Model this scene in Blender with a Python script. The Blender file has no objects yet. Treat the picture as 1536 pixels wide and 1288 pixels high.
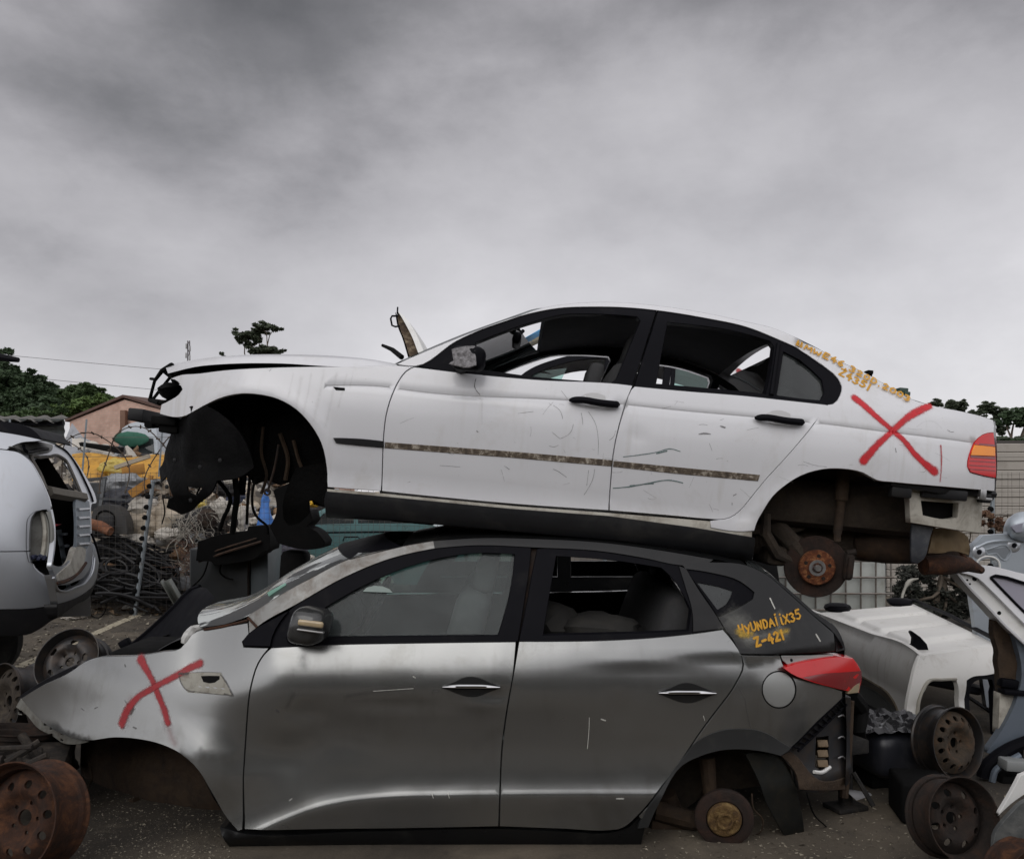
import bpy, bmesh, math, random
import numpy as np
from mathutils import Vector, Matrix, noise as mnoise
from mathutils.geometry import delaunay_2d_cdt
R = math.radians
rnd = random.Random(7)
sc = bpy.context.scene
COL = sc.collection
# ---- camera model: level camera with a lens shift; photo pixels are 1536 x 1288
F, PCX, HY, CH = 1290.0, 768.0, 738.0, 1.6
CAM = Vector((0, 0, CH))
def ray(px, py, Y):
    return Vector(((px - PCX) * Y / F, Y, CH + (HY - py) * Y / F))
def gnd(px, py, z=0.0):
    return ray(px, py, F * (CH - z) / (py - HY))

# ---------------------------------------------------------------- materials
class NT:
    def __init__(s, tree):
        s.t = tree; s.n = tree.nodes; s.l = tree.links
    def new(s, typ, **kw):
        n = s.n.new(typ)
        for k, v in kw.items():
            if k.startswith('_'): setattr(n, k[1:], v)
        for k, v in kw.items():
            if not k.startswith('_'): s.put(n, k, v)
        return n
    def put(s, n, k, v):
        inp = n.inputs[int(k[1:])] if (k[0] == 'i' and k[1:].isdigit()) else n.inputs[k.replace('__', ' ')]
        if isinstance(v, bpy.types.NodeSocket): s.l.new(v, inp)
        else:
            if isinstance(v, tuple) and len(v) == 3 and inp.type == 'RGBA': v = (*v, 1)
            inp.default_value = v
    def math(s, op, a, b=0.0, clamp=False):
        n = s.new('ShaderNodeMath', _operation=op, _use_clamp=clamp)
        s.put(n, 'i0', a); s.put(n, 'i1', b)
        return n.outputs[0]
    def mix(s, fac, a, b, blend='MIX'):
        n = s.new('ShaderNodeMix', _data_type='RGBA', _blend_type=blend)
        s.put(n, 'i0', fac); s.put(n, 'i6', a); s.put(n, 'i7', b)
        return n.outputs[2]
    def noise(s, vec, scale, detail=4, rough=.6, dist=0.0):
        n = s.new('ShaderNodeTexNoise', Scale=scale, Detail=detail, Roughness=rough, Distortion=dist)
        if vec is not None: s.put(n, 'Vector', vec)
        return n.outputs[0]
    def ramp(s, fac, pts):
        n = s.new('ShaderNodeValToRGB')
        cr = n.color_ramp
        while len(cr.elements) < len(pts): cr.elements.new(.5)
        for e, (p, c) in zip(cr.elements, pts):
            e.position = p
            e.color = (c, c, c, 1) if not isinstance(c, tuple) else (*c, 1)
        s.put(n, 'Fac', fac)
        return n.outputs[0]
    def mapv(s, vec, scale=(1, 1, 1), loc=(0, 0, 0), rot=(0, 0, 0)):
        n = s.new('ShaderNodeMapping', Scale=scale, Location=loc, Rotation=rot)
        s.put(n, 'Vector', vec)
        return n.outputs[0]
MATS = {}
def pm(name, col, rough=.5, metal=0.0, var=.25, vs=6.0, dirt=None, dcol=(.05, .04, .03), ds=3.0, streak=0.0,
       speck=0.0, scol=(.03, .025, .02), bump=0.0, bs=40.0, spec=.5, coat=0.0, rvar=.15, alpha=1.0, em=None, stretch=(1, 1, 1), flake=0):
    """one procedural surface: base colour with noise variation, blotchy dirt, run-down streaks, specks and bump"""
    if name in MATS: return MATS[name]
    m = bpy.data.materials.new(name); m.use_nodes = True
    t = NT(m.node_tree); b = t.n['Principled BSDF']
    co = t.new('ShaderNodeTexCoord').outputs['Object']
    co = t.mapv(co, stretch)
    n1 = t.noise(co, vs, 5, .6)
    k = t.math('MULTIPLY_ADD', n1, 2 * var); t.n[-1].inputs[2].default_value = 1 - var
    base = t.mix(1.0, col, k, 'MULTIPLY')
    rg = t.math('MULTIPLY_ADD', t.noise(co, vs * 2.3, 3), rvar * 2); t.n[-1].inputs[2].default_value = rough - rvar
    for nn in t.n:
        pass
    if dirt:
        d = t.noise(co, ds, 8, .68, .4)
        f = t.ramp(d, [(.62 - dirt * .3, 0.0), (.86 - dirt * .3, 1.0)])
        f = t.math('MULTIPLY', f, min(1.0, .45 + dirt * .5))
        base = t.mix(f, base, dcol)
    if streak:
        v = t.mapv(co, (22, 22, .9))
        f = t.ramp(t.noise(v, 1.0, 4, .6), [(.55, 0.0), (.8, 1.0)])
        g = t.ramp(t.noise(co, 1.3, 2), [(.42, 0.0), (.62, 1.0)])
        f = t.math('MULTIPLY', f, g); f = t.math('MULTIPLY', f, streak)
        base = t.mix(f, base, dcol)
    if speck:
        f = t.ramp(t.noise(co, 75, 3, .7), [(.70, 0.0), (.76, 1.0)])
        f = t.math('MULTIPLY', f, speck)
        base = t.mix(f, base, scol)
    t.put(b, 'Base Color', base); t.put(b, 'Roughness', t.math('ADD', rg, 0.0, True))
    b.inputs['Metallic'].default_value = metal
    b.inputs['Specular IOR Level'].default_value = spec
    if coat:
        b.inputs['Coat Weight'].default_value = coat; b.inputs['Coat Roughness'].default_value = .12
    if alpha < 1: b.inputs['Alpha'].default_value = alpha
    if em:
        t.put(b, 'Emission Color', em[0]); b.inputs['Emission Strength'].default_value = em[1]
    if bump:
        bp = t.new('ShaderNodeBump', Strength=bump, Distance=.02)
        t.put(bp, 'Height', t.noise(co, bs, 6, .65)); t.put(b, 'Normal', bp.outputs[0])
    MATS[name] = m
    return m
def fix_rough():
    pass
def rust(name, c1=(.16, .055, .02), c2=(.05, .022, .012), c3=(.30, .13, .05), s=14, rough=.85, metal=.15):
    if name in MATS: return MATS[name]
    m = bpy.data.materials.new(name); m.use_nodes = True
    t = NT(m.node_tree); b = t.n['Principled BSDF']
    co = t.new('ShaderNodeTexCoord').outputs['Object']
    c = t.ramp(t.noise(co, s, 8, .7, .5), [(.3, c2), (.5, c1), (.72, c3)])
    t.put(b, 'Base Color', c); b.inputs['Roughness'].default_value = rough; b.inputs['Metallic'].default_value = metal
    bp = t.new('ShaderNodeBump', Strength=.5, Distance=.01)
    t.put(bp, 'Height', t.noise(co, s * 5, 6, .7)); t.put(b, 'Normal', bp.outputs[0])
    MATS[name] = m
    return m
def glass(name, tint, dust=.1, dustcol=(.3, .32, .3), ds=4.0, rough=.03, refl=1.0):
    if name in MATS: return MATS[name]
    m = bpy.data.materials.new(name); m.use_nodes = True
    t = NT(m.node_tree); t.n.remove(t.n['Principled BSDF']); out = t.n['Material Output']
    tr = t.new('ShaderNodeBsdfTransparent', Color=tint)
    gl = t.new('ShaderNodeBsdfGlossy', Color=(refl, refl, refl), Roughness=rough)
    fr = t.new('ShaderNodeFresnel', IOR=1.5)
    mx = t.new('ShaderNodeMixShader'); t.put(mx, 'i0', fr.outputs[0]); t.l.new(tr.outputs[0], mx.inputs[1]); t.l.new(gl.outputs[0], mx.inputs[2])
    df = t.new('ShaderNodeBsdfDiffuse', Color=dustcol)
    co = t.new('ShaderNodeTexCoord').outputs['Object']
    f = t.ramp(t.noise(co, ds, 7, .65, .6), [(.25, dust * .45), (.75, min(1, dust * 1.6))])
    m2 = t.new('ShaderNodeMixShader'); t.put(m2, 'i0', f); t.l.new(mx.outputs[0], m2.inputs[1]); t.l.new(df.outputs[0], m2.inputs[2])
    t.l.new(m2.outputs[0], out.inputs[0])
    MATS[name] = m
    return m
def paintmark(name, col, soft=.6, nz=.5, rough=.6, op=1.0):
    """sprayed or brushed paint: opaque along the stroke, ragged and fading at its border (vertex attribute d)"""
    if name in MATS: return MATS[name]
    m = bpy.data.materials.new(name); m.use_nodes = True
    t = NT(m.node_tree); b = t.n['Principled BSDF']
    at = t.new('ShaderNodeAttribute', _attribute_name='d').outputs['Fac']
    co = t.new('ShaderNodeTexCoord').outputs['Object']
    n1 = t.noise(co, 120, 4, .7)
    n2 = t.noise(co, 22, 3, .6)
    v = t.math('SUBTRACT', 1.0, at)
    v = t.math('ADD', v, t.math('MULTIPLY', t.math('SUBTRACT', n1, .5), nz))
    v = t.math('ADD', v, t.math('MULTIPLY', t.math('SUBTRACT', n2, .5), nz * .8))
    a = t.new('ShaderNodeMapRange', _clamp=True, _interpolation_type='SMOOTHSTEP'); t.put(a, 'i0', v)
    a.inputs[1].default_value = .12; a.inputs[2].default_value = .12 + soft; a.inputs[3].default_value = 0; a.inputs[4].default_value = op
    t.put(b, 'Alpha', t.math('MULTIPLY', a.outputs[0], t.ramp(t.noise(co, 34, 4, .65), [(.25, .70), (.55, 1.0)])))
    t.put(b, 'Base Color', t.mix(n2, col, tuple(c * .8 for c in col))); b.inputs['Roughness'].default_value = rough
    MATS[name] = m
    return m

# ---------------------------------------------------------------- mesh building (world coordinates)
def sparts(name, S, strokes, mat, parent, cols=4, grow=1.6, dy=-.0016):
    for st in strokes: obj(name, S.strokes([st], cols=cols, grow=grow, dy=dy), mat, parent)
class MB:
    def __init__(s):
        s.v = []; s.f = []; s.nrm = None; s.d = None; s.uv = None
    def add(s, vs, fs):
        o = len(s.v); s.v.extend(Vector(v) for v in vs); s.f.extend(tuple(i + o for i in f) for f in fs); return s
    def box(s, c, size, rot=None, r=0.0, seg=2):
        bm = bmesh.new(); bmesh.ops.create_cube(bm, size=1)
        bmesh.ops.scale(bm, vec=size, verts=bm.verts)
        if r > 0:
            bmesh.ops.bevel(bm, geom=list(bm.edges) + list(bm.verts), offset=min(r, min(size) * .49), segments=seg, profile=.5, affect='EDGES')
        M = Matrix.Translation(Vector(c)) @ (rot.to_4x4() if rot is not None else Matrix())
        bm.transform(M); s.bm(bm); return s
    def bm(s, bm):
        bm.verts.index_update()
        s.add([v.co.copy() for v in bm.verts], [[v.index for v in f.verts] for f in bm.faces]); bm.free(); return s
    def tube(s, pts, r, seg=8, cap=True):
        pts = [Vector(p) for p in pts]; n = len(pts); rs = r if isinstance(r, (list, tuple)) else [r] * n
        up = None; rings = []
        for i, p in enumerate(pts):
            t = (pts[min(i + 1, n - 1)] - pts[max(i - 1, 0)])
            if t.length < 1e-9: t = Vector((0, 0, 1))
            t.normalize()
            if up is None: up = t.orthogonal().normalized()
            else:
                up = up - t * up.dot(t)
                up = up.normalized() if up.length > 1e-6 else t.orthogonal().normalized()
            sd = t.cross(up)
            rings.append([p + (up * math.cos(a) + sd * math.sin(a)) * rs[i] for a in [2 * math.pi * k / seg for k in range(seg)]])
        vs = [q for rg in rings for q in rg]; fs = []
        for i in range(n - 1):
            for k in range(seg):
                a = i * seg + k; b = i * seg + (k + 1) % seg
                fs.append((a, b, b + seg, a + seg))
        if cap:
            fs.append(tuple(range(seg))[::-1]); fs.append(tuple((n - 1) * seg + k for k in range(seg)))
        return s.add(vs, fs)
    def lathe(s, prof, M, seg=40, close=False):
        """prof: (r, h); axis = local Y of M"""
        vs = []; fs = []; n = len(prof)
        for k in range(seg):
            a = 2 * math.pi * k / seg
            for r, h in prof: vs.append(M @ Vector((r * math.cos(a), h, r * math.sin(a))))
        for k in range(seg):
            k2 = (k + 1) % seg
            for i in range(n - 1 if not close else n):
                j = (i + 1) % n
                fs.append((k * n + i, k2 * n + i, k2 * n + j, k * n + j))
        return s.add(vs, fs)
    def prism(s, pts, off):
        """closed 3D polygon extruded by a vector"""
        n = len(pts); off = Vector(off); pts = [Vector(p) for p in pts]
        s.add(pts + [p + off for p in pts], [tuple(range(n)), tuple(range(n, 2 * n))[::-1]] + [((i + 1) % n, i, i + n, (i + 1) % n + n) for i in range(n)]); return s
    def grid(s, rows):
        n = len(rows[0]); vs = [p for r in rows for p in r]
        s.add(vs, [(i * n + j, i * n + j + 1, (i + 1) * n + j + 1, (i + 1) * n + j) for i in range(len(rows) - 1) for j in range(n - 1)]); return s
    def blob(s, c, size, seed=0, amp=.25, sub=3, freq=1.6, flat=None, rot=None):
        bm = bmesh.new(); bmesh.ops.create_icosphere(bm, subdivisions=sub, radius=1)
        c = Vector(c); o = Vector((seed * 3.17, seed * 1.31, seed * 7.7))
        for v in bm.verts:
            p = v.co.normalized()
            k = 1 + amp * (mnoise.noise(p * freq + o) + .5 * mnoise.noise(p * freq * 2.3 + o) + .3 * abs(mnoise.noise(p * freq * 5 + o)))
            q = Vector((p.x * k * size[0], p.y * k * size[1], p.z * k * size[2]))
            if rot is not None: q = rot @ q
            if flat is not None and q.z < flat: q.z = flat + (q.z - flat) * .15
            v.co = c + q
        return s.bm(bm)
INV = {}
def obj(name, mb, mat, parent=None, smooth=35, label=None, cat=None, group=None, kind=None, recalc=True, bevel=0):
    me = bpy.data.meshes.new(name)
    Mi = INV.get(root_of(parent)) if parent is not None else None
    vs = [Mi @ v for v in mb.v] if Mi is not None else mb.v
    base = Vector((0, 0, 0))
    if parent is None and vs:      # a thing of one mesh: its origin goes to its base
        xs = [v.x for v in vs]; ys = [v.y for v in vs]; zs = [v.z for v in vs]
        base = Vector(((min(xs) + max(xs)) / 2, (min(ys) + max(ys)) / 2, min(zs)))
        vs = [v - base for v in vs]
    me.from_pydata([tuple(v) for v in vs], [], mb.f)
    if mb.nrm is None and recalc:
        bm = bmesh.new(); bm.from_mesh(me); bmesh.ops.recalc_face_normals(bm, faces=bm.faces); bm.to_mesh(me); bm.free()
    me.update()
    if smooth:
        me.polygons.foreach_set('use_smooth', [True] * len(me.polygons))
        if mb.nrm is not None:
            Rm = Mi.to_3x3() if Mi is not None else Matrix.Identity(3)
            me.normals_split_custom_set_from_vertices([tuple((Rm @ n).normalized()) for n in mb.nrm])
        elif smooth < 180: me.set_sharp_from_angle(angle=R(smooth))
    if mb.d is not None:
        at = me.attributes.new('d', 'FLOAT', 'POINT'); at.data.foreach_set('value', mb.d)
    me.materials.append(mat)
    o = bpy.data.objects.new(name, me); COL.objects.link(o); o.location = base
    if parent is not None: o.parent = parent
    props(o, label, cat, group, kind)
    return o
def props(o, label=None, cat=None, group=None, kind=None):
    if label: o['label'] = label
    if cat: o['category'] = cat
    if group: o['group'] = group
    if kind: o['kind'] = kind
def root_of(o):
    while o is not None and o.parent is not None: o = o.parent
    return o.name if o is not None else None
def thing(name, label, cat, M=None, group=None):
    o = bpy.data.objects.new(name, None); COL.objects.link(o)
    o.empty_display_size = .1
    M = M if M is not None else Matrix()
    o.matrix_world = M; INV[o.name] = M.inverted()
    props(o, label, cat, group)
    return o
def copy_tree(o, M, label=None, parent=None):
    c = o.copy(); COL.objects.link(c)
    if parent is None:
        c.matrix_world = M; INV[c.name] = M.inverted()
        if label: c['label'] = label
    else:
        c.parent = parent; c.matrix_parent_inverse = o.matrix_parent_inverse.copy()
    for ch in [x for x in COL.objects if x.parent == o]: copy_tree(ch, None, None, c)
    return c

# ---------------------------------------------------------------- 2D fill
def seglen(a, b): return math.hypot(a[0] - b[0], a[1] - b[1])
def smooth_line(pts, closed=True, step=.03, corner=38, straight=False):
    """Catmull-Rom through the points, keeping corners sharper than `corner` degrees; resampled"""
    P = [np.array(p, float) for p in pts]; n = len(P)
    def T(i):
        a, b = (P[i - 1], P[(i + 1) % n]) if closed else (P[max(i - 1, 0)], P[min(i + 1, n - 1)])
        u, w = P[i] - a, b - P[i]
        lu, lw = np.linalg.norm(u), np.linalg.norm(w)
        if not closed and (i == 0 or i == n - 1): return None
        if lu < 1e-9 or lw < 1e-9: return None
        c = float(np.dot(u, w) / lu / lw)
        if math.degrees(math.acos(max(-1, min(1, c)))) > corner: return None
        return (u / lu * lw + w / lw * lu) / (lu + lw)
    tang = [T(i) for i in range(n)]; out = []
    for i in range(n if closed else n - 1):
        a, b = P[i], P[(i + 1) % n]; L = np.linalg.norm(b - a); k = max(1, int(math.ceil(L / step)))
        d = (b - a)
        ta = tang[i] * L if tang[i] is not None and not straight else None
        tb = tang[(i + 1) % n] * L if tang[(i + 1) % n] is not None and not straight else None
        if ta is None and tb is not None: ta = 1.5 * d - .5 * tb
        if tb is None and ta is not None: tb = 1.5 * d - .5 * ta
        if ta is None: ta = d; tb = d
        for j in range(k):
            t = j / k; t2 = t * t; t3 = t2 * t
            out.append((2 * t3 - 3 * t2 + 1) * a + (t3 - 2 * t2 + t) * ta + (-2 * t3 + 3 * t2) * b + (t3 - t2) * tb)
    if not closed: out.append(P[-1])
    return [tuple(map(float, p)) for p in out]
def area(p): return .5 * sum(p[i - 1][0] * p[i][1] - p[i][0] * p[i - 1][1] for i in range(len(p)))
def inset(poly, d):
    if area(poly) < 0: poly = poly[::-1]
    n = len(poly); out = []
    for i in range(n):
        a, b, c = np.array(poly[i - 1]), np.array(poly[i]), np.array(poly[(i + 1) % n])
        u, w = b - a, c - b
        lu, lw = np.linalg.norm(u), np.linalg.norm(w)
        if lu < 1e-9 or lw < 1e-9: out.append(tuple(b)); continue
        n1 = np.array((-u[1], u[0])) / lu; n2 = np.array((-w[1], w[0])) / lw
        m = n1 + n2; q = float(np.dot(m, m))
        m = m / max(.5, q / 2) if q > 1e-6 else n1
        out.append(tuple(map(float, b + m * d)))
    return out
def inside(pts, poly):
    x, y = pts[:, 0], pts[:, 1]; r = np.zeros(len(pts), bool)
    p = np.array(poly)
    for (x1, y1), (x2, y2) in zip(p, np.roll(p, -1, 0)):
        if y1 == y2: continue
        c = ((y1 > y) != (y2 > y)) & (x < (x2 - x1) * (y - y1) / (y2 - y1) + x1)
        r ^= c
    return r
def dist_line(pts, poly, closed=True):
    p = np.array(poly); d = np.full(len(pts), 1e9)
    q = np.roll(p, -1, 0) if closed else p[1:]
    for a, b in zip(p, q):
        ab = b - a; L = float(ab @ ab)
        if L < 1e-14: continue
        t = np.clip(((pts - a) @ ab) / L, 0, 1)
        d = np.minimum(d, np.linalg.norm(pts - (a + t[:, None] * ab), axis=1))
    return d
def fill2d(loops, step=.04, lines=()):
    cv = []; ce = []
    for lp in loops:
        o = len(cv); cv += list(lp); n = len(lp); ce += [(o + i, o + (i + 1) % n) for i in range(n)]
    a = np.array(loops[0]); lo, hi = a.min(0), a.max(0)
    while (hi[0] - lo[0]) * (hi[1] - lo[1]) / step ** 2 > 60000: step *= 1.5
    gx = np.arange(lo[0] + step * .37, hi[0], step); gy = np.arange(lo[1] + step * .41, hi[1], step)
    if len(gx) and len(gy):
        g = np.array(np.meshgrid(gx, gy)).reshape(2, -1).T
        g = g[inside(g, loops[0])]
        for h in loops[1:]:
            if len(g): g = g[~inside(g, h)]
        for lp in loops:
            if len(g): g = g[dist_line(g, lp) > step * .45]
        for ln in lines:
            if len(g): g = g[dist_line(g, ln, False) > step * .25]
        grid = [tuple(map(float, q)) for q in g]
    else: grid = []
    for ln in lines:
        p = np.array(ln); ok = inside(p, loops[0])
        for h in loops[1:]: ok &= ~inside(p, h)
        ok &= dist_line(p, loops[0]) > .003
        for h in loops[1:]: ok &= dist_line(p, h) > .003
        idx = [None] * len(ln)
        for i, q in enumerate(ln):
            if ok[i]: idx[i] = len(cv); cv.append(q)
        ce += [(idx[i], idx[i + 1]) for i in range(len(ln) - 1) if idx[i] is not None and idx[i + 1] is not None]
    cv += grid
    V, E, Fc = delaunay_2d_cdt([Vector(v) for v in cv], ce, [], 0, 1e-6)[:3]
    V = [(v.x, v.y) for v in V]
    cen = np.array([[(V[f[0]][k] + V[f[1]][k] + V[f[2]][k]) / 3 for k in (0, 1)] for f in Fc])
    ok = inside(cen, loops[0])
    for h in loops[1:]: ok &= ~inside(cen, h)
    T = []
    for f, g_ in zip(Fc, ok):
        if not g_: continue
        a, b, c = (V[i] for i in f[:3])
        s = (b[0] - a[0]) * (c[1] - a[1]) - (b[1] - a[1]) * (c[0] - a[0])
        if abs(s) < 1e-10: continue
        T.append(tuple(f) if s > 0 else tuple(f)[::-1])
    used = sorted({i for f in T for i in f}); mp = {o: i for i, o in enumerate(used)}
    return [V[i] for i in used], [tuple(mp[i] for i in f) for f in T]

def hermite(tab):
    xs = [t[0] for t in tab]; ys = [t[1] for t in tab]; n = len(xs)
    m = []
    for i in range(n):
        if i == 0: m.append((ys[1] - ys[0]) / (xs[1] - xs[0]))
        elif i == n - 1: m.append((ys[-1] - ys[-2]) / (xs[-1] - xs[-2]))
        else: m.append(.5 * ((ys[i + 1] - ys[i]) / (xs[i + 1] - xs[i]) + (ys[i] - ys[i - 1]) / (xs[i] - xs[i - 1])))
    def f(x):
        if x <= xs[0]: return ys[0] + m[0] * (x - xs[0])
        if x >= xs[-1]: return ys[-1] + m[-1] * (x - xs[-1])
        for i in range(n - 1):
            if x <= xs[i + 1]: break
        h = xs[i + 1] - xs[i]; t = (x - xs[i]) / h
        return (2*t**3 - 3*t*t + 1) * ys[i] + (t**3 - 2*t*t + t) * h * m[i] + (-2*t**3 + 3*t*t) * ys[i+1] + (t**3 - t*t) * h * m[i+1]
    return f
def sstep(a, b, x):
    t = max(0, min(1, (x - a) / (b - a))); return t * t * (3 - 2 * t)

# ---------------------------------------------------------------- a curved upright surface seen from outside (a car's side)
class Surf:
    """local frame of matrix M: x along, y inward, z up; surface y = g(x, z). W = width of the car for mirrored parts"""
    def __init__(s, M, g=None, W=None):
        s.M = M; s.Mi = M.inverted(); s.g0 = g or (lambda x, z: 0.0); s.W = W; s.groove = []; s.extra = []
        s.o = s.Mi @ CAM; s.Rot = s.Mi.to_3x3()
    def g(s, x, z):
        y = s.g0(x, z)
        for ln, bb, dep, w in s.groove:
            if bb[0] - .05 < x < bb[1] + .05 and bb[2] - .05 < z < bb[3] + .05:
                d = 1e9
                for (x1, z1), (x2, z2) in zip(ln, ln[1:]):
                    L = (x2-x1)**2 + (z2-z1)**2; t = max(0, min(1, ((x-x1)*(x2-x1) + (z-z1)*(z2-z1)) / L))
                    d = min(d, math.hypot(x - x1 - t*(x2-x1), z - z1 - t*(z2-z1)))
                if d < 3 * w: y += dep * math.exp(-(d / w) ** 2)
        return y
    def px(s, px, py, dy=0.0):
        """photo pixel -> local point on the surface (pushed inward by dy)"""
        d = s.Rot @ Vector(((px - PCX) / F, 1, (HY - py) / F))
        t = (dy - s.o.y) / d.y
        f = lambda t: (lambda p: p.y - s.g0(p.x, p.z) - dy)(s.o + d * t)
        for _ in range(14):
            v = f(t); dv = (f(t + 1e-3) - v) / 1e-3
            if abs(dv) < .02: dv = .02 if dv >= 0 else -.02
            st = max(-.25, min(.25, -v / dv)); t += st
            if abs(st) < 1e-6: break
        return s.o + d * t
    def pl(s, pts, dy=0.0): return [(p.x, p.z) for p in (s.px(a, b, dy) for a, b in pts)]
    def W3(s, x, z, dy=0.0): return s.M @ Vector((x, s.g(x, z) + dy, z))
    def w(s, px, py, dy=0.0): return s.M @ s.px(px, py, dy)
    def nrm(s, x, z, e=.004):
        gx = (s.g(x + e, z) - s.g(x - e, z)) / (2 * e); gz = (s.g(x, z + e) - s.g(x, z - e)) / (2 * e)
        return Vector((gx, -1, gz)).normalized()
    def add_groove(s, pts, dep=.004, w=.006, dy=0):
        ln = s.pl(pts); ln = smooth_line(ln, False, .04)
        xs = [p[0] for p in ln]; zs = [p[1] for p in ln]
        s.groove.append((ln, (min(xs), max(xs), min(zs), max(zs)), dep, w))
    def lines(s):
        out = list(s.extra)
        for ln, bb, dep, w in s.groove:
            for o in (-2.2, -1.1, 0, 1.1, 2.2):
                q = []
                for i, p in enumerate(ln):
                    a, b = ln[max(i-1, 0)], ln[min(i+1, len(ln)-1)]; L = seglen(a, b)
                    q.append((p[0] - (b[1]-a[1]) / L * o * w, p[1] + (b[0]-a[0]) / L * o * w))
                out.append(q)
        return out
    def panel(s, outline, holes=(), gap=.004, step=.04, flange=.03, dy=0.0, corner=38, mirror=False, local=False, lift=None, straight=False, hflange=None, lines=None):
        lp = [outline] + list(holes); loops = []
        for i, q in enumerate(lp):
            p = q if local else s.pl(q, dy)
            p = smooth_line(p, True, step, corner, straight)
            loops.append(inset(p, gap if i == 0 else -gap * .2))
        V, T = fill2d(loops, step, s.lines() if lines is None else lines)
        mb = MB(); mb.nrm = []
        W = s.W
        def put(x, y, z, n):
            if mirror: y = W - y; n = Vector((n.x, -n.y, n.z))
            mb.v.append(s.M @ Vector((x, y, z))); mb.nrm.append((s.M.to_3x3() @ n))
        for x, z in V: put(x, s.g(x, z) + dy + (lift(x, z) if lift else 0), z, s.nrm(x, z))
        mb.f = [t[::-1] if mirror else t for t in T]
        for i, lq in enumerate(loops):
            fl = flange if i == 0 else (flange if hflange is None else hflange)
            if not fl: continue
            n = len(lq); o = len(mb.v); sg = 1 if i == 0 else -1
            for k in range(n):
                a, b = lq[k - 1], lq[(k + 1) % n]; L = seglen(a, b) or 1
                nn = Vector(((b[1] - a[1]) / L * sg, 0, -(b[0] - a[0]) / L * sg))
                x, z = lq[k]; y = s.g(x, z) + dy + (lift(x, z) if lift else 0)
                nf = (nn * .75 + s.nrm(x, z) * .65).normalized()
                put(x, y, z, nf); put(x + nn.x * .0025, y + .004, z + nn.z * .0025, nn); put(x + nn.x * .0025, y + fl, z + nn.z * .0025, nn)
            for k in range(n):
                k2 = (k + 1) % n
                for r in (0, 1):
                    q = (o + 3*k + r, o + 3*k + r + 1, o + 3*k2 + r + 1, o + 3*k2 + r)
                    if sg < 0: q = q[::-1]
                    mb.f.append(q[::-1] if mirror else q)
        return mb
    def strokes(s, lines, dy=-.0016, hw=.01, grow=1.6, cols=8, local=False, step=.012):
        """ribbons of paint that follow the surface; lines: list of (pixel polyline, half width in m or list)"""
        mb = MB(); mb.d = []; mb.nrm = []
        for ln in lines:
            pts, w = ln if isinstance(ln, tuple) else (ln, hw)
            P = pts if local else s.pl(pts)
            if len(P) == 1: P = [P[0], (P[0][0] + .001, P[0][1])]
            P = smooth_line(P, False, step, 50)
            W = w * grow if not isinstance(w, (list, tuple)) else None
            ws = [W] * len(P) if W else [np.interp(i / (len(P)-1), np.linspace(0, 1, len(w)), w) * grow for i in range(len(P))]
            rows = []
            def dirn(i):
                a, b = P[max(i-1, 0)], P[min(i+1, len(P)-1)]; L = seglen(a, b) or 1
                return ((b[0]-a[0]) / L, (b[1]-a[1]) / L)
            for e in (1, .66, .33):
                t = dirn(0); rows.append((P[0][0] - t[0]*e*ws[0], P[0][1] - t[1]*e*ws[0], t, ws[0], e))
            for i, p in enumerate(P): rows.append((p[0], p[1], dirn(i), ws[i], 0))
            for e in (.33, .66, 1):
                t = dirn(len(P)-1); rows.append((P[-1][0] + t[0]*e*ws[-1], P[-1][1] + t[1]*e*ws[-1], t, ws[-1], e))
            o = len(mb.v)
            for x, z, t, wd, e in rows:
                for c in range(cols + 1):
                    k = -1 + 2 * c / cols
                    X, Z = x - t[1] * k * wd, z + t[0] * k * wd
                    mb.v.append(s.M @ Vector((X, s.g0(X, Z) + dy, Z))); mb.d.append(min(1.0, math.hypot(k, e)))
                    mb.nrm.append(s.M.to_3x3() @ s.nrm(X, Z))
            n = cols + 1
            for i in range(len(rows) - 1):
                for c in range(cols):
                    mb.f.append((o + i*n + c, o + (i+1)*n + c, o + (i+1)*n + c + 1, o + i*n + c + 1))
            dy -= .0003
        return mb
    def across(s, curves, bow=(0, 0, 0), n=14, res=24, px=True, ex=1.0, sag=None):
        """sheet from the near side over to its mirror image; curves = near-side polylines (pixels, or local points)"""
        cs = []
        for c in curves:
            dy = 0
            if px:
                if len(c) == 2 and isinstance(c[0], (list, tuple)) and isinstance(c[1], (int, float)): c, dy = c
                q = [s.px(a, b, dy) for a, b in c]
            else: q = [Vector(p) for p in c]
            cs.append(resample(q, res))
        bow = Vector(bow); rows = []
        for i in range(res):
            near = [c[i] for c in cs]; far = [Vector((p.x, s.W - p.y, p.z)) for p in near][::-1]
            a, b = near[-1], far[0]; mid = []
            for k in range(1, n):
                t = k / n; mid.append(a.lerp(b, t) + bow * (1 - abs(2 * t - 1) ** (2 * ex)))
            rows.append([s.M @ p for p in near + mid + far])
        return MB().grid(rows)
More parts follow.
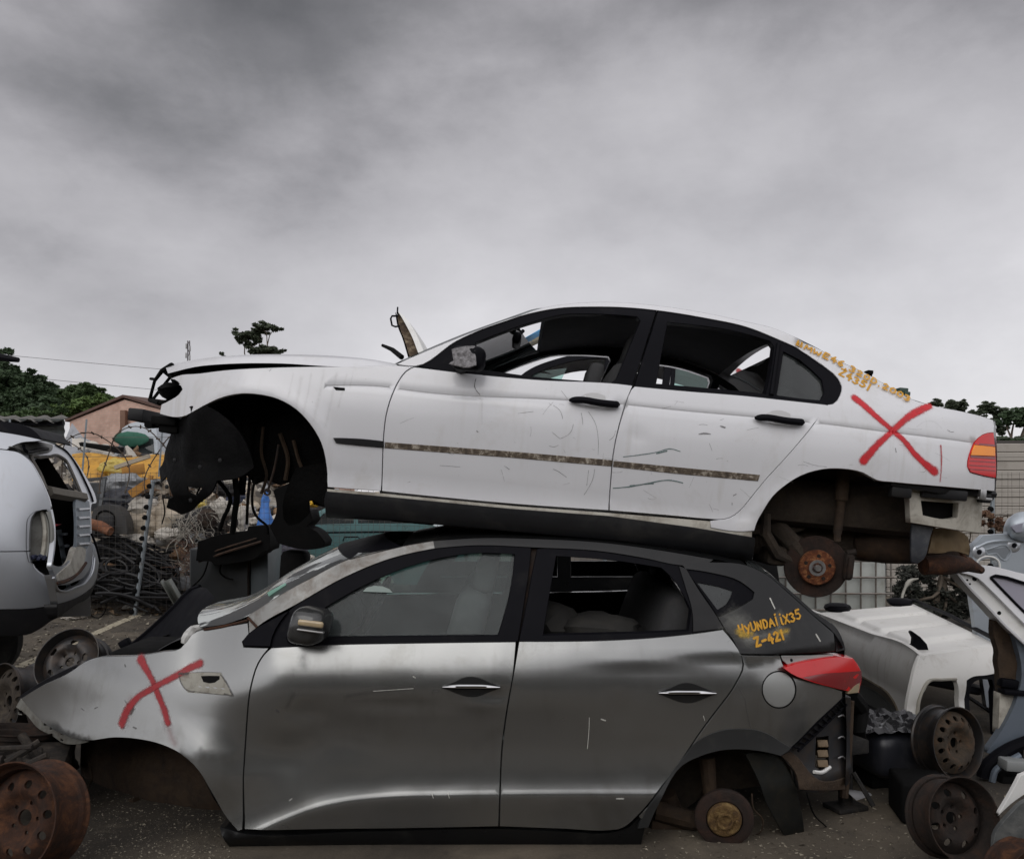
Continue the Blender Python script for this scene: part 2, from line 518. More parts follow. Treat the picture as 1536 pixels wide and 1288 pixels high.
def resample(q, n):
    L = [0]
    for a, b in zip(q, q[1:]): L.append(L[-1] + (b - a).length)
    out = []
    # Catmull-Rom in 3D through q
    for i in range(n):
        s = L[-1] * i / (n - 1)
        for k in range(len(q) - 1):
            if s <= L[k + 1] + 1e-9: break
        h = L[k + 1] - L[k] or 1e-9; t = max(0, min(1, (s - L[k]) / h))
        p1, p2 = q[k], q[k + 1]; p0 = q[k - 1] if k > 0 else p1 * 2 - p2; p3 = q[k + 2] if k + 2 < len(q) else p2 * 2 - p1
        h0 = (p1 - p0).length or 1e-9; h2 = (p3 - p2).length or 1e-9
        m1 = ((p2 - p1) / h * h0 + (p1 - p0) / h0 * h) / (h + h0) * h
        m2 = ((p3 - p2) / h2 * h + (p2 - p1) / h * h2) / (h + h2) * h
        t2 = t * t; t3 = t2 * t
        out.append(p1 * (2*t3 - 3*t2 + 1) + m1 * (t3 - 2*t2 + t) + p2 * (-2*t3 + 3*t2) + m2 * (t3 - t2))
    return out
def rotM(z=0, y=0, x=0): return Matrix.Rotation(R(z), 3, 'Z') @ Matrix.Rotation(R(y), 3, 'Y') @ Matrix.Rotation(R(x), 3, 'X')
def TM(loc, z=0, y=0, x=0): return Matrix.Translation(Vector(loc)) @ rotM(z, y, x).to_4x4()
gm = MB(); 
rows = []
def gh(x, y): return .0
gm.add([(-900, -300, 0), (900, -300, 0), (900, 1500, 0), (-900, 1500, 0)], [(0, 1, 2, 3)])
def ground_mat():
    m = bpy.data.materials.new('worn_asphalt'); m.use_nodes = True; t = NT(m.node_tree); b = t.n['Principled BSDF']
    co = t.new('ShaderNodeTexCoord').outputs['Object']
    c = t.ramp(t.noise(co, .9, 8, .65, .3), [(.3, (.054, .044, .032)), (.55, (.088, .072, .052)), (.75, (.14, .115, .083))])
    sp = t.ramp(t.noise(co, 55, 3, .7), [(.60, 0.0), (.68, 1.0)])
    c = t.mix(t.math('MULTIPLY', sp, .55), c, (.17, .15, .115))
    c2 = t.ramp(t.noise(co, 5.5, 6, .7), [(.52, 0.0), (.75, .75)])
    c = t.mix(c2, c, (.028, .024, .019))
    st = t.ramp(t.noise(co, .55, 5, .6, .8), [(.50, 0.0), (.64, .8)])
    c = t.mix(st, c, (.022, .018, .014))
    pt = t.ramp(t.noise(t.mapv(co, (1, 1, 1), (7, 3, 0)), 1.7, 7, .65, .5), [(.56, 0.0), (.66, .6)])
    c = t.mix(pt, c, (.15, .125, .09))
    t.put(b, 'Base Color', c); b.inputs['Roughness'].default_value = .9
    bp = t.new('ShaderNodeBump', Strength=.7, Distance=.012); t.put(bp, 'Height', t.noise(co, 45, 8, .75)); t.put(b, 'Normal', bp.outputs[0])
    return m
M_ground = ground_mat()
obj('ground', gm, M_ground, kind='structure')
M_white = pm('white_car_paint', (.66, .665, .685), .24, 0, .04, 2.5, dirt=.22, dcol=(.46, .44, .40), ds=3.2, streak=.55, speck=.5, scol=(.10, .08, .06), coat=.5, rvar=.06)
M_white2 = pm('faded_white_paint', (.70, .70, .68), .5, 0, .05, 3, dirt=.3, dcol=(.35, .31, .25), ds=4, streak=.4, speck=.6, rvar=.1)
M_white_in = pm('white_primer', (.50, .48, .42), .6, 0, .12, 7, dirt=.55, dcol=(.13, .10, .07), ds=9, streak=.5)
M_grey = pm('grey_metallic_paint', (.285, .29, .285), .25, .85, .05, 2, dirt=.32, dcol=(.16, .155, .135), ds=2.6, streak=.5, speck=.5, scol=(.5, .5, .45), coat=.4, rvar=.05)
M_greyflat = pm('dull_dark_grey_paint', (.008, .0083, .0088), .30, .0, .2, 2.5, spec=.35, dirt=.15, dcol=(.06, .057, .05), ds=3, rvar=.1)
M_silver = pm('silver_car_paint', (.50, .52, .55), .35, .75, .04, 2, dirt=.12, dcol=(.3, .28, .25), ds=3, streak=.25, speck=.3, coat=.3, rvar=.06)
M_plast = pm('black_plastic', (.008, .008, .009), .5, 0, .25, 5, spec=.3, dirt=.25, dcol=(.03, .028, .024), ds=5, rvar=.12)
M_frame = pm('satin_black_frame', (.006, .006, .008), .5, 0, .2, 5, spec=.05, dirt=.12, dcol=(.03, .028, .027), ds=6, rvar=.08)
M_skirt = pm('dusty_black_skirt', (.011, .0115, .013), .40, 0, .25, 4, spec=.4, dirt=.3, dcol=(.045, .042, .038), ds=4, bump=.15, bs=8, rvar=.1)
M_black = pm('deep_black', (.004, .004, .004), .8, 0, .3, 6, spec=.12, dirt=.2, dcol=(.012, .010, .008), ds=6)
M_liner = pm('felt_wheel_liner', (.0045, .0045, .0045), .9, 0, .3, 9, spec=.1, dirt=.3, dcol=(.012, .010, .007), ds=5, bump=.5, bs=60)
M_muddy = pm('muddy_underbody', (.050, .037, .026), .9, 0, .4, 7, dirt=.6, dcol=(.013, .011, .009), ds=7, bump=.5, bs=30)
M_brown = pm('brown_dust_coated_metal', (.055, .034, .019), .85, .1, .4, 8, dirt=.6, dcol=(.014, .010, .008), ds=8, bump=.4, bs=40)
M_rust = rust('rusty_steel', (.045, .017, .0075), (.012, .0075, .0055), (.13, .05, .018))
M_rustd = rust('dark_rusty_steel', (.018, .011, .0075), (.008, .006, .005), (.045, .021, .011), 11)
M_rusto = rust('orange_flaking_rust', (.13, .036, .011), (.022, .011, .007), (.40, .19, .075), 40)
M_disc = rust('rusted_brake_face', (.026, .014, .010), (.012, .009, .0075), (.052, .022, .012), 10)
M_steel = pm('dull_steel', (.42, .42, .42), .4, .9, .15, 12, dirt=.3, dcol=(.12, .08, .05), ds=12)
M_chrome = pm('chrome', (.75, .75, .76), .12, 1.0, .05, 5, rvar=.04)
M_blkrim = pm('black_wheel_enamel', (.016, .015, .015), .42, .2, .3, 8, dirt=.5, dcol=(.075, .045, .025), ds=8, rvar=.12)
M_rubber = pm('tyre_rubber', (.022, .022, .022), .85, 0, .3, 8, dirt=.5, dcol=(.06, .055, .045), ds=6)
M_seat = pm('dark_seat_cloth', (.030, .030, .031), .9, 0, .25, 10, dirt=.3, dcol=(.06, .055, .05), ds=6, bump=.2, bs=120)
M_head = pm('headliner_cloth', (.05, .05, .055), .95, 0, .15, 6)
M_dirtyglue = rust('dirty_glue_residue', (.11, .085, .06), (.030, .022, .016), (.62, .57, .48), 30, .8, 0)
M_red = paintmark('red_spray_paint', (.62, .010, .020), .55, .45, .5)
M_redthin = paintmark('thin_red_spray_paint', (.50, .02, .03), .9, .7, .6, .8)
M_yel = paintmark('yellow_marker_paint', (.66, .33, .012), .35, .12, .5)
M_yelsm = paintmark('smeared_yellow_paint', (.55, .36, .05), 1.1, 1.0, .6, .8)
M_smear = paintmark('pale_wiped_smear', (.42, .42, .38), 1.2, .9, .7, .35)
M_scr = paintmark('dark_scratch', (.09, .085, .08), .8, 1.0, .7, .75)
M_scrf = paintmark('faint_scratch', (.30, .29, .28), .9, 1.0, .7, .55)
M_scrg = paintmark('green_scratch', (.10, .17, .16), .5, .9, .7, .9)
M_stain = paintmark('grey_water_stain', (.40, .38, .33), 2.0, 1.3, .7, .22)
M_scw = paintmark('pale_scratch', (.6, .6, .55), .5, .9, .6, .9)
M_scuffrefl = paintmark('dark_scuff_and_reflection', (.05, .05, .05), 1.4, .8, .6, .4)
M_tail = pm('red_lamp_lens', (.60, .006, .009), .16, 0, .12, 5, dirt=.1, dcol=(.10, .02, .015), ds=6, coat=.25, rvar=.03)
M_taild = pm('dark_red_lamp_lens', (.20, .008, .012), .15, 0, .12, 5, coat=.8, rvar=.03)
M_amber = pm('amber_lamp_lens', (.95, .30, .010), .16, 0, .1, 5, coat=.25, rvar=.03)
M_gclear = glass('greenish_window_glass', (.42, .66, .60), .14, (.24, .36, .33))
M_gdark = glass('tinted_window_glass', (.16, .19, .20), .16, (.20, .22, .22))
M_gfog = glass('dusty_foggy_window_glass', (.66, .72, .72), .20, (.22, .25, .25), 2.6, 0.0, .36)
M_gsky = glass('dusty_windscreen_glass', (.30, .38, .36), .14, (.16, .185, .18), 3, .02, .38)
FONT = {
 'B': [[(.1,0),(.1,1),(.7,.95),(.75,.7),(.15,.52),(.85,.35),(.8,.05),(.1,0)]], 'M': [[(0,0),(.12,1),(.5,.3),(.9,1),(1,0)]],
 'W': [[(0,1),(.2,0),(.5,.65),(.8,0),(1,1)]], 'E': [[(.85,1),(.1,1),(.05,.52),(.7,.55)],[(.05,.52),(.05,0),(.9,.02)]],
 '4': [[(.6,1),(.05,.4),(.95,.38)],[(.68,.62),(.66,0)]], '6': [[(.75,1),(.25,.65),(.1,.25),(.45,0),(.85,.22),(.6,.52),(.15,.35)]],
 '.': [[(.4,.02),(.45,.06)]], '3': [[(.1,.92),(.5,1),(.85,.78),(.4,.54),(.9,.3),(.5,0),(.08,.1)]],
 '2': [[(.1,.8),(.45,1),(.85,.75),(.5,.35),(.08,.02),(.95,.03)]], '0': [[(.5,1),(.12,.65),(.2,.12),(.55,0),(.9,.35),(.8,.88),(.5,1)]],
 'D': [[(.12,0),(.12,1),(.6,.92),(.92,.5),(.65,.08),(.12,0)]], 'Z': [[(.08,.95),(.9,1),(.08,.02),(.95,.06)]],
 '5': [[(.85,1),(.2,.98),(.15,.58),(.6,.62),(.88,.3),(.5,0),(.1,.08)]], '1': [[(.5,1),(.48,0)]],
 'H': [[(.1,1),(.12,0)],[(.88,1),(.86,0)],[(.1,.5),(.88,.52)]], 'Y': [[(.05,1),(.48,.5)],[(.95,1),(.4,0)]],
 'U': [[(.1,1),(.12,.2),(.5,0),(.85,.2),(.9,1)]], 'N': [[(.1,0),(.12,1),(.85,0),(.9,1)]], 'A': [[(0,0),(.5,1),(1,0)],[(.2,.4),(.8,.4)]],
 'I': [[(.5,1),(.5,0)],[(.42,1.32),(.6,1.36)]], 'i': [[(.45,.85),(.4,.1),(.7,.0)],[(.4,1.25),(.5,1.3)]], 'X': [[(.08,1),(.92,0)],[(.9,1),(.1,0)]], '-': [[(.15,.48),(.85,.52)]],
}
def text_strokes(s, txt, base, wv, h, hw, jit=.06, track=1.25, seed=1):
    """hand-painted line: base = pixel of the first letter's foot, wv = pixel vector of one letter advance, h = letter height in px"""
    rr = random.Random(seed); L = math.hypot(*wv); ux, uy = wv[0] / L, wv[1] / L; nx, ny = uy, -ux
    out = []; x = 0
    for ch in txt:
        w = L / track
        if ch in '.1Ii': adv = L * .62; w *= .62
        elif ch == ' ': x += L * .55; continue
        else: adv = L
        ro = rr.uniform(-jit, jit) * h; k = 1 + rr.uniform(-jit, jit) * 1.5
        for st in FONT[ch]:
            out.append(([(base[0] + ux * (x + a * w) + nx * (b * h * k + ro), base[1] + uy * (x + a * w) + ny * (b * h * k + ro)) for a, b in st], hw))
        x += adv
    return out

M_mist2 = paintmark('pale_red_mist', (.60, .02, .03), 1.3, .8, .6, .30)
M_liner2 = pm('torn_black_liner', (.0035, .0035, .0038), .6, 0, .35, 9, spec=.08, dirt=.35, dcol=(.011, .009, .007), ds=4, bump=.3, bs=14)
# ================================================================ white sedan, laid on top of the grey car
def make_sedan():
    ang = 5.4
    M = Matrix.Translation(ray(808, 806, 4.08)) @ rotM(0, ang).to_4x4()
    root = thing('scrap_sedan', 'white wheelless sedan stacked on the grey car, large red X on its rear quarter', 'scrap car', M)
    prof = hermite([(-.12, .22), (-.03, .12), (.02, .06), (.08, .035), (.13, .03), (.20, .032), (.26, .022), (.38, .006), (.5, .0), (.60, .008), (.66, .02), (.74, .040), (.80, .062), (.95, .122), (1.06, .172), (1.13, .212), (1.19, .262), (1.26, .33)])
    xf, xr = S0 = (-1.86, 2.30)
    arF, arR = (-1.42, .155), (1.40, -.02)
    def g(x, z):
        y = prof(z)
        if x < -1.1: y += .26 * ((-1.1 - x) / .8) ** 2.4
        if x > 1.55: y += .17 * ((x - 1.55) / .72) ** 2.6
        if z > .72 and x > 1.2: y += .20 * sstep(1.0, 2.2, x) * sstep(.72, 1.1, z)
        for cx, cz, r in ((-1.42, .155, .40), (1.34, -.02, .36)):
            d = math.hypot(x - cx, z - cz)
            if z > cz - .1: y -= .014 * math.exp(-((d - r - .02) / .05) ** 2) * (1 if z > cz else 0)
        y += .0011 * mnoise.noise(Vector((x * 2.3, z * 3.7, 5)))
        # small dents
        for dx, dz, ra, am in ((.42, .52, .05, .006), (.95, .40, .1, .005), (.05, .30, .14, .004), (-.35, .42, .12, .003)):
            d2 = ((x - dx) ** 2 + (z - dz) ** 2) / ra ** 2
            if d2 < 8: y += am * math.exp(-d2)
        return y
    S = Surf(M, g, 1.74)
    S.add_groove([(490, 579), (594, 583), (600, 584), (854, 601), (932, 606.7), (1016, 615.5), (1120, 624.7), (1233, 635.7), (1330, 648), (1462, 664.8)], .0065, .0034)
    LF = [(621, 550), (609, 557), (599.5, 569), (588, 592.5), (579, 623), (575, 660), (573.5, 701), (572, 737)]          # fender / door line
    LM = [(950, 578), (947, 584), (938.5, 606), (926.7, 646.7), (920, 680.5), (916.5, 717.7), (913.5, 766)]              # door / door line
    LR = [(1243, 607), (1221.7, 635.7), (1186.7, 678), (1144, 725), (1124, 750), (1108, 768), (1095, 776.5), (1080, 779.3), (1066, 778.8)]
    archF = [(490.5, 731), (489.5, 701), (481, 663.6), (467.5, 640), (444, 614.5), (416.7, 599), (389.6, 592.5), (362.5, 591), (335.4, 596), (308, 608), (290, 618), (279.5, 623.6)]
    archR = [(1131.6, 796), (1134, 787), (1144, 767.6), (1159.6, 744), (1179, 727), (1202, 713), (1233, 704), (1264, 703), (1295, 709), (1315, 720)]
    belt = [(621, 550), (708, 560.5), (803, 569), (938.5, 576.5), (950, 578)]
    P = []
    P += [('front_fender', M_white, S.panel(archF + [(239, 621), (242, 606), (256, 599), (268, 591), (273, 584), (270, 577), (256, 568), (264, 564), (300, 559.5), (335, 555), (403, 551), (464, 549.5), (530, 549), (594, 547.5)] + LF))]
    fd = S.panel(belt + LM[1:] + [(769, 756), (600, 740)] + LF[::-1][:-1])
    P += [('front_door', M_white, fd)]
    rd = S.panel([(952, 579), (1023, 585.7), (1120, 593.5), (1180, 600)] + LR + [(1006, 773.6)] + LM[::-1][:-1])
    P += [('rear_door', M_white, rd)]
    # quarter panel with the C pillar and the roof rail in one
    railo = [(596, 546), (651, 522), (711.7, 497.5), (769, 477.5), (816.7, 461.5), (871, 454.5), (938.5, 454.3), (989, 459), (1057, 469.5), (1120, 483), (1155.7, 491), (1198, 508), (1233, 526), (1249, 536), (1303, 562), (1346, 587), (1367, 598.5)]
    frame_top = [(623, 548.5), (684.6, 511), (745.6, 485), (803, 468), (837, 462), (888, 459.8), (955, 462), (1003, 467.5), (1057, 476.5), (1120, 490), (1167, 508.5), (1202, 526), (1233, 547), (1256.6, 567), (1263, 580), (1260.5, 593), (1250, 606)]
    P += [('roof_rail', M_white, S.panel(railo[:13] + [(1226, 541)] + frame_top[:13][::-1] , gap=.0005, corner=50, flange=.015))]
    P += [('rear_quarter_panel', M_white, S.panel([(1226, 541), (1233, 526)] + railo[13:] + [(1396, 607.5), (1443, 617), (1481.7, 627), (1490, 630), (1491, 648.5), (1474, 652), (1461, 664), (1453.5, 682), (1451, 699.7), (1455, 708.5), (1474, 714), (1492.5, 717.5), (1492, 736.6), (1404, 728.8), (1340, 723), (1315, 720)] + archR[::-1][1:] + [(1105, 797), (1066, 791), (1066, 781)] + LR[::-1][1:] + [(1250, 606)] + frame_top[12:16][::-1], gap=.002, corner=45))]
    P += [('sill_strip', M_white_in, S.panel([(490.5, 733.5), (572, 740), (600, 743), (769, 759), (913, 769.5), (1006, 777), (1066, 782), (1066, 790), (1128, 797), (1128, 806), (1040, 792), (913, 774), (769, 763), (600, 748), (490.5, 739)], gap=.001, dy=.006, straight=True))]
    sk = S.panel([(489.5, 737), (600, 747), (769, 763.5), (913, 774), (1040, 791), (1130, 806), (1128, 841), (1081, 834.5), (938.5, 812), (769, 797), (600, 781), (489.5, 776)], gap=.001, dy=-.006, flange=.12, straight=True, lift=lambda x, z: -.028 * math.exp(-((z - .080) / .026) ** 2), step=.02)
    P += [('side_skirt', M_skirt, sk)]
    trimg = M_dirtyglue
    P += [('trim_strip', M_plast, S.panel([(500, 657), (540, 658.5), (575, 662), (574.5, 670.5), (540, 667.5), (504, 663.6)], gap=0, dy=-.009, flange=.012))]
    P += [('bare_trim_channel', trimg, S.panel([(578, 663.5), (769, 677.5), (919, 690.5), (917.5, 699), (769, 686), (577, 671.5)], gap=0, dy=-.003, flange=.004, straight=True))]
    P += [('bare_trim_channel', trimg, S.panel([(921, 691.5), (1016, 701), (1140, 712.5), (1137, 721), (1016, 710), (920, 699.5)], gap=0, dy=-.003, flange=.004, straight=True))]
    # black window frames
    hole1 = [(722, 554.5), (760, 560), (803, 565.5), (860, 570.5), (916, 574.5), (925, 569), (943, 525), (961, 481), (955.5, 474.5), (888, 470.5), (844, 471.5), (810, 479.5), (762.5, 494.5), (713, 514)]
    hole2 = [(1001, 483), (992, 530), (984, 575.6), (1050, 581.5), (1120, 588), (1149, 591.5), (1156, 560), (1161.5, 520), (1155.7, 511.5), (1093.6, 494.5), (1050, 488), (1016, 484.5)]
    hole3 = [(1175, 527), (1170, 560), (1165, 593), (1200, 598), (1231, 600.7), (1237, 590), (1233, 569.7), (1206, 545), (1183, 531)]
    P += [('front_window_frame', M_frame, S.panel([(625, 548.5), (684.6, 511), (745.6, 485), (803, 468), (837, 462), (888, 459.8), (955, 462), (984.5, 465.8), (970, 512), (958, 550), (948, 578.5), (938, 578), (803, 571), (708, 562)], [hole1], gap=.002, dy=.006, hflange=.06, corner=30))]
    P += [('rear_window_frame', M_frame, S.panel([(987, 466), (1003, 467.5), (1057, 476.5), (1120, 490), (1167, 508.5), (1202, 526), (1233, 547), (1256.6, 567), (1263, 580), (1260.5, 593), (1250, 606), (1241, 608), (1180, 602), (1120, 595), (1023, 587.5), (951, 581), (960, 551), (973, 511)], [hole2, hole3], gap=.002, dy=.006, hflange=.06, corner=30))]
    prt = {}
    for nm, mt, mb in P: prt.setdefault(nm, obj(nm, mb, mt, root))
    obj('window_divider', MB().tube([S.w(1168, 515, .0), S.w(1157, 592, .0)], .011, 6), M_frame, prt['rear_window_frame'])
    obj('quarter_glass', S.panel(hole3, gap=-.006, dy=.022, flange=0), M_gdark, root)
    # far side
    frameF = [(625, 548.5), (684.6, 511), (745.6, 485), (803, 468), (837, 462), (888, 459.8), (955, 462), (984.5, 465.8)]
    # one simple mirrored body side with its window openings
    out = [(239, 621), (256, 568), (403, 551), (594, 547.5)] + railo[1:] + [(1396, 607.5), (1443, 617), (1490, 630), (1492, 736.6), (1404, 728.8), (1315, 720)] + archR[::-1][1:] + [(1128, 841), (938, 812), (769, 797), (600, 781), (489.5, 776)] + archF
    obj('far_body_side', S.panel(out, [hole1, hole2, hole3], gap=0, mirror=True, step=.07, flange=.02, hflange=.05, lines=[]), M_white, root)
    lining = S.panel([(640, 553), (684.6, 516), (745.6, 490), (803, 473), (837, 467), (888, 464), (955, 466), (1057, 481), (1120, 495), (1202, 531), (1245, 567), (1250, 600), (1180, 700), (1120, 760), (600, 720)], [hole1, hole2, hole3], gap=0, mirror=True, step=.09, flange=0, dy=.05, lines=[])
    obj('door_lining', lining, M_plast, root)
    # roof, screens, hood, boot
    obj('roof', S.across([railo[4:12]], bow=(0, 0, .055)), M_white, root)
    obj('headliner', S.across([([(820, 470), (871, 465), (938, 464), (989, 468), (1057, 478), (1120, 492), (1170, 510)], .05)], bow=(0, 0, .03)), M_head, root)
    ws = S.across([railo[0:5]], bow=(-.13, 0, .05), ex=1.0)
    obj('windscreen', ws, M_gsky, root)
    obj('rear_screen', S.across([railo[11:17]], bow=(.10, 0, .05)), M_gdark, root)
    hs = S.across([([(252, 560), (300, 549), (335, 546), (420, 545), (505, 550), (566, 551.5), (596, 548.5)], .0), ([(249, 552), (300, 539.5), (335, 536.5), (420, 535), (505, 538.5), (555, 541), (596, 546.5)], .03), ([(252, 547), (300, 538), (335, 534), (420, 531.3), (505, 534), (555, 538.5), (598, 546.3)], .13)], bow=(0, 0, .035))
    hood = obj('hood', hs, M_white, root)
    obj('boot_lid', S.across([[(1367, 598.5), (1396, 607.5), (1443, 617), (1481.7, 627), (1493, 631.5)], ], bow=(.05, 0, .03)), M_white, root)
    obj('rear_panel', S.across([[(1492.5, 631.5), (1494, 648), (1495, 716), (1493, 737)]], bow=(.12, 0, 0)), M_white, root)
    # black void under the hood edge + fender top
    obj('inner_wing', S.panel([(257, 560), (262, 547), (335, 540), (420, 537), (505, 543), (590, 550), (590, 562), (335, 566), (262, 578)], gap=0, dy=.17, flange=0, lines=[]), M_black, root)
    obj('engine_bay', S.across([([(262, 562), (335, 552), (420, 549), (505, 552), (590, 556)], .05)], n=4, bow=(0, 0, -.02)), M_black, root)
    # wheel houses
    def well(arch, depth, mat, nm, back, bn=None):
        q = smooth_line([(p.x, p.z) for p in (S.px(a, b) for a, b in arch)], False, .05)
        rows = []
        for x, z in q:
            y0 = S.g(x, z) + .012
            rows.append([S.M @ Vector((x, y0 + depth * k / 4, z + .02 * (k > 0))) for k in range(5)])
        mb = MB().grid(rows); w = obj(nm, mb, mat, root)
        if back:
            bw = fill2d([smooth_line(S.pl(back, depth * .9), True, .06, 30)], .08)
            m2 = MB(); m2.add([S.M @ Vector((x, depth * .9 + .03 * math.sin(9 * x) * math.cos(7 * z) + S.g0(x, max(z, .1)), z)) for x, z in bw[0]], bw[1]); obj(bn or 'inner_wheel_house', m2, mat, root)
        return w
    well(archF, .36, M_liner, 'front_wheel_house', [(279.5, 615), (308, 596), (335.4, 585), (362.5, 580), (389.6, 580), (416.7, 588), (444, 603), (467.5, 628), (485, 655), (500, 700), (500, 745), (487, 760), (470, 757), (455, 728), (438, 722), (420, 728), (400, 720), (385, 727), (370, 712), (345, 716), (325, 720), (290, 700), (262, 660)])
    well(archR, .40, M_muddy, 'rear_wheel_house', [(1125, 800), (1140, 755), (1179, 718), (1233, 692), (1295, 697), (1345, 722), (1395, 735), (1395, 800), (1370, 812), (1300, 800), (1230, 790), (1180, 800)])
    # torn wheel liner hanging at the front
    ln = [(279.5, 612), (262, 627), (240.6, 646.7), (227, 673.7), (213.5, 701), (218.6, 722), (226, 713), (229, 719), (234, 724.5), (240, 735), (247, 745), (236, 749), (237, 761), (250, 767), (264, 771), (286, 763), (301, 748), (311.7, 734.7), (319, 720), (345, 716), (370, 700), (350, 640), (310, 610)]
    hl = [(271, 729), (295, 731.5), (290, 743.5), (272, 737)]
    obj('torn_wheel_liner', S.panel(ln, [hl], gap=0, dy=.0, flange=.012, step=.035, lift=lambda x, z: .10 + .07 * math.sin(6 * x + 2) + .05 * math.sin(9 * z) + .012 * math.sin(34 * x + 20 * z) + .02 * mnoise.noise(Vector((x * 9, z * 9, 2))), lines=[]), M_liner2, root)
    obj('liner_bracket', MB().tube(resample([S.w(282, 646, .12), S.w(300, 655, .14), S.w(318, 663, .2)], 8), [.006, .012, .016, .018, .016, .014, .01, .006], 6), M_steel, root)
    for a_, b_ in ((300, 700), (262, 690), (330, 690), (250, 730), (286, 750)): obj('liner_clip', MB().lathe([(0, -.004), (.009, -.003), (.011, .002)], Matrix.Translation(S.w(a_, b_, .02)), 10), M_plast, root)
    for pts_, r_w, d_ in (([(395, 640), (392, 680), (400, 715), (392, 740)], .009, .3), ([(420, 650), (432, 690), (428, 720)], .012, .3), ([(440, 660), (452, 700), (470, 726)], .010, .28), ([(330, 640), (345, 680), (340, 715)], .014, .3)):
        obj('brake_hose', MB().tube(resample([S.w(p_[0], p_[1], d_) for p_ in pts_], 12), r_w, 6), M_brown, root)
    ln2 = [(425, 700), (489, 690), (489, 760), (478, 762), (468, 757), (455, 750), (447, 752), (448, 770), (440, 778), (425, 788), (412, 790), (404, 780), (402, 760), (408, 735)]
    obj('torn_wheel_liner', S.panel(ln2, gap=0, flange=.012, step=.035, lift=lambda x, z: .22 + .05 * math.sin(8 * x), lines=[]), M_liner, root)
    # bare front end
    ft, f2 = MB(), MB()
    loop_ = [S.w(258, 548, .06), S.w(243, 556, .06), S.w(232, 571, .06), S.w(227, 590, .06), S.w(225, 600, .06), S.w(240, 604, .06)]
    far_ = [p + M.to_3x3() @ Vector((.02, .95, 0)) for p in loop_]
    ft.tube(loop_, [.016, .012, .009, .009, .012, .016], 8)
    f2.tube(far_, [.016, .012, .009, .009, .012, .016], 8)
    for i_ in (1, 4): f2.tube([far_[i_], loop_[i_] + M.to_3x3() @ Vector((0, .02, 0))], .012, 6)
    ft.tube([S.w(240, 604, .06), S.w(262, 600, .1), S.w(262, 575, .1), S.w(252, 550, .1)], .012, 8)
    ft.tube([S.w(244, 556, .08), S.w(255, 566, .1), S.w(240, 585, .12), S.w(230, 598, .08)], .009, 6)
    ft.tube([S.w(226, 568, .06), S.w(234, 569, .06)], .008, 6)
    obj('radiator_support', ft, M_black, root); obj('radiator_support', f2, M_black, root)
    lh = MB(); c = S.w(259, 588, .10); lh.blob(c, (.055, .14, .045), 3, .2, 3, rot=rotM(0, -20)); obj('headlamp_housing', lh, M_black, root)
    bb = MB(); c = S.w(256, 633, .10)
    rx = rotM(0, ang)
    bb.box(c, (.13, .20, .045), rx, .01); bb.box(c + rx @ Vector((.02, .02, -.03)), (.10, .2, .06), rx, .01)
    bb.tube([S.w(222, 637, .03), S.w(236, 636.5, .16)], .021, 10); bb.tube([S.w(224, 637, .10), S.w(250, 634, .10)], .016, 8)
    obj('front_cross_member', MB().box(S.w(263, 634, .9), (.1, 1.3, .08), rx, .01), M_plast, root)
    obj('bumper_carrier', bb, M_black, root)
    # hanging hoses and a rod in the wheel arch
    def hose(pts, r, dy=.2, nm='hose', mt=M_black, ring=None):
        q = resample([S.w(a, b, dy) for a, b in pts], 16); mb = MB().tube(q, r, 7)
        if ring: mb.lathe([(ring, -.006), (ring * .5, -.006), (ring * .5, .006), (ring, .006)], Matrix.Translation(q[-1]), 14, True)
        return obj(nm, mb, mt, root)
    hose([(418, 667), (412, 700), (401, 738)], .006, .16, 'stabiliser_link', M_rustd, .018)
    hose([(322, 716), (334, 728), (345, 745), (343, 760), (336, 775), (330, 795)], .011)
    hose([(352, 715), (355, 740), (352, 770), (349, 798)], .016)
    hose([(375, 712), (372, 745), (370, 785)], .008)
    hose([(383, 715), (378, 745), (388, 778), (400, 788), (402, 800)], .007)
    hose([(300, 730), (296, 745), (304, 752)], .005)
    hose([(244, 745), (247, 765), (243, 785)], .004)
    st = MB().tube([S.w(372, 590, .33), S.w(366, 700, .33)], [.06, .05], 12); st.tube([S.w(366, 700, .33), S.w(362, 742, .33)], .02, 8)
    st.tube([S.w(395, 690, .42), S.w(330, 712, .42)], .03, 8); obj('front_strut', st, M_black, root)
    # underbody
    ub = S.across([([(500, 771), (769, 792), (938, 807), (1128, 836)], .05)], n=3); obj('floor_pan', ub, M_muddy, root)
    ob = MB()
    for a, b, y in ((620, 780, .3), (700, 788, .2), (800, 796, .25)):
        obj('jacking_plate', MB().box(S.w(a, b, y), (.22, .10, .03), rx, .006), M_muddy, root)
    bh = MB().box(S.w(545, 660, .87), (.04, 1.3, .55), rx, .02); obj('firewall', bh, M_black, root)
    eb = MB().box(S.w(400, 640, .95), (.6, .45, .3), rx, .05); obj('engine_block', eb, M_black, root)
    # rear suspension, brake, tank, exhaust
    hubc = S.w(1225.5, 851, .10)
    HM = Matrix.Translation(hubc) @ rotM(-9, ang, 4).to_4x4()
    ds = MB().lathe([(.052, .02), (.055, -.004), (.082, -.006), (.086, .004), (.086, .02), (.09, .024), (.152, .024), (.155, .027), (.155, .044), (.15, .046), (.09, .046), (.05, .05), (.0, .05)], HM, 56)
    bd = obj('brake_disc', ds, M_disc, root)
    hb = MB().lathe([(0, -.012), (.05, -.012), (.056, -.009), (.083, -.0085), (.088, -.003), (.088, .02)], HM, 48)
    obj('brake_hat', hb, M_rusto, bd)
    hn = MB().lathe([(0, -.034), (.014, -.034), (.016, -.03), (.017, -.012), (.026, -.012), (.028, -.0135), (.04, -.0135), (.042, -.008)], HM, 24)
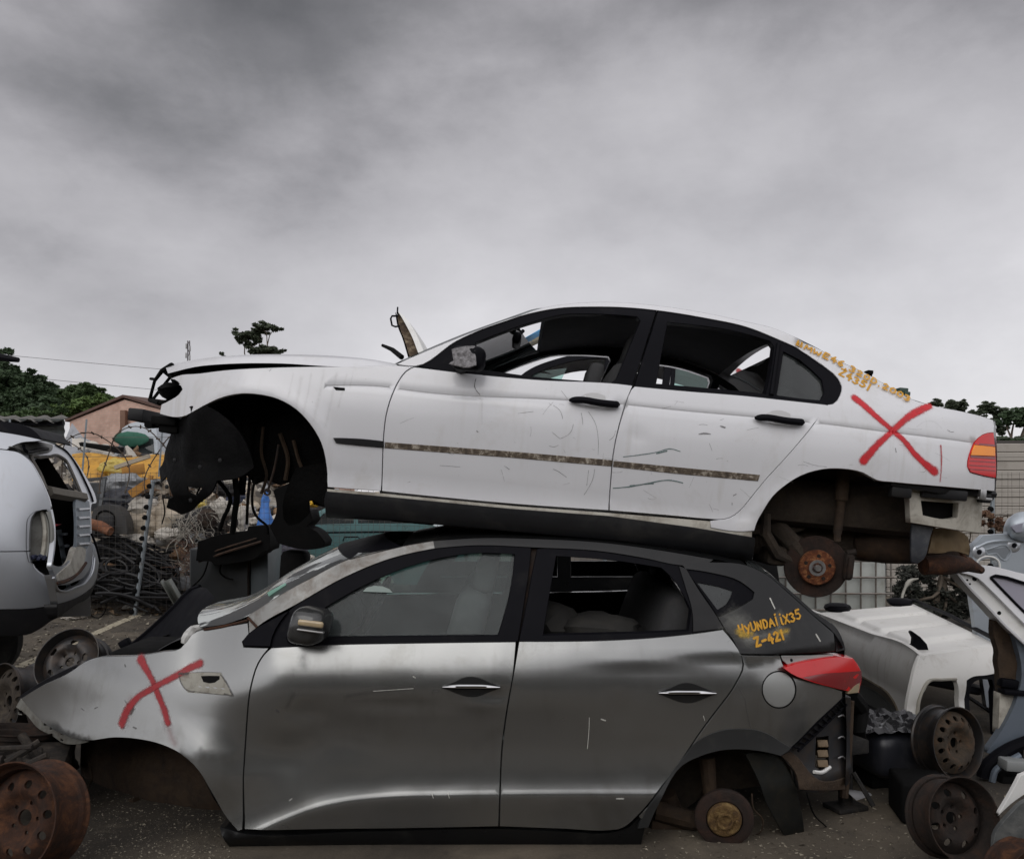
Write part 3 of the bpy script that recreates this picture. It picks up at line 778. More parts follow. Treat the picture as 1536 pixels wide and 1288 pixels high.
    for k in range(5):
        a = 2 * math.pi * k / 5 + .3; q = HM @ Matrix.Translation((.060 * math.cos(a), -.0115, .060 * math.sin(a)))
        obj('wheel_bolt_hole', MB().lathe([(0, -.001), (.008, -.002), (.010, .003)], q, 10), M_rustd, bd)
    obj('hub_nut', hn, M_steel, bd)
    cal = MB(); cm = HM.to_3x3()
    cal.box(HM @ Vector((.148, .02, .02)), (.045, .09, .13), cm, .014); cal.box(HM @ Vector((.15, -.035, .02)), (.03, .03, .11), cm, .01)
    cal.tube([HM @ Vector((.135, .0, .085)), HM @ Vector((.175, .0, .10))], .016, 8); obj('brake_caliper', cal, M_rustd, bd)
    sf = MB().box(S.w(1230, 806, .75), (.55, .6, .20), rx, .06).box(S.w(1150, 815, .6), (.3, .5, .14), rx, .05)
    obj('rear_subframe', sf, M_muddy, root)
    obj('boot_floor', MB().box(M @ Vector((1.55, .9, S.px(1390, 768, .1).z)), (1.0, 1.25, .26), rx, .08), M_muddy, root)
    arm = MB().tube([hubc + Vector((0, .08, 0)), S.w(1190, 815, .25), S.w(1165, 790, .35)], [.05, .045, .05], 10)
    arm.tube([S.w(1150, 770, .2), S.w(1148, 800, .2), S.w(1165, 830, .2), S.w(1195, 845, .18)], [.02, .03, .03, .02], 8)
    arm.tube([hubc + Vector((0, .09, 0)), S.w(1250, 838, .6), S.w(1260, 836, 1.5)], .035, 8)
    arm.box(S.w(1150, 830, .4), (.12, .4, .10), rx, .03)
    obj('rear_axle_arm', arm, M_muddy, root)
    sa = MB().tube([S.w(1265, 700, .22), S.w(1262, 750, .22)], .033, 12); sa.tube([S.w(1262, 750, .22), S.w(1256, 800, .2)], .022, 12); sa.tube([S.w(1256, 796, .19), S.w(1256, 812, .19)], .018, 8)
    obj('shock_absorber', sa, M_brown, root)
    tk = MB()
    q = resample([S.w(1275, 818, .55), S.w(1290, 816, .5), S.w(1330, 817, .45), S.w(1420, 822, .45), S.w(1440, 828, .45)], 14)
    tk.tube(q, [.05, .085, .095] + [.1] * 9 + [.085, .05], 18)
    mf = obj('exhaust_silencer', tk, rust('brown_silencer', (.042, .025, .015), (.018, .013, .010), (.085, .048, .025), 7), root)
    tp = MB().tube([S.w(1385, 848, .30), S.w(1420, 846, .28), S.w(1452, 846, .25), S.w(1472, 855, .22)], [.05, .055, .04, .02], 12)
    tp.tube([S.w(1440, 826, .3), S.w(1448, 838, .25), S.w(1471, 856, .2)], .012, 6)
    obj('exhaust_tailpipe', tp, M_rust, root)
    hsx = [(1401, 793), (1425, 793), (1444, 799), (1452, 806), (1453, 832), (1444, 829), (1430, 826), (1412, 829), (1392, 829), (1396, 812)]
    obj('heat_shield', S.panel(hsx, gap=0, flange=.01, step=.02, dy=.2, lift=lambda x, z: .02 * mnoise.noise(Vector((x * 22, z * 9, 1))) + .012 * mnoise.noise(Vector((x * 60, z * 30, 4))), lines=[]), pm('tan_heat_shield', (.20, .145, .08), .75, .3, .3, 10, dirt=.5, dcol=(.10, .06, .03), ds=12), root)
    # bare bumper mount at the rear
    rp = [(1366, 722), (1420, 729), (1492, 737), (1474, 741), (1472, 800), (1440, 795), (1400, 788), (1372, 784)]
    rec = [(1381, 750), (1438, 754), (1437, 776), (1430, 778), (1384, 773)]
    obj('bumper_recess_panel', S.panel([(1362, 720), (1420, 727), (1474, 734), (1471, 799), (1440, 795), (1402, 789), (1366, 783)], [rec], gap=0, flange=.05, dy=.07, lines=[], hflange=.06), M_white_in, root)
    obj('vent_flap', S.panel(rec, gap=0, flange=.0, dy=.12, lines=[]), M_black, root)
    for pts_ in ([(1449, 755), (1449, 778)], [(1460, 757), (1460, 780)]):
        pass
    br = MB().tube([S.w(1335, 724, .03), S.w(1405, 734, .03), S.w(1491, 742, .05)], [.016, .022, .018], 6); br.box(S.w(1350, 737, .05), (.10, .05, .06), rx, .01); br.box(S.w(1415, 741, .045), (.22, .04, .05), rx, .008); br.box(S.w(1476, 747, .04), (.06, .03, .045), rx, .006)
    obj('bumper_bracket', br, M_plast, root)
    obj('bumper_bracket', MB().box(S.w(1473, 741, .0), (.03, .03, .05), rx, .004).box(S.w(1477, 748, -.005), (.07, .012, .012), rx, .002), M_steel, root)
    fp = [(1369, 781), (1402, 783), (1396, 812), (1388, 838), (1378, 845), (1369, 843)]
    obj('mud_flap', S.panel(fp, gap=0, flange=.012, dy=.10, lines=[], lift=lambda x, z: .02 * math.sin(14 * z)), pm('scuffed_blue_black_plastic', (.030, .034, .042), .5, 0, .3, 8, dirt=.5, dcol=(.10, .10, .10), ds=16), root)
    # tail lamp
    tl = [(1490.5, 649), (1474, 653), (1462, 665), (1454.5, 682), (1452, 699.7), (1456, 707.5), (1474, 712.5), (1494, 716.5)]
    lamp = obj('tail_lamp', S.panel(tl, gap=.001, dy=-.006, flange=.03, lines=[]), M_tail, root)
    obj('indicator_lens', S.panel([(1462.5, 667.5), (1493, 670.5), (1493, 684), (1456, 682.5)], gap=.001, dy=-.011, flange=.008, lines=[]), M_amber, lamp)
    db = MB()
    for y1, y2, x1 in ((664.5, 667, 1463), (683, 686, 1456), (690.5, 691.3, 1455), (697, 697.8, 1454), (703, 703.7, 1455)):
        q = S.panel([(x1, y1), (1493, y1 + 2.5), (1493, y2 + 2.5), (x1, y2)], gap=0, dy=-.0075, flange=.002, lines=[], straight=True); db.add(q.v, q.f)
    obj('lens_rib', db, M_taild, lamp)
    # mirror with its glass gone
    mr = MB(); c = S.w(703, 538, -.12); mr.box(c, (.155, .10, .115), rx @ rotM(-14), .035, 4)
    mo = obj('door_mirror', mr, M_frame, root)
    mr = MB(); rr_ = random.Random(5)
    q = [(678, 524), (690, 521), (712, 519), (714, 547), (700, 551), (688, 549), (674, 545), (681, 541)]
    obj('broken_mirror_backing', S.panel(q, gap=0, flange=.01, dy=-.185, step=.012, lines=[], lift=lambda x, z: .012 * mnoise.noise(Vector((x * 60, z * 60, 2)))), pm('scratched_grey_plastic', (.33, .32, .33), .6, 0, .5, 40, dirt=.8, dcol=(.04, .035, .035), ds=40, bump=.8, bs=60), mo)
    obj('mirror_arm', MB().tube([S.w(690, 553, .01), S.w(696, 550, -.09)], [.03, .022], 8), M_frame, mo)
    # handles
    def handle(x, y, L, parent):
        cup = S.panel([(x - 22, y - 8), (x - 12, y - 13), (x + 4, y - 13.5), (x + 16, y - 9), (x + 17, y + 5), (x + 4, y + 8), (x - 14, y + 6)], gap=0, dy=-.0012, flange=.002, lines=[])
        obj('handle_recess', cup, pm('recess_white', (.50, .50, .50), .4, 0, .05, 5), parent)
        hb = MB(); a = S.w(x - L, y - 3, -.012); b = S.w(x - L * .5, y - 3.2, -.034); c = S.w(x + L * .2, y + 1, -.038); d = S.w(x + L * .65, y + 3, -.032); e = S.w(x + L * .98, y + 4, -.012)
        q = resample([a, b, c, d, e], 18)
        hb.tube(q, [.006 + .011 * min(1, 6 * (i / 17) * (1 - i / 17) + .35) if 0 < i < 17 else .006 for i in range(18)], 10)
        hb.box(S.w(x + L * .66, y + 3, -.026), (.075, .03, .033), rx, .012)
        obj('door_handle', hb, M_frame, parent)
    handle(892, 603, 38, prt['front_door']); handle(1169.5, 629.5, 37.5, prt['rear_door'])
    obj('indicator_opening', S.panel([(500, 580.5), (517, 582), (517, 585.5), (504, 585)], gap=0, dy=-.002, flange=.003, lines=[]), M_black, prt['front_fender'])
    # red cross, yellow writing, scratches
    obj('spray_cross', S.strokes([([(1282, 597), (1296, 608), (1315, 625), (1338, 645), (1355, 660), (1375, 684), (1402, 707)], [.0125, .0105, .009, .009, .009, .010, .0145]), ([(1394, 608.5), (1376, 617), (1360, 627), (1338, 647), (1315, 668), (1295, 691)], [.0105, .0125, .010, .0095, .0115, .0145])], grow=2.2), M_red, root)
    r_ = random.Random(17)
    for k in range(46):
        x0, y0 = r_.choice(((r_.uniform(590, 900), r_.uniform(600, 730)), (r_.uniform(930, 1180), r_.uniform(600, 770)), (r_.uniform(780, 910), r_.uniform(600, 690)), (r_.uniform(1180, 1440), r_.uniform(640, 720))))
        a_ = r_.choice((r_.gauss(.1, .25), r_.uniform(0, 3.1))); L_ = r_.uniform(3, 26); c_ = r_.uniform(-5, 5)
        obj('scratch', S.strokes([([(x0, y0 + x0 * .0), (x0 + L_ * .5 * math.cos(a_) + c_ * .3, y0 + L_ * .5 * math.sin(a_) + c_ * .4), (x0 + L_ * math.cos(a_), y0 + L_ * math.sin(a_))], r_.choice((.0006, .0008, .0012)))], cols=4), r_.choice((M_scrf, M_scrf, M_scr)), root)
    obj('overspray', S.strokes([([(1282, 597), (1315, 625), (1338, 645), (1375, 684), (1402, 707)], .024), ([(1394, 608.5), (1360, 627), (1315, 668), (1295, 691)], .024)], grow=1.5, dy=-.0014), M_mist2, root)
    obj('spray_drip', S.strokes([([(1411, 668), (1412, 690), (1410, 722)], .0045)]), M_redthin, root)
    tx = text_strokes(S, 'BMW', (1193, 516.5), (12.6, 6.4), 6.6, .0042, seed=3) + text_strokes(S, 'E46.320D.2003', (1233, 535.5), (10.7, 5.55), 7.4, .0043, seed=5)
    obj('painted_writing', S.strokes(tx, grow=1.5, cols=6, step=.005, dy=-.007), M_yel, root)
    obj('painted_writing', S.strokes(text_strokes(S, 'Z4351', (1257.5, 561), (10.2, 5.6), 9.5, .0046, seed=8), grow=1.5, cols=6, step=.005, dy=-.0022), M_yel, root)
    sc1 = [[(882, 617), (893, 635), (897, 655), (897, 682)], [(842, 586), (851, 598)], [(830, 608), (840, 616), (844, 628)], [(828, 648), (840, 658), (856, 648), (860, 636)], [(892, 703), (890, 715), (876, 742)], [(883, 705), (880, 728)], [(777, 620), (800, 617)], [(660, 698), (690, 700)], [(914, 660), (920, 655), (923, 646)], [(1064, 665), (1068, 676)], [(1080, 630), (1086, 628)], [(1012, 607), (1016, 602)], [(404, 557), (407, 553)], [(1205, 692), (1220, 697), (1240, 700)]]
    sparts('scratch', S, [(q, .0009) for q in sc1], M_scr, root)
    sparts('scratch', S, [([(935, 685), (960, 682), (985, 678), (1005, 673), (1020, 677)], .0018), ([(920, 732), (950, 729), (975, 724), (1003, 720), (1024, 724)], .0024), ([(945, 728), (980, 725)], .002), ([(985, 680), (1000, 676)], .003)], M_scrg, root)
    sparts('chip', S, [([(1048, 651), (1057, 650), (1066, 651)], [.002, .006, .002]), ([(1081, 639), (1087, 641)], .004), ([(1100, 743), (1104, 741)], .002), ([(1098, 757), (1098, 754)], .002), ([(715, 646), (717, 648)], .002), ([(714, 568), (712, 580), (720, 592)], .002), ([(1343, 672), (1344, 678)], .002)], M_scr, root)
    sparts('water_stain', S, [([(440, 560), (436, 580), (432, 596)], .006), ([(452, 566), (448, 590), (444, 612)], .010), ([(467, 560), (462, 590), (455, 620)], .008), ([(486, 556), (480, 590), (470, 630)], .012), ([(505, 560), (497, 600), (488, 640)], .010), ([(520, 562), (514, 585), (508, 610)], .008), ([(530, 558), (525, 580)], .006), ([(710, 570), (716, 590), (722, 600)], .009), ([(723, 605), (723, 636)], .005), ([(1375, 640), (1388, 632), (1404, 634), (1412, 642)], .004)], M_stain, root)
    # cabin: seats, dashboard, wheel, mirror
    def seat(xp, yp, yy, nm='front_seat'):
        base = S.M @ Vector((S.px(xp, yp, yy).x, yy, 0))
        def at(dx, dy, dz): return S.M @ Vector((S.px(xp, yp, yy).x + dx, yy + dy, dz))
        m = MB().box(at(-.1, 0, .36), (.5, .5, .16), rx, .06, 3); m.box(at(.2, 0, .62), (.15, .48, .60), rx @ rotM(0, 18), .06, 3)
        s_ = obj(nm, m, M_seat, root)
        obj('headrest', MB().box(at(.33, 0, 1.0), (.10, .26, .20), rx @ rotM(0, 14), .05, 4).tube([at(.29, -.06, .85), at(.32, -.06, .95)], .008, 6).tube([at(.29, .06, .85), at(.32, .06, .95)], .008, 6), M_seat, s_)
    seat(845, 640, .50); seat(845, 640, 1.24)
    bs = MB(); q = S.px(1085, 650, .87)
    bs.box(S.M @ Vector((q.x - .15, .87, .36)), (.5, 1.3, .16), rx, .06, 3); bs.box(S.M @ Vector((q.x + .12, .87, .50)), (.16, 1.3, .50), rx @ rotM(0, 22), .06, 3)
    b_ = obj('rear_seat', bs, M_seat, root)
    for yy in (.5, 1.24): obj('headrest', MB().box(S.M @ Vector((q.x + .16, yy, .84)), (.10, .26, .14), rx @ rotM(0, 20), .045, 4), M_seat, b_)
    obj('parcel_shelf', MB().box(S.M @ Vector((q.x + .55, .87, .60)), (.55, 1.2, .03), rx, .01), M_plast, root)
    db = MB(); db.box(S.M @ Vector((S.px(690, 600, .87).x, .87, .62)), (.42, 1.38, .20), rx, .07, 3); obj('dashboard', db, M_plast, root)
    swc = S.M @ Vector((S.px(745, 590, 1.2).x, 1.22, .68)); sm = Matrix.Translation(swc) @ rotM(0, ang, 0).to_4x4() @ rotM(90, 0, 0).to_4x4() @ rotM(0, 0, 25).to_4x4()
    sw = MB().lathe([(.185 + .014 * math.cos(a), .014 * math.sin(a)) for a in [k * math.pi / 4 for k in range(8)]], sm, 32, True)
    sw.tube([sm @ Vector((-.18, 0, 0)), sm @ Vector((.18, 0, 0))], .014, 6); obj('steering_wheel', sw, M_plast, root)
    im = MB().box(S.w(775, 511, .87), (.05, .24, .07), rx @ rotM(0, 10), .02, 3); im.tube([S.w(775, 505, .87), S.w(785, 496, .87)], .012, 6); obj('interior_mirror', im, M_frame, root)
    obj('windscreen_sticker', MB().box(S.w(797, 506, 1.15), (.004, .22, .13), rx @ rotM(0, 55), .001), pm('blue_sticker', (.05, .32, .62), .4), root)
    pc = MB().tube([S.w(728, 549, 1.42), S.w(770, 526, 1.45), S.w(816, 506, 1.45)], [.03, .028, .02], 8); obj('pillar_trim', pc, pm('stained_pillar_trim', (.20, .17, .10), .8, 0, .5, 9, dirt=.6, dcol=(.05, .07, .10), ds=9), root)
    wp = MB().tube([S.w(574, 518, .9), S.w(588, 524, .8), S.w(603, 536, .75)], [.01, .014, .016], 6); obj('wiper_arm', wp, M_black, root)
    th = MB().box(S.w(1303, 559, .06), (.03, .05, .02), rx, .004).box(S.w(1306, 561, .06), (.012, .02, .03), rx, .003); obj('screen_clip', th, M_black, root)
    th = MB().box(S.w(1352, 587, .06), (.045, .06, .03), rx, .004).box(S.w(1358, 591, .06), (.03, .05, .02), rx, .003); obj('screen_clip', th, pm('green_black_plastic', (.03, .06, .045), .5), root)
    return root, S
sedan, SS = make_sedan()
# ================================================================ grey SUV at the bottom
def film_glass():
    m = glass('windscreen_film_painted_glare', (.30, .36, .35), .2, (.42, .46, .44), 5, .02)
    t = NT(m.node_tree); out = t.n['Material Output']; old = out.inputs[0].links[0].from_socket
    co = t.n['Texture Coordinate'].outputs['Object']
    v = t.mapv(co, (1.1, 2.6, 2.2), (.55, .3, 0))
    f = t.ramp(t.noise(v, 1.5, 7, .62, 1.1), [(.455, 0.0), (.475, 1.0)])
    df = t.new('ShaderNodeBsdfPrincipled'); df.inputs['Base Color'].default_value = (.010, .012, .010, 1); df.inputs['Roughness'].default_value = .35; df.inputs['Specular IOR Level'].default_value = .25
    wh = t.new('ShaderNodeBsdfPrincipled'); wh.inputs['Base Color'].default_value = (.62, .66, .63, 1); wh.inputs['Roughness'].default_value = .15  # white patches paint the sky's reflection into the glass
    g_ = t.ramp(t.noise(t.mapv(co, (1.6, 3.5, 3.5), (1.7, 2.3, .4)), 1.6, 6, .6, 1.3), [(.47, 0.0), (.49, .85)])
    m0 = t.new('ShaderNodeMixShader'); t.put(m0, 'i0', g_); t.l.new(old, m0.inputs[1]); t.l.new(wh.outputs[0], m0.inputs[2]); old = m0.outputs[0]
    mx = t.new('ShaderNodeMixShader'); t.put(mx, 'i0', f); t.l.new(old, mx.inputs[1]); t.l.new(df.outputs[0], mx.inputs[2]); t.l.new(mx.outputs[0], out.inputs[0])
    return m
def make_suv():
    M = Matrix.Translation(Vector(((690 - PCX) * 3.83 / F, 3.83, 0)))
    root = thing('scrap_suv', 'dented dark grey hatchback on the ground under the white sedan, red X on its fender', 'scrap car', M)
    prof = hermite([(-.1, .12), (.0, .06), (.06, .036), (.10, .028), (.17, .014), (.235, .0), (.252, .0002), (.275, .0085), (.30, .0165), (.33, .0235), (.37, .029), (.45, .032), (.56, .020), (.65, .005), (.70, .001), (.75, .004), (.80, .014), (.86, .032), (.93, .058), (1.02, .092), (1.15, .15), (1.27, .21), (1.36, .262), (1.42, .31), (1.48, .38)])
    zx = hermite([(-1.6, .10), (-1.1, .05), (-.93, .075), (-.80, .13), (-.62, .195), (-.35, .235), (0, .245), (.4, .25), (1.0, .25)])
    def g(x, z):
        zz = z
        c = zx(max(-1.5, min(1.0, x)))
        if z < .45: zz = z + (.25 - c) * (1 - sstep(.30, .45, z)) * sstep(-.03, .07, z)
        y = prof(zz)
        if x < -.95: y += .42 * ((-.95 - x) / 1.1) ** 2.0; y = y - (y - .42 * ((-.95 - x) / 1.1) ** 2.0) * .5 * sstep(.55, .25, z) * sstep(-.95, -1.2, x)
        if x > 1.15: y += .30 * ((x - 1.15) / .72) ** 2.3
        # wheel arch flares
        for cx, cz, r, am in ((-1.50, .06, .45, .004), (1.21, .08, .40, .0)):
            d = math.hypot(x - cx, (z - cz))
            y -= am * sstep(r + .16, r + .04, d) * sstep(-.05, .1, z)
        # rising crease on the rear door and the wedge along the shoulder
        if x > .45:
            zl = .835 + .03 * (x - .45)
            y += .014 * sstep(.45, .95, x) * (1 - sstep(zl - .035, zl + .012, z)) * sstep(.5, .72, z)
        # crash dents on the front door and the fender
        for dx, dz, rx_, rz_, am in ((-.55, .52, .16, .12, .016), (-.78, .42, .13, .10, .018), (-.70, .62, .10, .05, .010), (.08, .66, .07, .03, -.007), (.17, .70, .06, .03, .008), (-.3, .66, .2, .03, .006), (.72, .62, .05, .08, .006), (-.95, .45, .1, .12, .008)):
            d2 = ((x - dx) / rx_) ** 2 + ((z - dz) / rz_) ** 2
            if d2 < 8: y += 1.35 * am * math.exp(-d2)
        hz = max(0, z - .42); y += .54 * sstep(-.72, -1.28, x) * (.36 * (1 - math.exp(-(hz / .36) ** 1.35)))
        y += .0028 * mnoise.noise(Vector((x * 2.6, z * 4.3, 3))) + .0010 * mnoise.noise(Vector((x * 8, z * 10, 7)))
        return y
    S = Surf(M, g, 1.80)
    for cx, cz, r in ((-1.50, .06, .45), (1.21, .08, .40)):
        for e in (.04, .07, .10, .13, .16): S.extra.append([(cx + (r + e) * math.cos(a), cz + (r + e) * math.sin(a)) for a in [math.pi * k / 60 for k in range(61)]])
    for e in (-.03, -.012, -.004, .002, .010, .02, .03, .042, .056, .075, .10): S.extra.append([(-1.0 + .035 * k, zx(min(1.0, -1.0 + .035 * k)) + e) for k in range(64)])
    LF = [(406, 970), (396, 981), (387.5, 994), (377, 1026.5), (371, 1071.7), (367, 1129), (365, 1190), (364, 1244)]
    LM = [(775.5, 961.5), (770.6, 1006), (760, 1067.6), (752.5, 1129), (750, 1190.6), (748.5, 1239.5)]
    LR = [(1086.5, 943), (1101, 963), (1113, 983), (1115, 996), (1105, 1022.5), (1076, 1063.5), (1051.7, 1096), (1027, 1133), (1006.6, 1162), (986, 1188.5), (957, 1223), (941, 1237.8), (928, 1244), (915, 1245.5)]
    archF = [(357, 1247), (340, 1227.5), (316, 1186.5), (299, 1158), (271, 1131), (242, 1117), (205, 1108.6), (172, 1106.5), (133, 1111)]
    archR = [(972, 1240), (1000, 1180), (1023, 1147.5), (1051.7, 1133), (1080, 1125), (1109, 1123), (1142, 1126), (1170.6, 1134)]
    fender_top = [(31, 1047), (60, 1029), (111, 1003), (122, 995), (150, 984.5), (164, 983.5), (213, 981.5), (246, 976), (271, 971), (280, 961), (287, 951), (303, 943.5), (340, 938.5), (372, 933)]
    apil_top = [(300, 941), (340, 935), (373, 923), (446.6, 877.5), (524.5, 838.5), (602.5, 820), (660, 810), (720, 806), (795, 806.5), (904, 813), (1000, 826), (1070, 838), (1121, 848), (1150, 861), (1181.6, 887), (1222.5, 924), (1251, 948.5), (1267, 974)]
    frame_top = [(386, 939.5), (446.6, 904.5), (516, 865.5), (586, 837), (651.7, 822.5), (709, 818), (795, 820.5)]
    prt = {}
    def add(nm, mt, mb, par=root):
        o = obj(nm, mb, mt, par); prt.setdefault(nm, o); return o
    add('front_fender', M_grey, S.panel(fender_top + [(374, 951), (364, 962), (366, 969.5), (404, 971)] + LF[1:] + archF, corner=42))
    add('front_door', M_grey, S.panel([(407, 970.5), (436, 969), (487.6, 966.5), (627, 963.5), (774.7, 961.5)] + LM[1:] + [(560, 1243), (366, 1244)] + LF[::-1][1:-1]))
    add('rear_door', M_grey, S.panel([(778, 961), (904, 959.7), (980, 955.5), (1027, 951), (1084.5, 943)] + LR[1:] + [(842.5, 1243)] + LM[::-1][:-1]))
    # quarter panel (grey, lower) and matt upper pillar
    add('rear_quarter_panel', M_grey, S.panel([(1109, 982), (1170.6, 982.5), (1178, 1002), (1182, 1007), (1210, 1019), (1251, 1031), (1264, 1036), (1263.5, 1047), (1225, 1083), (1187, 1121), (1172, 1132)] + archR[::-1][:-1] + [(972, 1240), (957, 1224)] + LR[::-1][5:-2] + [(1113, 984)], corner=42))
    qw = [(1029, 853), (1068, 859), (1109, 871), (1131.6, 888), (1129.6, 898), (1101, 915), (1076, 926), (1050, 888)]
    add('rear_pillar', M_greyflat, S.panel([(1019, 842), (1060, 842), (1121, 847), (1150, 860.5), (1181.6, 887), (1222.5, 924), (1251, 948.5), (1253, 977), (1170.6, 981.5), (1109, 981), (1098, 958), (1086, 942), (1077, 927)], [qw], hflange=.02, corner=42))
    add('tailgate_edge', M_plast, S.panel([(1150, 858), (1181.6, 883), (1222.5, 919), (1256, 944), (1268, 974), (1254, 977), (1251, 949.5), (1222, 926), (1181, 889), (1152, 864)], gap=0, dy=.03))
    add('front_pillar', pm('scuffed_grey_paint', (.25, .25, .24), .5, .6, .15, 6, dirt=.6, dcol=(.09, .065, .045), ds=8, streak=.3), S.panel(apil_top[2:6] + [(650, 811.5), (652, 822)] + frame_top[:4][::-1] + [(374, 950)], gap=.0005, corner=50, flange=.02))
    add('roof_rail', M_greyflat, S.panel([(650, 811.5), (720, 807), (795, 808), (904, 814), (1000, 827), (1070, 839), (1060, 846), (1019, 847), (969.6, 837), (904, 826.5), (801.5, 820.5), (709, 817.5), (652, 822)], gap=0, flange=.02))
    h1 = [(489.7, 955.5), (488, 910), (545, 878), (602.5, 853), (668, 835), (709, 829.5), (772.6, 831), (764.4, 891), (747, 953)]
    h2 = [(834, 833.5), (824, 890), (814, 953), (904, 951), (980, 949), (1033, 946.6), (1037, 916), (1026, 893), (1008, 866), (992, 851), (912, 839)]
    add('front_window_frame', M_frame, S.panel([(408, 955), (420, 931), (446.6, 904.5), (516, 865.5), (586, 837), (651.7, 822.5), (709, 818), (797, 820.5), (793, 860), (786, 905), (777, 962), (627, 965), (487.6, 968), (436, 970.5), (406, 971)], [h1], gap=.002, dy=.006, hflange=.05, corner=30))
    add('rear_window_frame', M_frame, S.panel([(815, 822), (904, 827.5), (969.6, 838), (1019, 848), (1029, 853), (1050, 888), (1077, 927), (1086.5, 942), (1027, 952.5), (980, 957), (904, 961), (778, 962.5), (790, 905), (800, 850), (806, 823)], [h2], gap=.002, dy=.006, hflange=.05, corner=30))
    add('pillar_gap_trim', M_rustd, S.panel([(797, 821), (806, 822), (800, 850), (790, 905), (779, 961), (776.5, 961), (786, 905), (793, 860)], gap=0, dy=.03, flange=0))
    obj('window_glass', S.panel(h1, gap=-.005, dy=.026, flange=0, lines=[]), M_gfog, prt['front_window_frame'])
    obj('quarter_glass', S.panel(qw, gap=-.004, dy=.014, flange=0), M_gdark, prt['rear_pillar'])
    obj('glass_border', S.panel(qw, [[(1045, 873), (1080, 880), (1099, 886), (1090, 905), (1076, 914)]], gap=-.002, dy=.009, flange=0), M_frame, prt['rear_pillar'])
    obj('window_corner_trim', S.panel([(1019, 849), (1029, 853), (1050, 888), (1076, 926), (1085, 942), (1040, 947), (1038, 912), (1030, 885)], gap=0, dy=-.001, flange=.01), M_plast, prt['rear_window_frame'])
    obj('window_divider', MB().tube([S.w(1000, 851, .02), S.w(1036, 906, .02)], .010, 6).tube([S.w(1010, 855, .03), S.w(1040, 905, .03)], .006, 6), M_steel, prt['rear_window_frame'])
    obj('corner_trim', S.panel([(364, 961), (372, 951), (400, 934), (432, 917), (420, 932), (408, 955), (405, 969), (366, 968)], gap=.001, dy=-.008, flange=.015), M_frame, prt['front_fender'])
    add('side_sill', M_greyflat, S.panel([(357, 1248), (560, 1246.5), (748, 1243), (843, 1246.5), (915, 1249), (943, 1241), (962, 1222), (985, 1192), (966, 1245), (960, 1272), (748, 1276), (352, 1276), (330, 1240)], gap=0, dy=.018, flange=.2, corner=20))
    fo = [(1027, 1134), (1046, 1112), (1068, 1100), (1088, 1094.5), (1109, 1093), (1132, 1094.5), (1150, 1100), (1174, 1114.5), (1187, 1121.5), (1172, 1133)]
    add('arch_flare', M_flare, S.panel(fo + archR[::-1][1:] + [(957, 1242), (975, 1207), (1000, 1171)], gap=0, dy=-.004, flange=.03, corner=42))
    # flare band edges come from the shape; liner, bracket, wheel houses
    def well(arch, depth, mat, nm, back=None, dz=0):
        q = smooth_line([(p.x, p.z) for p in (S.px(a, b) for a, b in arch)], False, .05)
        rows = [[S.M @ Vector((x, S.g(x, z) + .012 + depth * k / 4, z + .02 * (k > 0))) for k in range(5)] for x, z in q]
        w = obj(nm, MB().grid(rows), mat, root)
        if back:
            V, T = fill2d([smooth_line(S.pl(back, depth * .9), True, .06, 30)], .07)
            obj('inner_arch_wall', MB().add([S.M @ Vector((x, S.g0(x, z) + depth * .9 + .03 * mnoise.noise(Vector((x * 4, z * 4, 2))), z)) for x, z in V], T), mat, w)
    well(archF, .50, M_brown, 'front_wheel_house', [(120, 1100), (172, 1095), (242, 1105), (300, 1150), (345, 1230), (320, 1228), (300, 1216), (285, 1208), (262, 1214), (240, 1206), (225, 1200), (200, 1198), (180, 1206), (150, 1188), (128, 1190)])
    well(archR, .42, M_muddy, 'rear_wheel_house', [(975, 1200), (1023, 1140), (1080, 1118), (1142, 1118), (1180, 1130), (1190, 1170), (1130, 1180), (1060, 1192), (1020, 1215), (980, 1220)])
    obj('mud_flap', S.panel([(1118, 1130), (1142, 1128), (1170, 1138), (1188, 1165), (1200, 1195), (1206, 1240), (1204, 1262), (1180, 1256), (1166, 1232), (1152, 1205), (1140, 1172)], gap=0, dy=.06, flange=.01, lines=[], lift=lambda x, z: .03 * math.sin(8 * z)), pm('torn_grey_felt', (.014, .0145, .013), .85, 0, .3, 8, spec=.15, dirt=.5, dcol=(.03, .025, .017), ds=9), root)
    hubc = S.w(1087, 1229, .06)
    HM = Matrix.Translation(hubc) @ rotM(-6, 0, 2).to_4x4()
    bd = obj('brake_disc', MB().lathe([(.0, .03), (.082, .02), (.084, .004), (.11, .006), (.128, .008), (.133, .012), (.134, .03), (.128, .04), (.0, .04)], HM, 48), M_disc, root)
    hb = MB().lathe([(.0, -.012), (.026, -.012), (.028, -.022), (.036, -.022), (.038, -.012), (.068, -.012), (.075, -.006), (.078, .01)], HM, 40)
    for k in range(5):
        a = 2 * math.pi * k / 5; hb.lathe([(0, -.026), (.007, -.026), (.008, -.010)], HM @ Matrix.Translation((.053 * math.cos(a), 0, .053 * math.sin(a))), 10)
        a += .63; hb.lathe([(0, -.0145), (.010, -.0145), (.012, -.011)], HM @ Matrix.Translation((.053 * math.cos(a), 0, .053 * math.sin(a))), 10)
    obj('brake_hat', hb, rust('gold_rust', (.13, .075, .025), (.04, .022, .012), (.30, .21, .085), 26), bd)
    ax = MB().tube([hubc + Vector((-.02, .05, 0)), S.w(1040, 1230, .2), S.w(985, 1215, .25)], [.04, .045, .05], 10)
    ax.box(S.w(1010, 1232, .3), (.26, .22, .07), rotM(0, 8), .02).tube([S.w(1000, 1190, .3), S.w(1010, 1215, .3)], .045, 12)
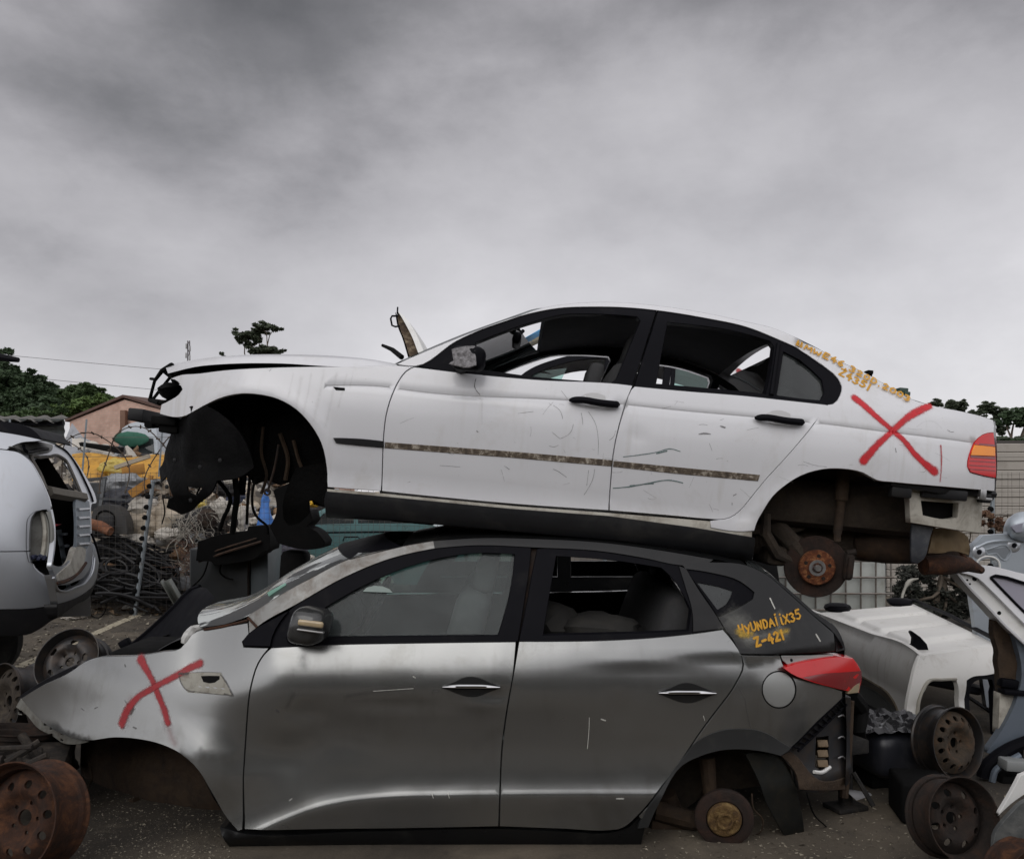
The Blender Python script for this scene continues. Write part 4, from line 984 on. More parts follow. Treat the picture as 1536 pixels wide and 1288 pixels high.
    ax.tube(resample([S.w(1128, 1190, .1), S.w(1130, 1212, .1), S.w(1144, 1228, .1), S.w(1142, 1246, .1), S.w(1125, 1256, .12)], 12), .004, 6)
    ax.tube([S.w(1060, 1135, .2), S.w(1066, 1200, .2)], [.04, .03], 10)
    ax.tube([hubc + Vector((0, .1, 0)), hubc + Vector((0, 1.5, 0))], .04, 8)
    obj('rear_axle_arm', ax, M_brown, root)
    fa = MB().tube(resample([S.w(128, 1185, .3), S.w(138, 1165, .28), S.w(134, 1145, .3)], 8), .007, 6)
    fa.box(S.w(190, 1210, .5), (.18, .2, .09), rotM(0, -12), .03).tube([S.w(165, 1216, .35), S.w(205, 1202, .4)], .026, 8)
    fa.tube([S.w(240, 1170, .5), S.w(242, 1214, .5)], .012, 8)
    obj('front_suspension_arm', fa, M_brown, root)
    # front end: lamp bracket, slam edge, engine bay void
    br = [(31, 1048), (60, 1064), (94, 1087), (133, 1112), (110, 1116), (95, 1114), (78, 1103), (55, 1090), (40, 1072), (24, 1060)]
    hl = [[(75, 1090), (79, 1091), (78, 1095), (74, 1094)], [(92, 1097), (96, 1099), (95, 1103), (91, 1101)], [(66, 1084), (70, 1086), (69, 1090), (65, 1088)], [(91, 1107), (95, 1109), (94, 1113), (90, 1111)], [(27, 1064), (33, 1065), (33, 1072), (27, 1071)]]
    obj('lamp_bracket', S.panel(br, hl, gap=0, dy=.04, flange=.012, lines=[], step=.03), pm('dull_primer_grey', (.20, .20, .18), .6, .3, .2, 14, dirt=.6, dcol=(.06, .04, .025), ds=12), root)
    obj('bracket_stay', MB().tube([S.w(70, 1085, .15), S.w(58, 1100, .22), S.w(60, 1124, .25)], [.05, .05, .02], 6).tube([S.w(50, 1090, .1), S.w(44, 1108, .12)], .006, 6), M_rust, root)
    obj('fender_edge', S.panel([(29, 1045), (60, 1024), (108, 1000), (112, 1003), (61, 1032), (36, 1048)], gap=0, dy=.01, flange=.05), M_frame, root)
    # engine bay seen over the fender: black inner panels, the far fender
    obj('engine_bay_floor', S.across([([(40, 1060), (111, 1020), (213, 1000), (271, 985)], .05)], n=4), M_black, root)
    eb = MB().box(M @ Vector((-1.6, .9, .55)), (.6, .5, .45), None, .06).box(M @ Vector((-1.45, .5, .62)), (.35, .3, .3), None, .04).tube([M @ Vector((-1.9, .5, .6)), M @ Vector((-1.9, 1.4, .6))], .05, 8)
    obj('engine_block', eb, M_black, root)
    cw = MB()
    c0 = resample([S.w(185, 978, 1.25), S.w(225, 945, 1.25), S.w(262, 910, 1.2), S.w(288, 884, 1.2), S.w(300, 880, 1.2)], 14); c1 = resample([S.w(232, 978, .9), S.w(262, 962, .9), S.w(290, 935, .8), S.w(312, 910, .8), S.w(322, 895, .8)], 14)
    cw.grid([[a, a.lerp(b, .5) + Vector((0, 0, .02)), b] for a, b in zip(c0, c1)])
    cw.tube(c0, .018, 6); cw.box(S.w(188, 965, 1.2), (.07, .06, .06), rotM(0, -30), .01)
    obj('far_hood_edge', cw, M_frame, root)
    cl = MB(); a, b = S.w(240, 975, .12), S.w(295, 938, .25)
    cl.grid([resample([S.w(236, 976, .08), S.w(262, 962, .1), S.w(283, 955, .1)], 8), resample([S.w(240, 972, .5), S.w(268, 957, .5), S.w(292, 945, .5)], 8), resample([S.w(240, 972, 1.4), S.w(268, 957, 1.4), S.w(292, 945, 1.4)], 8)])
    obj('cowl_panel', cl, M_plast, root)
    obj('lamp_remnant', MB().tube(resample([S.w(277, 966, .03), S.w(283, 955, .03), S.w(293, 944, .06), S.w(306, 940, .05)], 8), [.02, .03, .032, .03, .028, .022, .018, .01], 8), pm('cloudy_lens', (.5, .5, .48), .25, 0, .3, 12, dirt=.6, dcol=(.1, .08, .06), ds=14), root)
    obj('rust_line', MB().tube(resample([S.w(306, 944, -.002), S.w(340, 938, -.002), S.w(372, 930, -.002)], 8), .006, 6).tube([S.w(372, 926, -.004), S.w(386, 941, -.004)], .006, 6), M_rust, root)
    # screens and roof
    wsc = S.across([[(293, 938), (312, 940), (345, 934), (372, 924), (446.6, 878), (524.5, 839), (602.5, 820)][2:], ], bow=(-.30, 0, .04), n=18)
    ws_e = [(300, 941), (340, 935), (373, 923), (446.6, 877.5), (524.5, 838.5), (602.5, 820)]
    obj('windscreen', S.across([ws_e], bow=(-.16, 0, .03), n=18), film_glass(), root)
    obj('sun_strip', S.across([([(524.5, 838.5), (565, 828), (602.5, 819)], -.004)], bow=(-.165, 0, .036), n=18, res=6), M_frame, root)
    stk = S.across([[(446.6, 877.5), (470, 864)]], bow=(-.20, 0, .04), n=18, res=2)
    obj('roof', S.across([apil_top[5:13]], bow=(0, 0, .05)), M_greyflat, root)
    obj('headliner', S.across([([(610, 826), (720, 812), (795, 812), (904, 818), (1000, 830), (1070, 842)], .06)], bow=(0, 0, .03)), M_head, root)
    obj('rear_screen', S.across([apil_top[12:18]], bow=(.08, 0, .02)), M_gdark, root)
    obj('windscreen_sticker', MB().box(S.w(418, 888, .12), (.10, .004, .05), rotM(0, -28), .001), pm('pale_green_sticker', (.22, .42, .34), .5, 0, .2, 30), root)
    obj('window_sticker', S.panel([(544, 887), (550, 881), (562, 878), (574, 879), (584, 883), (589, 888.5)], gap=0, dy=.017, flange=0, lines=[]), pm('faded_sticker', (.22, .27, .25), .6, 0, .15, 20), root)
    # far side of the shell
    out = [(60, 1060), (111, 1010), (213, 985), (300, 942)] + apil_top[2:] + [(1264, 1036), (1187, 1121)] + archR[::-1] + [(960, 1272), (352, 1276)] + archF
    obj('far_body_side', S.panel(out, [h1, h2, qw], gap=0, mirror=True, step=.08, hflange=.05, lines=[]), M_grey, root)
    obj('door_lining', S.panel([(420, 935), (516, 870), (651.7, 827), (795, 825), (904, 832), (1019, 853), (1086, 942), (1060, 1080), (940, 1230), (380, 1230)], [h1, h2], gap=0, mirror=True, step=.1, flange=0, dy=.05, lines=[]), M_plast, root)
    obj('far_window_glass', S.panel(h1, gap=-.005, dy=.02, flange=0, mirror=True), M_gclear, root)
    obj('rear_end_panel', S.across([([(1267, 976), (1268, 1040), (1270, 1100), (1268, 1180)], .02)], bow=(.10, 0, 0), n=8), M_greyflat, root)
    obj('floor_pan', S.across([([(360, 1262), (700, 1262), (960, 1262)], .12)], n=3), M_black, root)
    # red tail lamp
    tl = [(1173.5, 1000), (1190, 994), (1210, 990), (1255, 984), (1276, 986), (1285, 1000), (1290, 1022), (1288.5, 1038.5), (1264, 1034), (1251, 1030), (1210, 1018), (1183, 1007)]
    def bulge(x, z): return -.035 * math.sin(math.pi * max(0, min(1, (z - .66) / .20))) ** .7
    lamp = obj('tail_lamp', S.panel(tl, gap=0, dy=-.004, flange=.10, lines=[], lift=bulge), M_tail, root)
    obj('lamp_dark_band', S.panel([(1200, 1013), (1225, 1008), (1262, 1005), (1288, 1003), (1289.5, 1022), (1288, 1037), (1264, 1033.5), (1251, 1029.5), (1215, 1018.5)], gap=.001, dy=-.0055, flange=0, lines=[], lift=bulge), M_taild, lamp)
    obj('lamp_base', S.panel([(1271, 1040), (1288, 1038), (1290, 1024), (1283, 1028), (1278, 1034)], gap=0, dy=-.02, flange=.03, lines=[]), pm('tan_lamp_base', (.30, .24, .15), .6, 0, .3, 20), lamp)
    lt = S.panel([(1172, 983.5), (1250, 981), (1250, 984), (1212, 988.5), (1181, 996), (1174, 990)], gap=.001, dy=-.002, flange=.004, lines=[])
    obj('lamp_ledge', lt, pm('pale_grey_primer', (.30, .31, .30), .5, .3, .1, 10), root)
    obj('ledge_screw', MB().lathe([(0, 0), (.007, 0), (.008, .003)], Matrix.Translation(S.w(1187, 990, -.006)), 12), M_frame, root)
    # stripped rear corner below the lamp
    cr = [(1264, 1047), (1276, 1046), (1275, 1100), (1273, 1175), (1262, 1182), (1198, 1183), (1196, 1162), (1172, 1133), (1187.7, 1121.6), (1226, 1083)]
    vt = [(1224, 1105), (1243, 1103), (1244, 1148), (1232, 1157), (1222, 1150)]
    obj('rear_corner_frame', S.panel(cr, [vt], gap=0, dy=.055, flange=.06, lines=[], step=.03, hflange=.04), pm('dark_dirty_steel', (.022, .023, .026), .45, .3, .3, 12, dirt=.5, dcol=(.05, .032, .018), ds=7), root)
    v = MB()
    for k in range(3): v.box(S.w(1233.5, 1115 + 15 * k, .07), (.05, .02, .034), rotM(0, 0, -30), .004)
    obj('air_vent', v, pm('yellowed_vent_flap', (.17, .12, .07), .7, 0, .5, 30, dirt=.5, dcol=(.07, .04, .02), ds=30), root)
    obj('white_lip', MB().tube(resample([S.w(1221, 1157, .045), S.w(1232, 1158, .045), S.w(1245, 1150, .045)], 6), .009, 6), M_white2, root)
    rt = S.panel([(1172, 1133), (1186, 1128), (1200, 1140), (1214, 1158), (1222, 1166), (1268, 1166), (1268, 1183), (1199, 1183), (1196, 1164)], gap=0, dy=.05, flange=.02, lines=[])
    obj('rusty_corner', rt, M_brown, root)
    zz = MB(); a0 = S.w(1263, 1046, .01); b0 = S.w(1184, 1122, .01)
    zz.tube([a0, b0], .008, 6); a1 = S.w(1270, 1056, .03); b1 = S.w(1197, 1126, .03); zz.tube([a1, b1], .006, 6)
    for k in range(11):
        t_ = (k + .5) / 11; zz.tube([a0.lerp(b0, t_), a1.lerp(b1, t_)], .005, 6)
    obj('bumper_clip_rail', zz, M_frame, root)
    tb = MB()
    for yy in (1075, 1107, 1137): tb.tube(resample([S.w(1257, yy, .035), S.w(1263, yy - 3, .03), S.w(1268, yy + 1, .04)], 5), .004, 6)
    obj('bracket_tab', tb, M_steel, root)
    obj('rear_post', MB().tube([S.w(1275, 1050, .09), S.w(1270, 1120, .09), S.w(1266, 1195, .09)], [.022, .028, .022], 8), M_brown, root)
    bd2 = MB().tube(resample([S.w(1272, 1040, .16), S.w(1290, 1070, .14), S.w(1288, 1095, .12), S.w(1296, 1110, .12)], 10), [.05] * 5 + [.045, .04, .035, .025, .015], 10)
    obj('rubber_bellow', bd2, M_black, root)
    rw = MB().tube(resample([S.w(1210, 1188, .02), S.w(1218, 1215, .02), S.w(1240, 1240, .04)], 10), .004, 6); obj('loose_wire', rw, M_black, root)
    # fuel flap
    cx, cy, rr = 1168.5, 1034, 25
    circ = lambda r: [(cx + r * math.cos(a) * .985, cy + r * 1.08 * math.sin(a)) for a in [2 * math.pi * k / 28 for k in range(28)]]
    obj('fuel_flap', S.panel(circ(24.2), gap=0, dy=-.003, flange=.004, lines=[], corner=60), pm('lighter_grey_paint', (.40, .41, .40), .4, .7, .04, 3, dirt=.1, dcol=(.1, .1, .09), ds=4), root)
    obj('fuel_flap_gap', S.panel(circ(26), gap=0, dy=-.0012, flange=.001, lines=[], corner=60), M_black, root)
    # door handles
    def handle(x, y, par):
        bez = S.panel([(x - 44, y), (x - 24, y - 8), (x - 8, y - 14.5), (x + 6, y - 14.5), (x + 24, y - 8), (x + 44, y), (x + 26, y + 8), (x + 8, y + 14.5), (x - 6, y + 14.5), (x - 26, y + 8)], gap=0, dy=.003, flange=-.003, lines=[], step=.015, lift=lambda a, b: 0)
        obj('handle_recess', S.panel([(x - 44, y), (x - 24, y - 8), (x - 8, y - 14.5), (x + 6, y - 14.5), (x + 24, y - 8), (x + 44, y), (x + 26, y + 8), (x + 8, y + 14.5), (x - 6, y + 14.5), (x - 26, y + 8)], gap=0, dy=-.0015, flange=.002, lines=[], step=.02), pm('glossy_dark_cup', (.03, .03, .03), .12, .3, .1, 5, rvar=.03), par)
        q = resample([S.w(x - 43, y + .5, -.006), S.w(x - 20, y, -.034), S.w(x + 12, y, -.037), S.w(x + 43, y + 1, -.006)], 18)
        mb = MB().tube(q, [.003 + .0085 * min(1, 5 * (i / 17) * (1 - i / 17) + .05) for i in range(18)], 12)
        h_ = obj('door_handle', mb, M_frame, par)
        q2 = [p + Vector((0, -.006, .003)) for p in q]
        obj('chrome_strip', MB().tube(q2, [.002 + .0065 * min(1, 5 * (i / 17) * (1 - i / 17)) for i in range(18)], 10), M_chrome, h_)
    handle(707, 1030, prt['front_door']); handle(1031, 1039, prt['rear_door'])
    # mirror
    mc = S.w(466, 938, -.10)
    mb = MB(); bm = bmesh.new(); bmesh.ops.create_uvsphere(bm, u_segments=24, v_segments=16, radius=1)
    for v_ in bm.verts:
        p = v_.co; sg = lambda a, e: math.copysign(abs(a) ** e, a)
        v_.co = mc + rotM(-12, 8) @ Vector((sg(p.x, .55) * .080 + .012 * sg(p.z, .6), sg(p.y, .7) * .10, sg(p.z, .55) * .082 * (1 - .10 * p.x)))
    mb.bm(bm); mo = obj('door_mirror', mb, pm('glossy_dark_grey', (.045, .046, .046), .2, .3, .1, 4, dirt=.2, dcol=(.1, .1, .09), ds=6, coat=.4), prt['front_door'])
    ind = MB().box(S.w(466, 935, -.207), (.115, .02, .028), rotM(-8, 6), .009, 3); obj('mirror_indicator', ind, pm('clear_amber_lens', (.42, .33, .20), .15, 0, .3, 30, coat=.6), mo)
    obj('mirror_trim', MB().box(S.w(466, 946, -.205), (.12, .02, .008), rotM(-8, 6), .003), M_steel, mo)
    obj('mirror_foot', MB().tube([S.w(440, 955, .01), S.w(450, 958, -.07)], [.035, .03], 8), M_frame, mo)
    # cut-out in the front fender
    ct = [(269, 1011), (277, 1010), (331, 1009), (338, 1022), (349, 1043), (282, 1038), (275, 1030)]
    prt_f = prt['front_fender']
    obj('scraped_patch', S.panel(ct, gap=0, dy=-.0012, flange=.001, lines=[]), pm('bare_scraped_primer', (.30, .29, .25), .6, .2, .2, 20, dirt=.4, dcol=(.08, .05, .03), ds=22), prt_f)
    obj('vent_opening', S.panel([(302, 1014), (329, 1014), (329, 1018), (322, 1023), (305, 1022)], gap=0, dy=-.0025, flange=.001, lines=[]), M_black, prt_f)
    sparts('torn_edge', S, [([(269, 1010), (282, 1009.5)], .005), ([(269, 1014), (272, 1024), (280, 1034), (291, 1037)], .003), ([(291, 1036), (320, 1040), (340, 1042)], .0018), ([(331, 1011), (340, 1024), (349, 1043)], .0032), ([(337, 1040), (347, 1043)], .005)], M_scr, prt_f, cols=4, dy=-.003)
    obj('spray_cross', S.strokes([([(211, 988), (219, 1002), (229.7, 1022.5), (239, 1046), (246, 1063.5), (252, 1083)], [.015, .010, .010, .010, .011, .011]), ([(300, 994.5), (283, 1002), (258, 1016), (228, 1032), (205, 1047), (190, 1066), (183, 1084)], [.013, .010, .010, .010, .010, .013, .015])], grow=2.2), M_redd, prt_f)
    obj('overspray', S.strokes([([(211, 988), (229.7, 1022.5), (246, 1063.5), (252, 1083)], .026), ([(300, 994.5), (258, 1016), (205, 1047), (183, 1084)], .026)], grow=1.5, dy=-.0014), M_mist, prt_f)
    sparts('spray_mist', S, [([(250, 1085), (258, 1105), (262, 1115)], .022), ([(196, 1050), (186, 1080)], .03)], M_mist, prt_f, grow=1.6)
    sparts('dent_hole', S, [([(193, 1058), (200, 1063), (196, 1068)], .010), ([(187, 1050), (193, 1058)], .002), ([(200, 1090), (204, 1092)], .004), ([(183, 1090), (186, 1091)], .004), ([(187, 996), (188, 999)], .003), ([(122, 1062), (126, 1065)], .002), ([(142, 1062), (146, 1060)], .002)], M_scr, prt_f, cols=4)
    # writing
    tx = text_strokes(S, 'HYUNDAI', (1110, 951.5), (8.9, -2.35), 12.5, .0040, seed=2) + text_strokes(S, 'iX35', (1171, 936), (9.0, -2.7), 13, .0042, seed=4, track=1.2)
    pr = prt['rear_pillar']
    sparts('wiped_patch', S, [([(1100, 930), (1118, 945), (1122, 955)], .06), ([(1170, 925), (1172, 945), (1178, 952)], .03), ([(1120, 958), (1165, 948)], .02)], M_smear, pr, dy=-.0012)
    obj('painted_writing', S.strokes(tx, grow=1.5, cols=4, step=.008, dy=-.0024), M_yel, pr)
    obj('painted_writing', S.strokes(text_strokes(S, 'Z-421', (1134, 970), (9.6, -2.9), 13, .0052, seed=6), grow=1.5, cols=4, step=.008, dy=-.0024), M_yel, pr)
    sparts('paint_smear', S, [([(1107, 946), (1118, 950), (1128, 949)], .016), ([(1110, 952), (1122, 953)], .012), ([(1168, 948), (1180, 946)], .017)], M_yelsm, pr, dy=-.0034)
    # scratches and scuffs
    sparts('scratch', S, [([(884, 1076), (883, 1100), (881, 1122)], .0014), ([(902, 1078), (908, 1080)], .003), ([(560, 1036), (620, 1032)], .0012), ([(925, 1197), (935, 1197)], .003), ([(648, 1190), (650, 1196)], .0012), ([(672, 1188), (674, 1196)], .0012), ([(1155, 897), (1162, 912)], .003), ([(1224, 951), (1230, 961)], .004), ([(1055, 1073), (1057, 1080)], .0012), ([(620, 1014), (623, 1016)], .002), ([(434, 1200), (438, 1197)], .0015)], M_scw, root, cols=4)
    sparts('scuff', S, [([(1108, 1030), (1116, 1045), (1122, 1075), (1127, 1094)], .0022), ([(650, 1036), (658, 1035)], .006), ([(414, 1065), (417, 1067)], .004), ([(424, 1237), (430, 1240)], .003)], M_scr, root, cols=4)
    sparts('dark_scuff_and_reflection', S, [([(520, 1044), (570, 1036), (615, 1032)], .012), ([(455, 985), (456, 998)], .03), ([(440, 1040), (430, 1060)], .012)], M_scuffrefl, root, dy=-.0012)  # wide stroke under the mirror paints a smudge and its reflection
    # cabin
    M_seat2 = pm('grey_seat_cloth', (.20, .20, .195), .9, 0, .25, 10, dirt=.3, dcol=(.05, .05, .045), ds=6)
    def seat(x, yy, nm='front_seat'):
        m = MB().box(M @ Vector((x - .12, yy, .48)), (.5, .5, .18), None, .07, 3); m.box(M @ Vector((x + .22, yy, .80)), (.17, .50, .66), rotM(0, 16), .07, 3)
        s_ = obj(nm, m, M_seat2, root)
        obj('headrest', MB().box(M @ Vector((x + .35, yy, 1.19)), (.11, .27, .18), rotM(0, 12), .05, 4).tube([M @ Vector((x + .31, yy, 1.0)), M @ Vector((x + .34, yy, 1.15))], .012, 6), M_seat2, s_)
    seat(-.25, .50); seat(-.25, 1.30)
    bs = MB().box(M @ Vector((.75, .9, .50)), (.5, 1.35, .18), None, .07, 3); bs.box(M @ Vector((.98, .9, .82)), (.18, 1.35, .6), rotM(0, 20), .07, 3)
    b_ = obj('rear_seat', bs, M_seat, root)
    for yy in (.5, 1.3): obj('headrest', MB().box(M @ Vector((1.12, yy, 1.14)), (.11, .28, .15), rotM(0, 20), .05, 4), M_seat, b_)
    obj('dashboard', MB().box(M @ Vector((-.92, .9, .86)), (.45, 1.42, .24), None, .09, 3), M_plast, root)
    sm = Matrix.Translation(M @ Vector((-.58, 1.28, .92))) @ rotM(0, 0, 0).to_4x4() @ rotM(90).to_4x4() @ rotM(0, 0, 25).to_4x4()
    sw = MB().lathe([(.185 + .014 * math.cos(a), .014 * math.sin(a)) for a in [k * math.pi / 4 for k in range(8)]], sm, 32, True); sw.tube([sm @ Vector((-.18, 0, 0)), sm @ Vector((.18, 0, 0))], .016, 6)
    obj('steering_wheel', sw, pm('grey_wheel_leather', (.16, .16, .155), .6), root)
    for c_, sz, sd in (((.42, .52, .93), (.16, .20, .12), 3), ((.66, .45, .90), (.22, .22, .10), 5)):
        obj('loose_cushion', MB().blob(M @ Vector(c_), sz, sd, .2, 3), pm('worn_cushion_cloth', (.022, .021, .019), .9, 0, .3, 9, dirt=.4, dcol=(.04, .036, .03), ds=8), root)
    return root, S
M_flare = pm('matt_grey_arch_flare', (.024, .025, .025), .6, .1, .15, 5, dirt=.2, dcol=(.09, .085, .075), ds=6)
M_redd = paintmark('dull_red_spray_paint', (.36, .018, .025), .55, .5, .6, .92)
M_mist = paintmark('thin_red_mist', (.30, .03, .035), 1.4, .8, .6, .30)
suv, SV = make_suv()
# ================================================================ silver hatchback at the left edge, seen on its open tail
def make_silver():
    Y0 = 6.0
    M = TM(((77 - PCX) * Y0 / F, Y0, .0), 14.5)
    root = thing('scrap_hatchback', 'silver hatchback at the left edge with its tailgate and tail lamp removed', 'scrap car', M)
    prof = hermite([(.3, .10), (.55, .05), (.62, .03), (.80, .0), (1.1, -.01), (1.35, .02), (1.55, .07), (1.75, .14), (2.0, .28), (2.15, .4)])
    def g(x, z):
        y = prof(z)
        if x > -.75: y += .22 * ((x + .75) / .75) ** 2.6
        return y
    S = Surf(M, g, 1.75)
    M2 = M @ TM((0, 0, 0), 90)
    rake = hermite([(.4, .10), (.62, .02), (.80, .0), (1.0, .0), (1.25, .03), (1.47, .095), (1.83, .27), (1.96, .36), (2.1, .5)])
    S2 = Surf(M2, lambda x, z: rake(z), None)
    q = [(-140, 668), (0, 674), (14, 675.5), (26, 678), (43.5, 690), (57, 711), (67, 732), (74.5, 752), (77, 764), (63, 764.6), (53, 768), (47.5, 776), (45, 791.5), (44, 815), (44, 826), (-140, 826)]
    obj('rear_quarter_panel', S.panel(q, gap=.002), M_silver, root)
    # ridge where the quarter rolls into the pillar
    bq = [(-140, 827), (44, 827), (45, 838), (47.5, 844), (51.5, 852), (66, 863), (82, 861.5), (84.5, 881), (86, 905), (53, 911.6), (0, 913.5), (-140, 914)]
    obj('bumper_corner', S.panel(bq, gap=.002), M_silver, root)
    rb = [(78, 862), (84, 880), (92, 885.5), (113.5, 880), (128, 872), (138, 852), (140, 830), (137, 812.7), (142, 818), (149, 839), (147, 855), (143, 872), (132, 885), (116, 895), (87, 905)]
    obj('rear_bumper', S2.panel(rb, gap=0, flange=.05), M_silver, root)
    va = [(-140, 914), (0, 914), (53, 912), (87, 906), (88, 925), (68.6, 935), (61, 941), (47.5, 949), (0, 953), (-140, 954)]
    obj('lower_valance', S.panel(va, gap=0, flange=.1), M_plast, root)
    vr = [(86, 906), (116, 896), (136, 882), (146, 866), (140, 884), (113, 907), (86, 926)]
    obj('lower_valance', S2.panel(vr, gap=0, flange=.1), M_plast, root)
    # roof edge and the frame round the tailgate opening
    rf = [(-140, 640), (0, 648), (30, 653), (62, 660), (53, 661.5), (32, 663.5), (17, 669.5), (10, 674), (0, 673), (-140, 667)]
    obj('roof_side', S.panel(rf, gap=.001), M_silver, root)
    obj('roof_spoiler', S.panel([(-140, 622), (0, 632), (22, 635), (44, 641.5), (55, 650), (63, 659.6), (40, 654), (0, 646.5), (-140, 638)], gap=0, dy=.12, flange=.9), M_frame, root)
    fr = [(16, 670), (32, 664), (53, 661.7), (79, 666), (94, 673), (105.6, 681), (119, 699), (132, 720), (142.5, 741), (144.5, 749), (137, 757), (137, 812), (139, 830), (135, 850), (128, 862), (112, 872), (92, 877), (84, 876), (82, 862), (77, 850), (77, 765), (67, 731), (56, 709), (43, 690), (30, 678)]
    ho = [(49, 691), (61, 686), (76, 684.5), (90, 684.7), (99, 691), (111, 715), (122, 741), (118, 752), (115, 760), (113.5, 820), (105, 842), (92, 850), (79, 847), (79, 765), (68, 731), (58, 706)]
    obj('tailgate_frame', S2.panel(fr, [ho], gap=0, step=.05, hflange=.02), M_silver, root)
    obj('frame_seal', MB().tube(resample([S2.w(*p, -.012) for p in [(70, 735), (58, 706), (49, 691), (61, 686), (76, 684.5), (90, 684.7), (99, 691), (111, 715), (122, 741)]], 40), .014, 6), pm('dusty_seal', (.14, .13, .115), .8, 0, .3, 10), root)
    sp = S2.panel([(17, 670), (32, 664), (53, 662), (79, 667), (78, 675), (60, 680), (44, 681), (34, 676)], gap=0, dy=-.01, flange=.02, step=.03)
    obj('hinge_recess', sp, pm('dirty_silver', (.24, .24, .23), .6, .3, .3, 12, dirt=.6, dcol=(.07, .06, .045), ds=10), root)
    obj('hinge_arm', MB().tube(resample([S2.w(35, 668, -.03), S2.w(38, 676, -.04), S2.w(52, 676, -.04), S2.w(60, 674, -.03), S2.w(72, 673, -.02)], 12), .012, 6), M_frame, root)
    # boot interior
    def at(x, y, z): return M @ Vector((x, y, z))
    cb = MB(); zt = 1.75
    cb.add([at(-.06, .2, .98), at(-1.9, .2, .98), at(-1.9, 1.6, .98), at(-.06, 1.6, .98)], [(0, 1, 2, 3)])
    cb.add([at(-1.9, .1, .7), at(-1.9, 1.7, .7), at(-1.9, 1.7, 2.0), at(-1.9, .1, 2.0)], [(0, 1, 2, 3)])
    cb.add([at(-.40, .22, 1.93), at(-1.9, .22, 1.97), at(-1.9, 1.6, 1.97), at(-.40, 1.6, 1.93)], [(0, 1, 2, 3)])
    cb.add([at(-.3, .17, .7), at(-1.9, .17, .7), at(-1.9, .3, 2.0), at(-.7, .3, 1.9)], [(0, 1, 2, 3)])
    cb.add([at(-.04, 1.60, .7), at(-1.9, 1.60, .7), at(-1.9, 1.52, 2.0), at(-.42, 1.50, 1.95), at(-.14, 1.56, 1.45)], [(0, 1, 2, 3, 4)])
    obj('boot_lining', cb, M_black, root, smooth=0)
    obj('parcel_shelf', MB().box(at(-.62, .9, 1.30), (.5, 1.36, .05), rotM(14.5), .015), pm('beige_shelf', (.16, .145, .12), .8, 0, .2, 8), root)
    iw = MB(); iw.add([at(-.22, 1.40, .75), at(-.22, 1.56, .75), at(-.30, 1.56, 1.28), at(-.30, 1.38, 1.28)], [(0, 1, 2, 3)])
    for k in range(5): iw.box(at(-.21 - .012 * k, 1.47, .84 + .10 * k), (.03, .15, .022), rotM(14.5), .006)
    obj('inner_lamp_pillar', iw, pm('blue_grey_paint', (.17, .20, .225), .5, .3, .2, 8, dirt=.4, dcol=(.08, .075, .065), ds=9), root, smooth=20)
    bg_ = pm('blue_grey_paint', (.17, .20, .225))
    obj('pillar_panel', S2.panel([(114, 751), (134, 752), (136, 790), (135, 812), (130, 823), (114, 823), (115, 790)], gap=0, dy=-.004, flange=.02, lines=[]), bg_, root)
    for k in range(5): obj('pillar_rib', MB().tube([S2.w(117, 764 + 13 * k, -.008), S2.w(133, 763 + 13 * k, -.008)], .014, 6), M_silver, root)
    obj('boot_sill', S2.panel([(86, 862), (97, 852), (106, 843), (113, 823), (129, 823), (127, 842), (117, 857), (101, 867), (86, 871)], gap=0, dy=-.006, flange=.04, lines=[], step=.03), M_white_in, root)
    obj('sill_rust_line', MB().tube(resample([S2.w(84, 875, -.01), S2.w(100, 871, -.012), S2.w(117, 860, -.012), S2.w(129, 844, -.012)], 14), .012, 6), M_rust, root)
    obj('shelf_edge', MB().tube([S2.w(70, 737, .03), S2.w(97, 742, .03), S2.w(124, 746, .0)], .05, 6), pm('beige_shelf', (.16, .145, .12), .8, 0, .2, 8), root)
    obj('frame_groove', MB().tube(resample([S2.w(*p, -.004) for p in [(84, 668), (100, 678), (114, 697), (127, 722), (137, 745), (139, 752)]], 24), .012, 6), M_frame, root)
    obj('bumper_edge', MB().tube(resample([S2.w(*p, -.006) for p in [(80, 866), (85, 882), (93, 886.5), (113.5, 881), (130, 872), (140, 853), (142, 835)]], 24), .010, 6), M_silver, root)
    obj('inner_column', MB().box(at(-.6, 1.1, 1.0), (.3, .25, .55), rotM(14.5), .04), M_plast, root)
    obj('red_marker', MB().add([S2.w(77, 785, .12), S2.w(93, 786, .2), S2.w(77, 791, .12), S2.w(77, 785, .16)], [(0, 1, 2), (0, 3, 1)]), pm('red_film', (.55, .02, .04), .4), root)
    # empty lamp socket
    so = [(47, 777), (54, 768.5), (63, 765), (71, 766), (76, 780), (77.5, 805), (76, 830), (72, 842), (62, 842), (48, 841), (45, 826), (44.5, 812), (45, 792)]
    obj('lamp_socket', S.panel(so, gap=.001, dy=.07, flange=-.08, step=.03), pm('grey_primer_socket', (.20, .20, .185), .7, .1, .25, 9, dirt=.5, dcol=(.06, .05, .04), ds=8), root)
    obj('socket_rib', MB().tube(resample([S.w(63, 766, .05), S.w(68, 790, .05), S.w(67, 815, .05), S.w(63, 840, .05)], 10), .018, 8), M_white_in, root)
    obj('socket_edge', MB().tube(resample([S.w(71, 768, .03), S.w(76, 790, .02), S.w(76, 815, .02), S.w(72, 840, .03)], 10), .022, 8), pm('grey_primer_edge', (.27, .27, .25), .6, .1, .2, 9), root)
    cn = MB()
    for k in range(6): cn.blob(S.w(49 + 4 * k, 838 + rnd.uniform(-4, 2), .03), (.02, .02, .02), k, .3, 1)
    obj('lamp_connector', cn, pm('blue_black_plug', (.03, .035, .07), .5, 0, .4, 30), root)
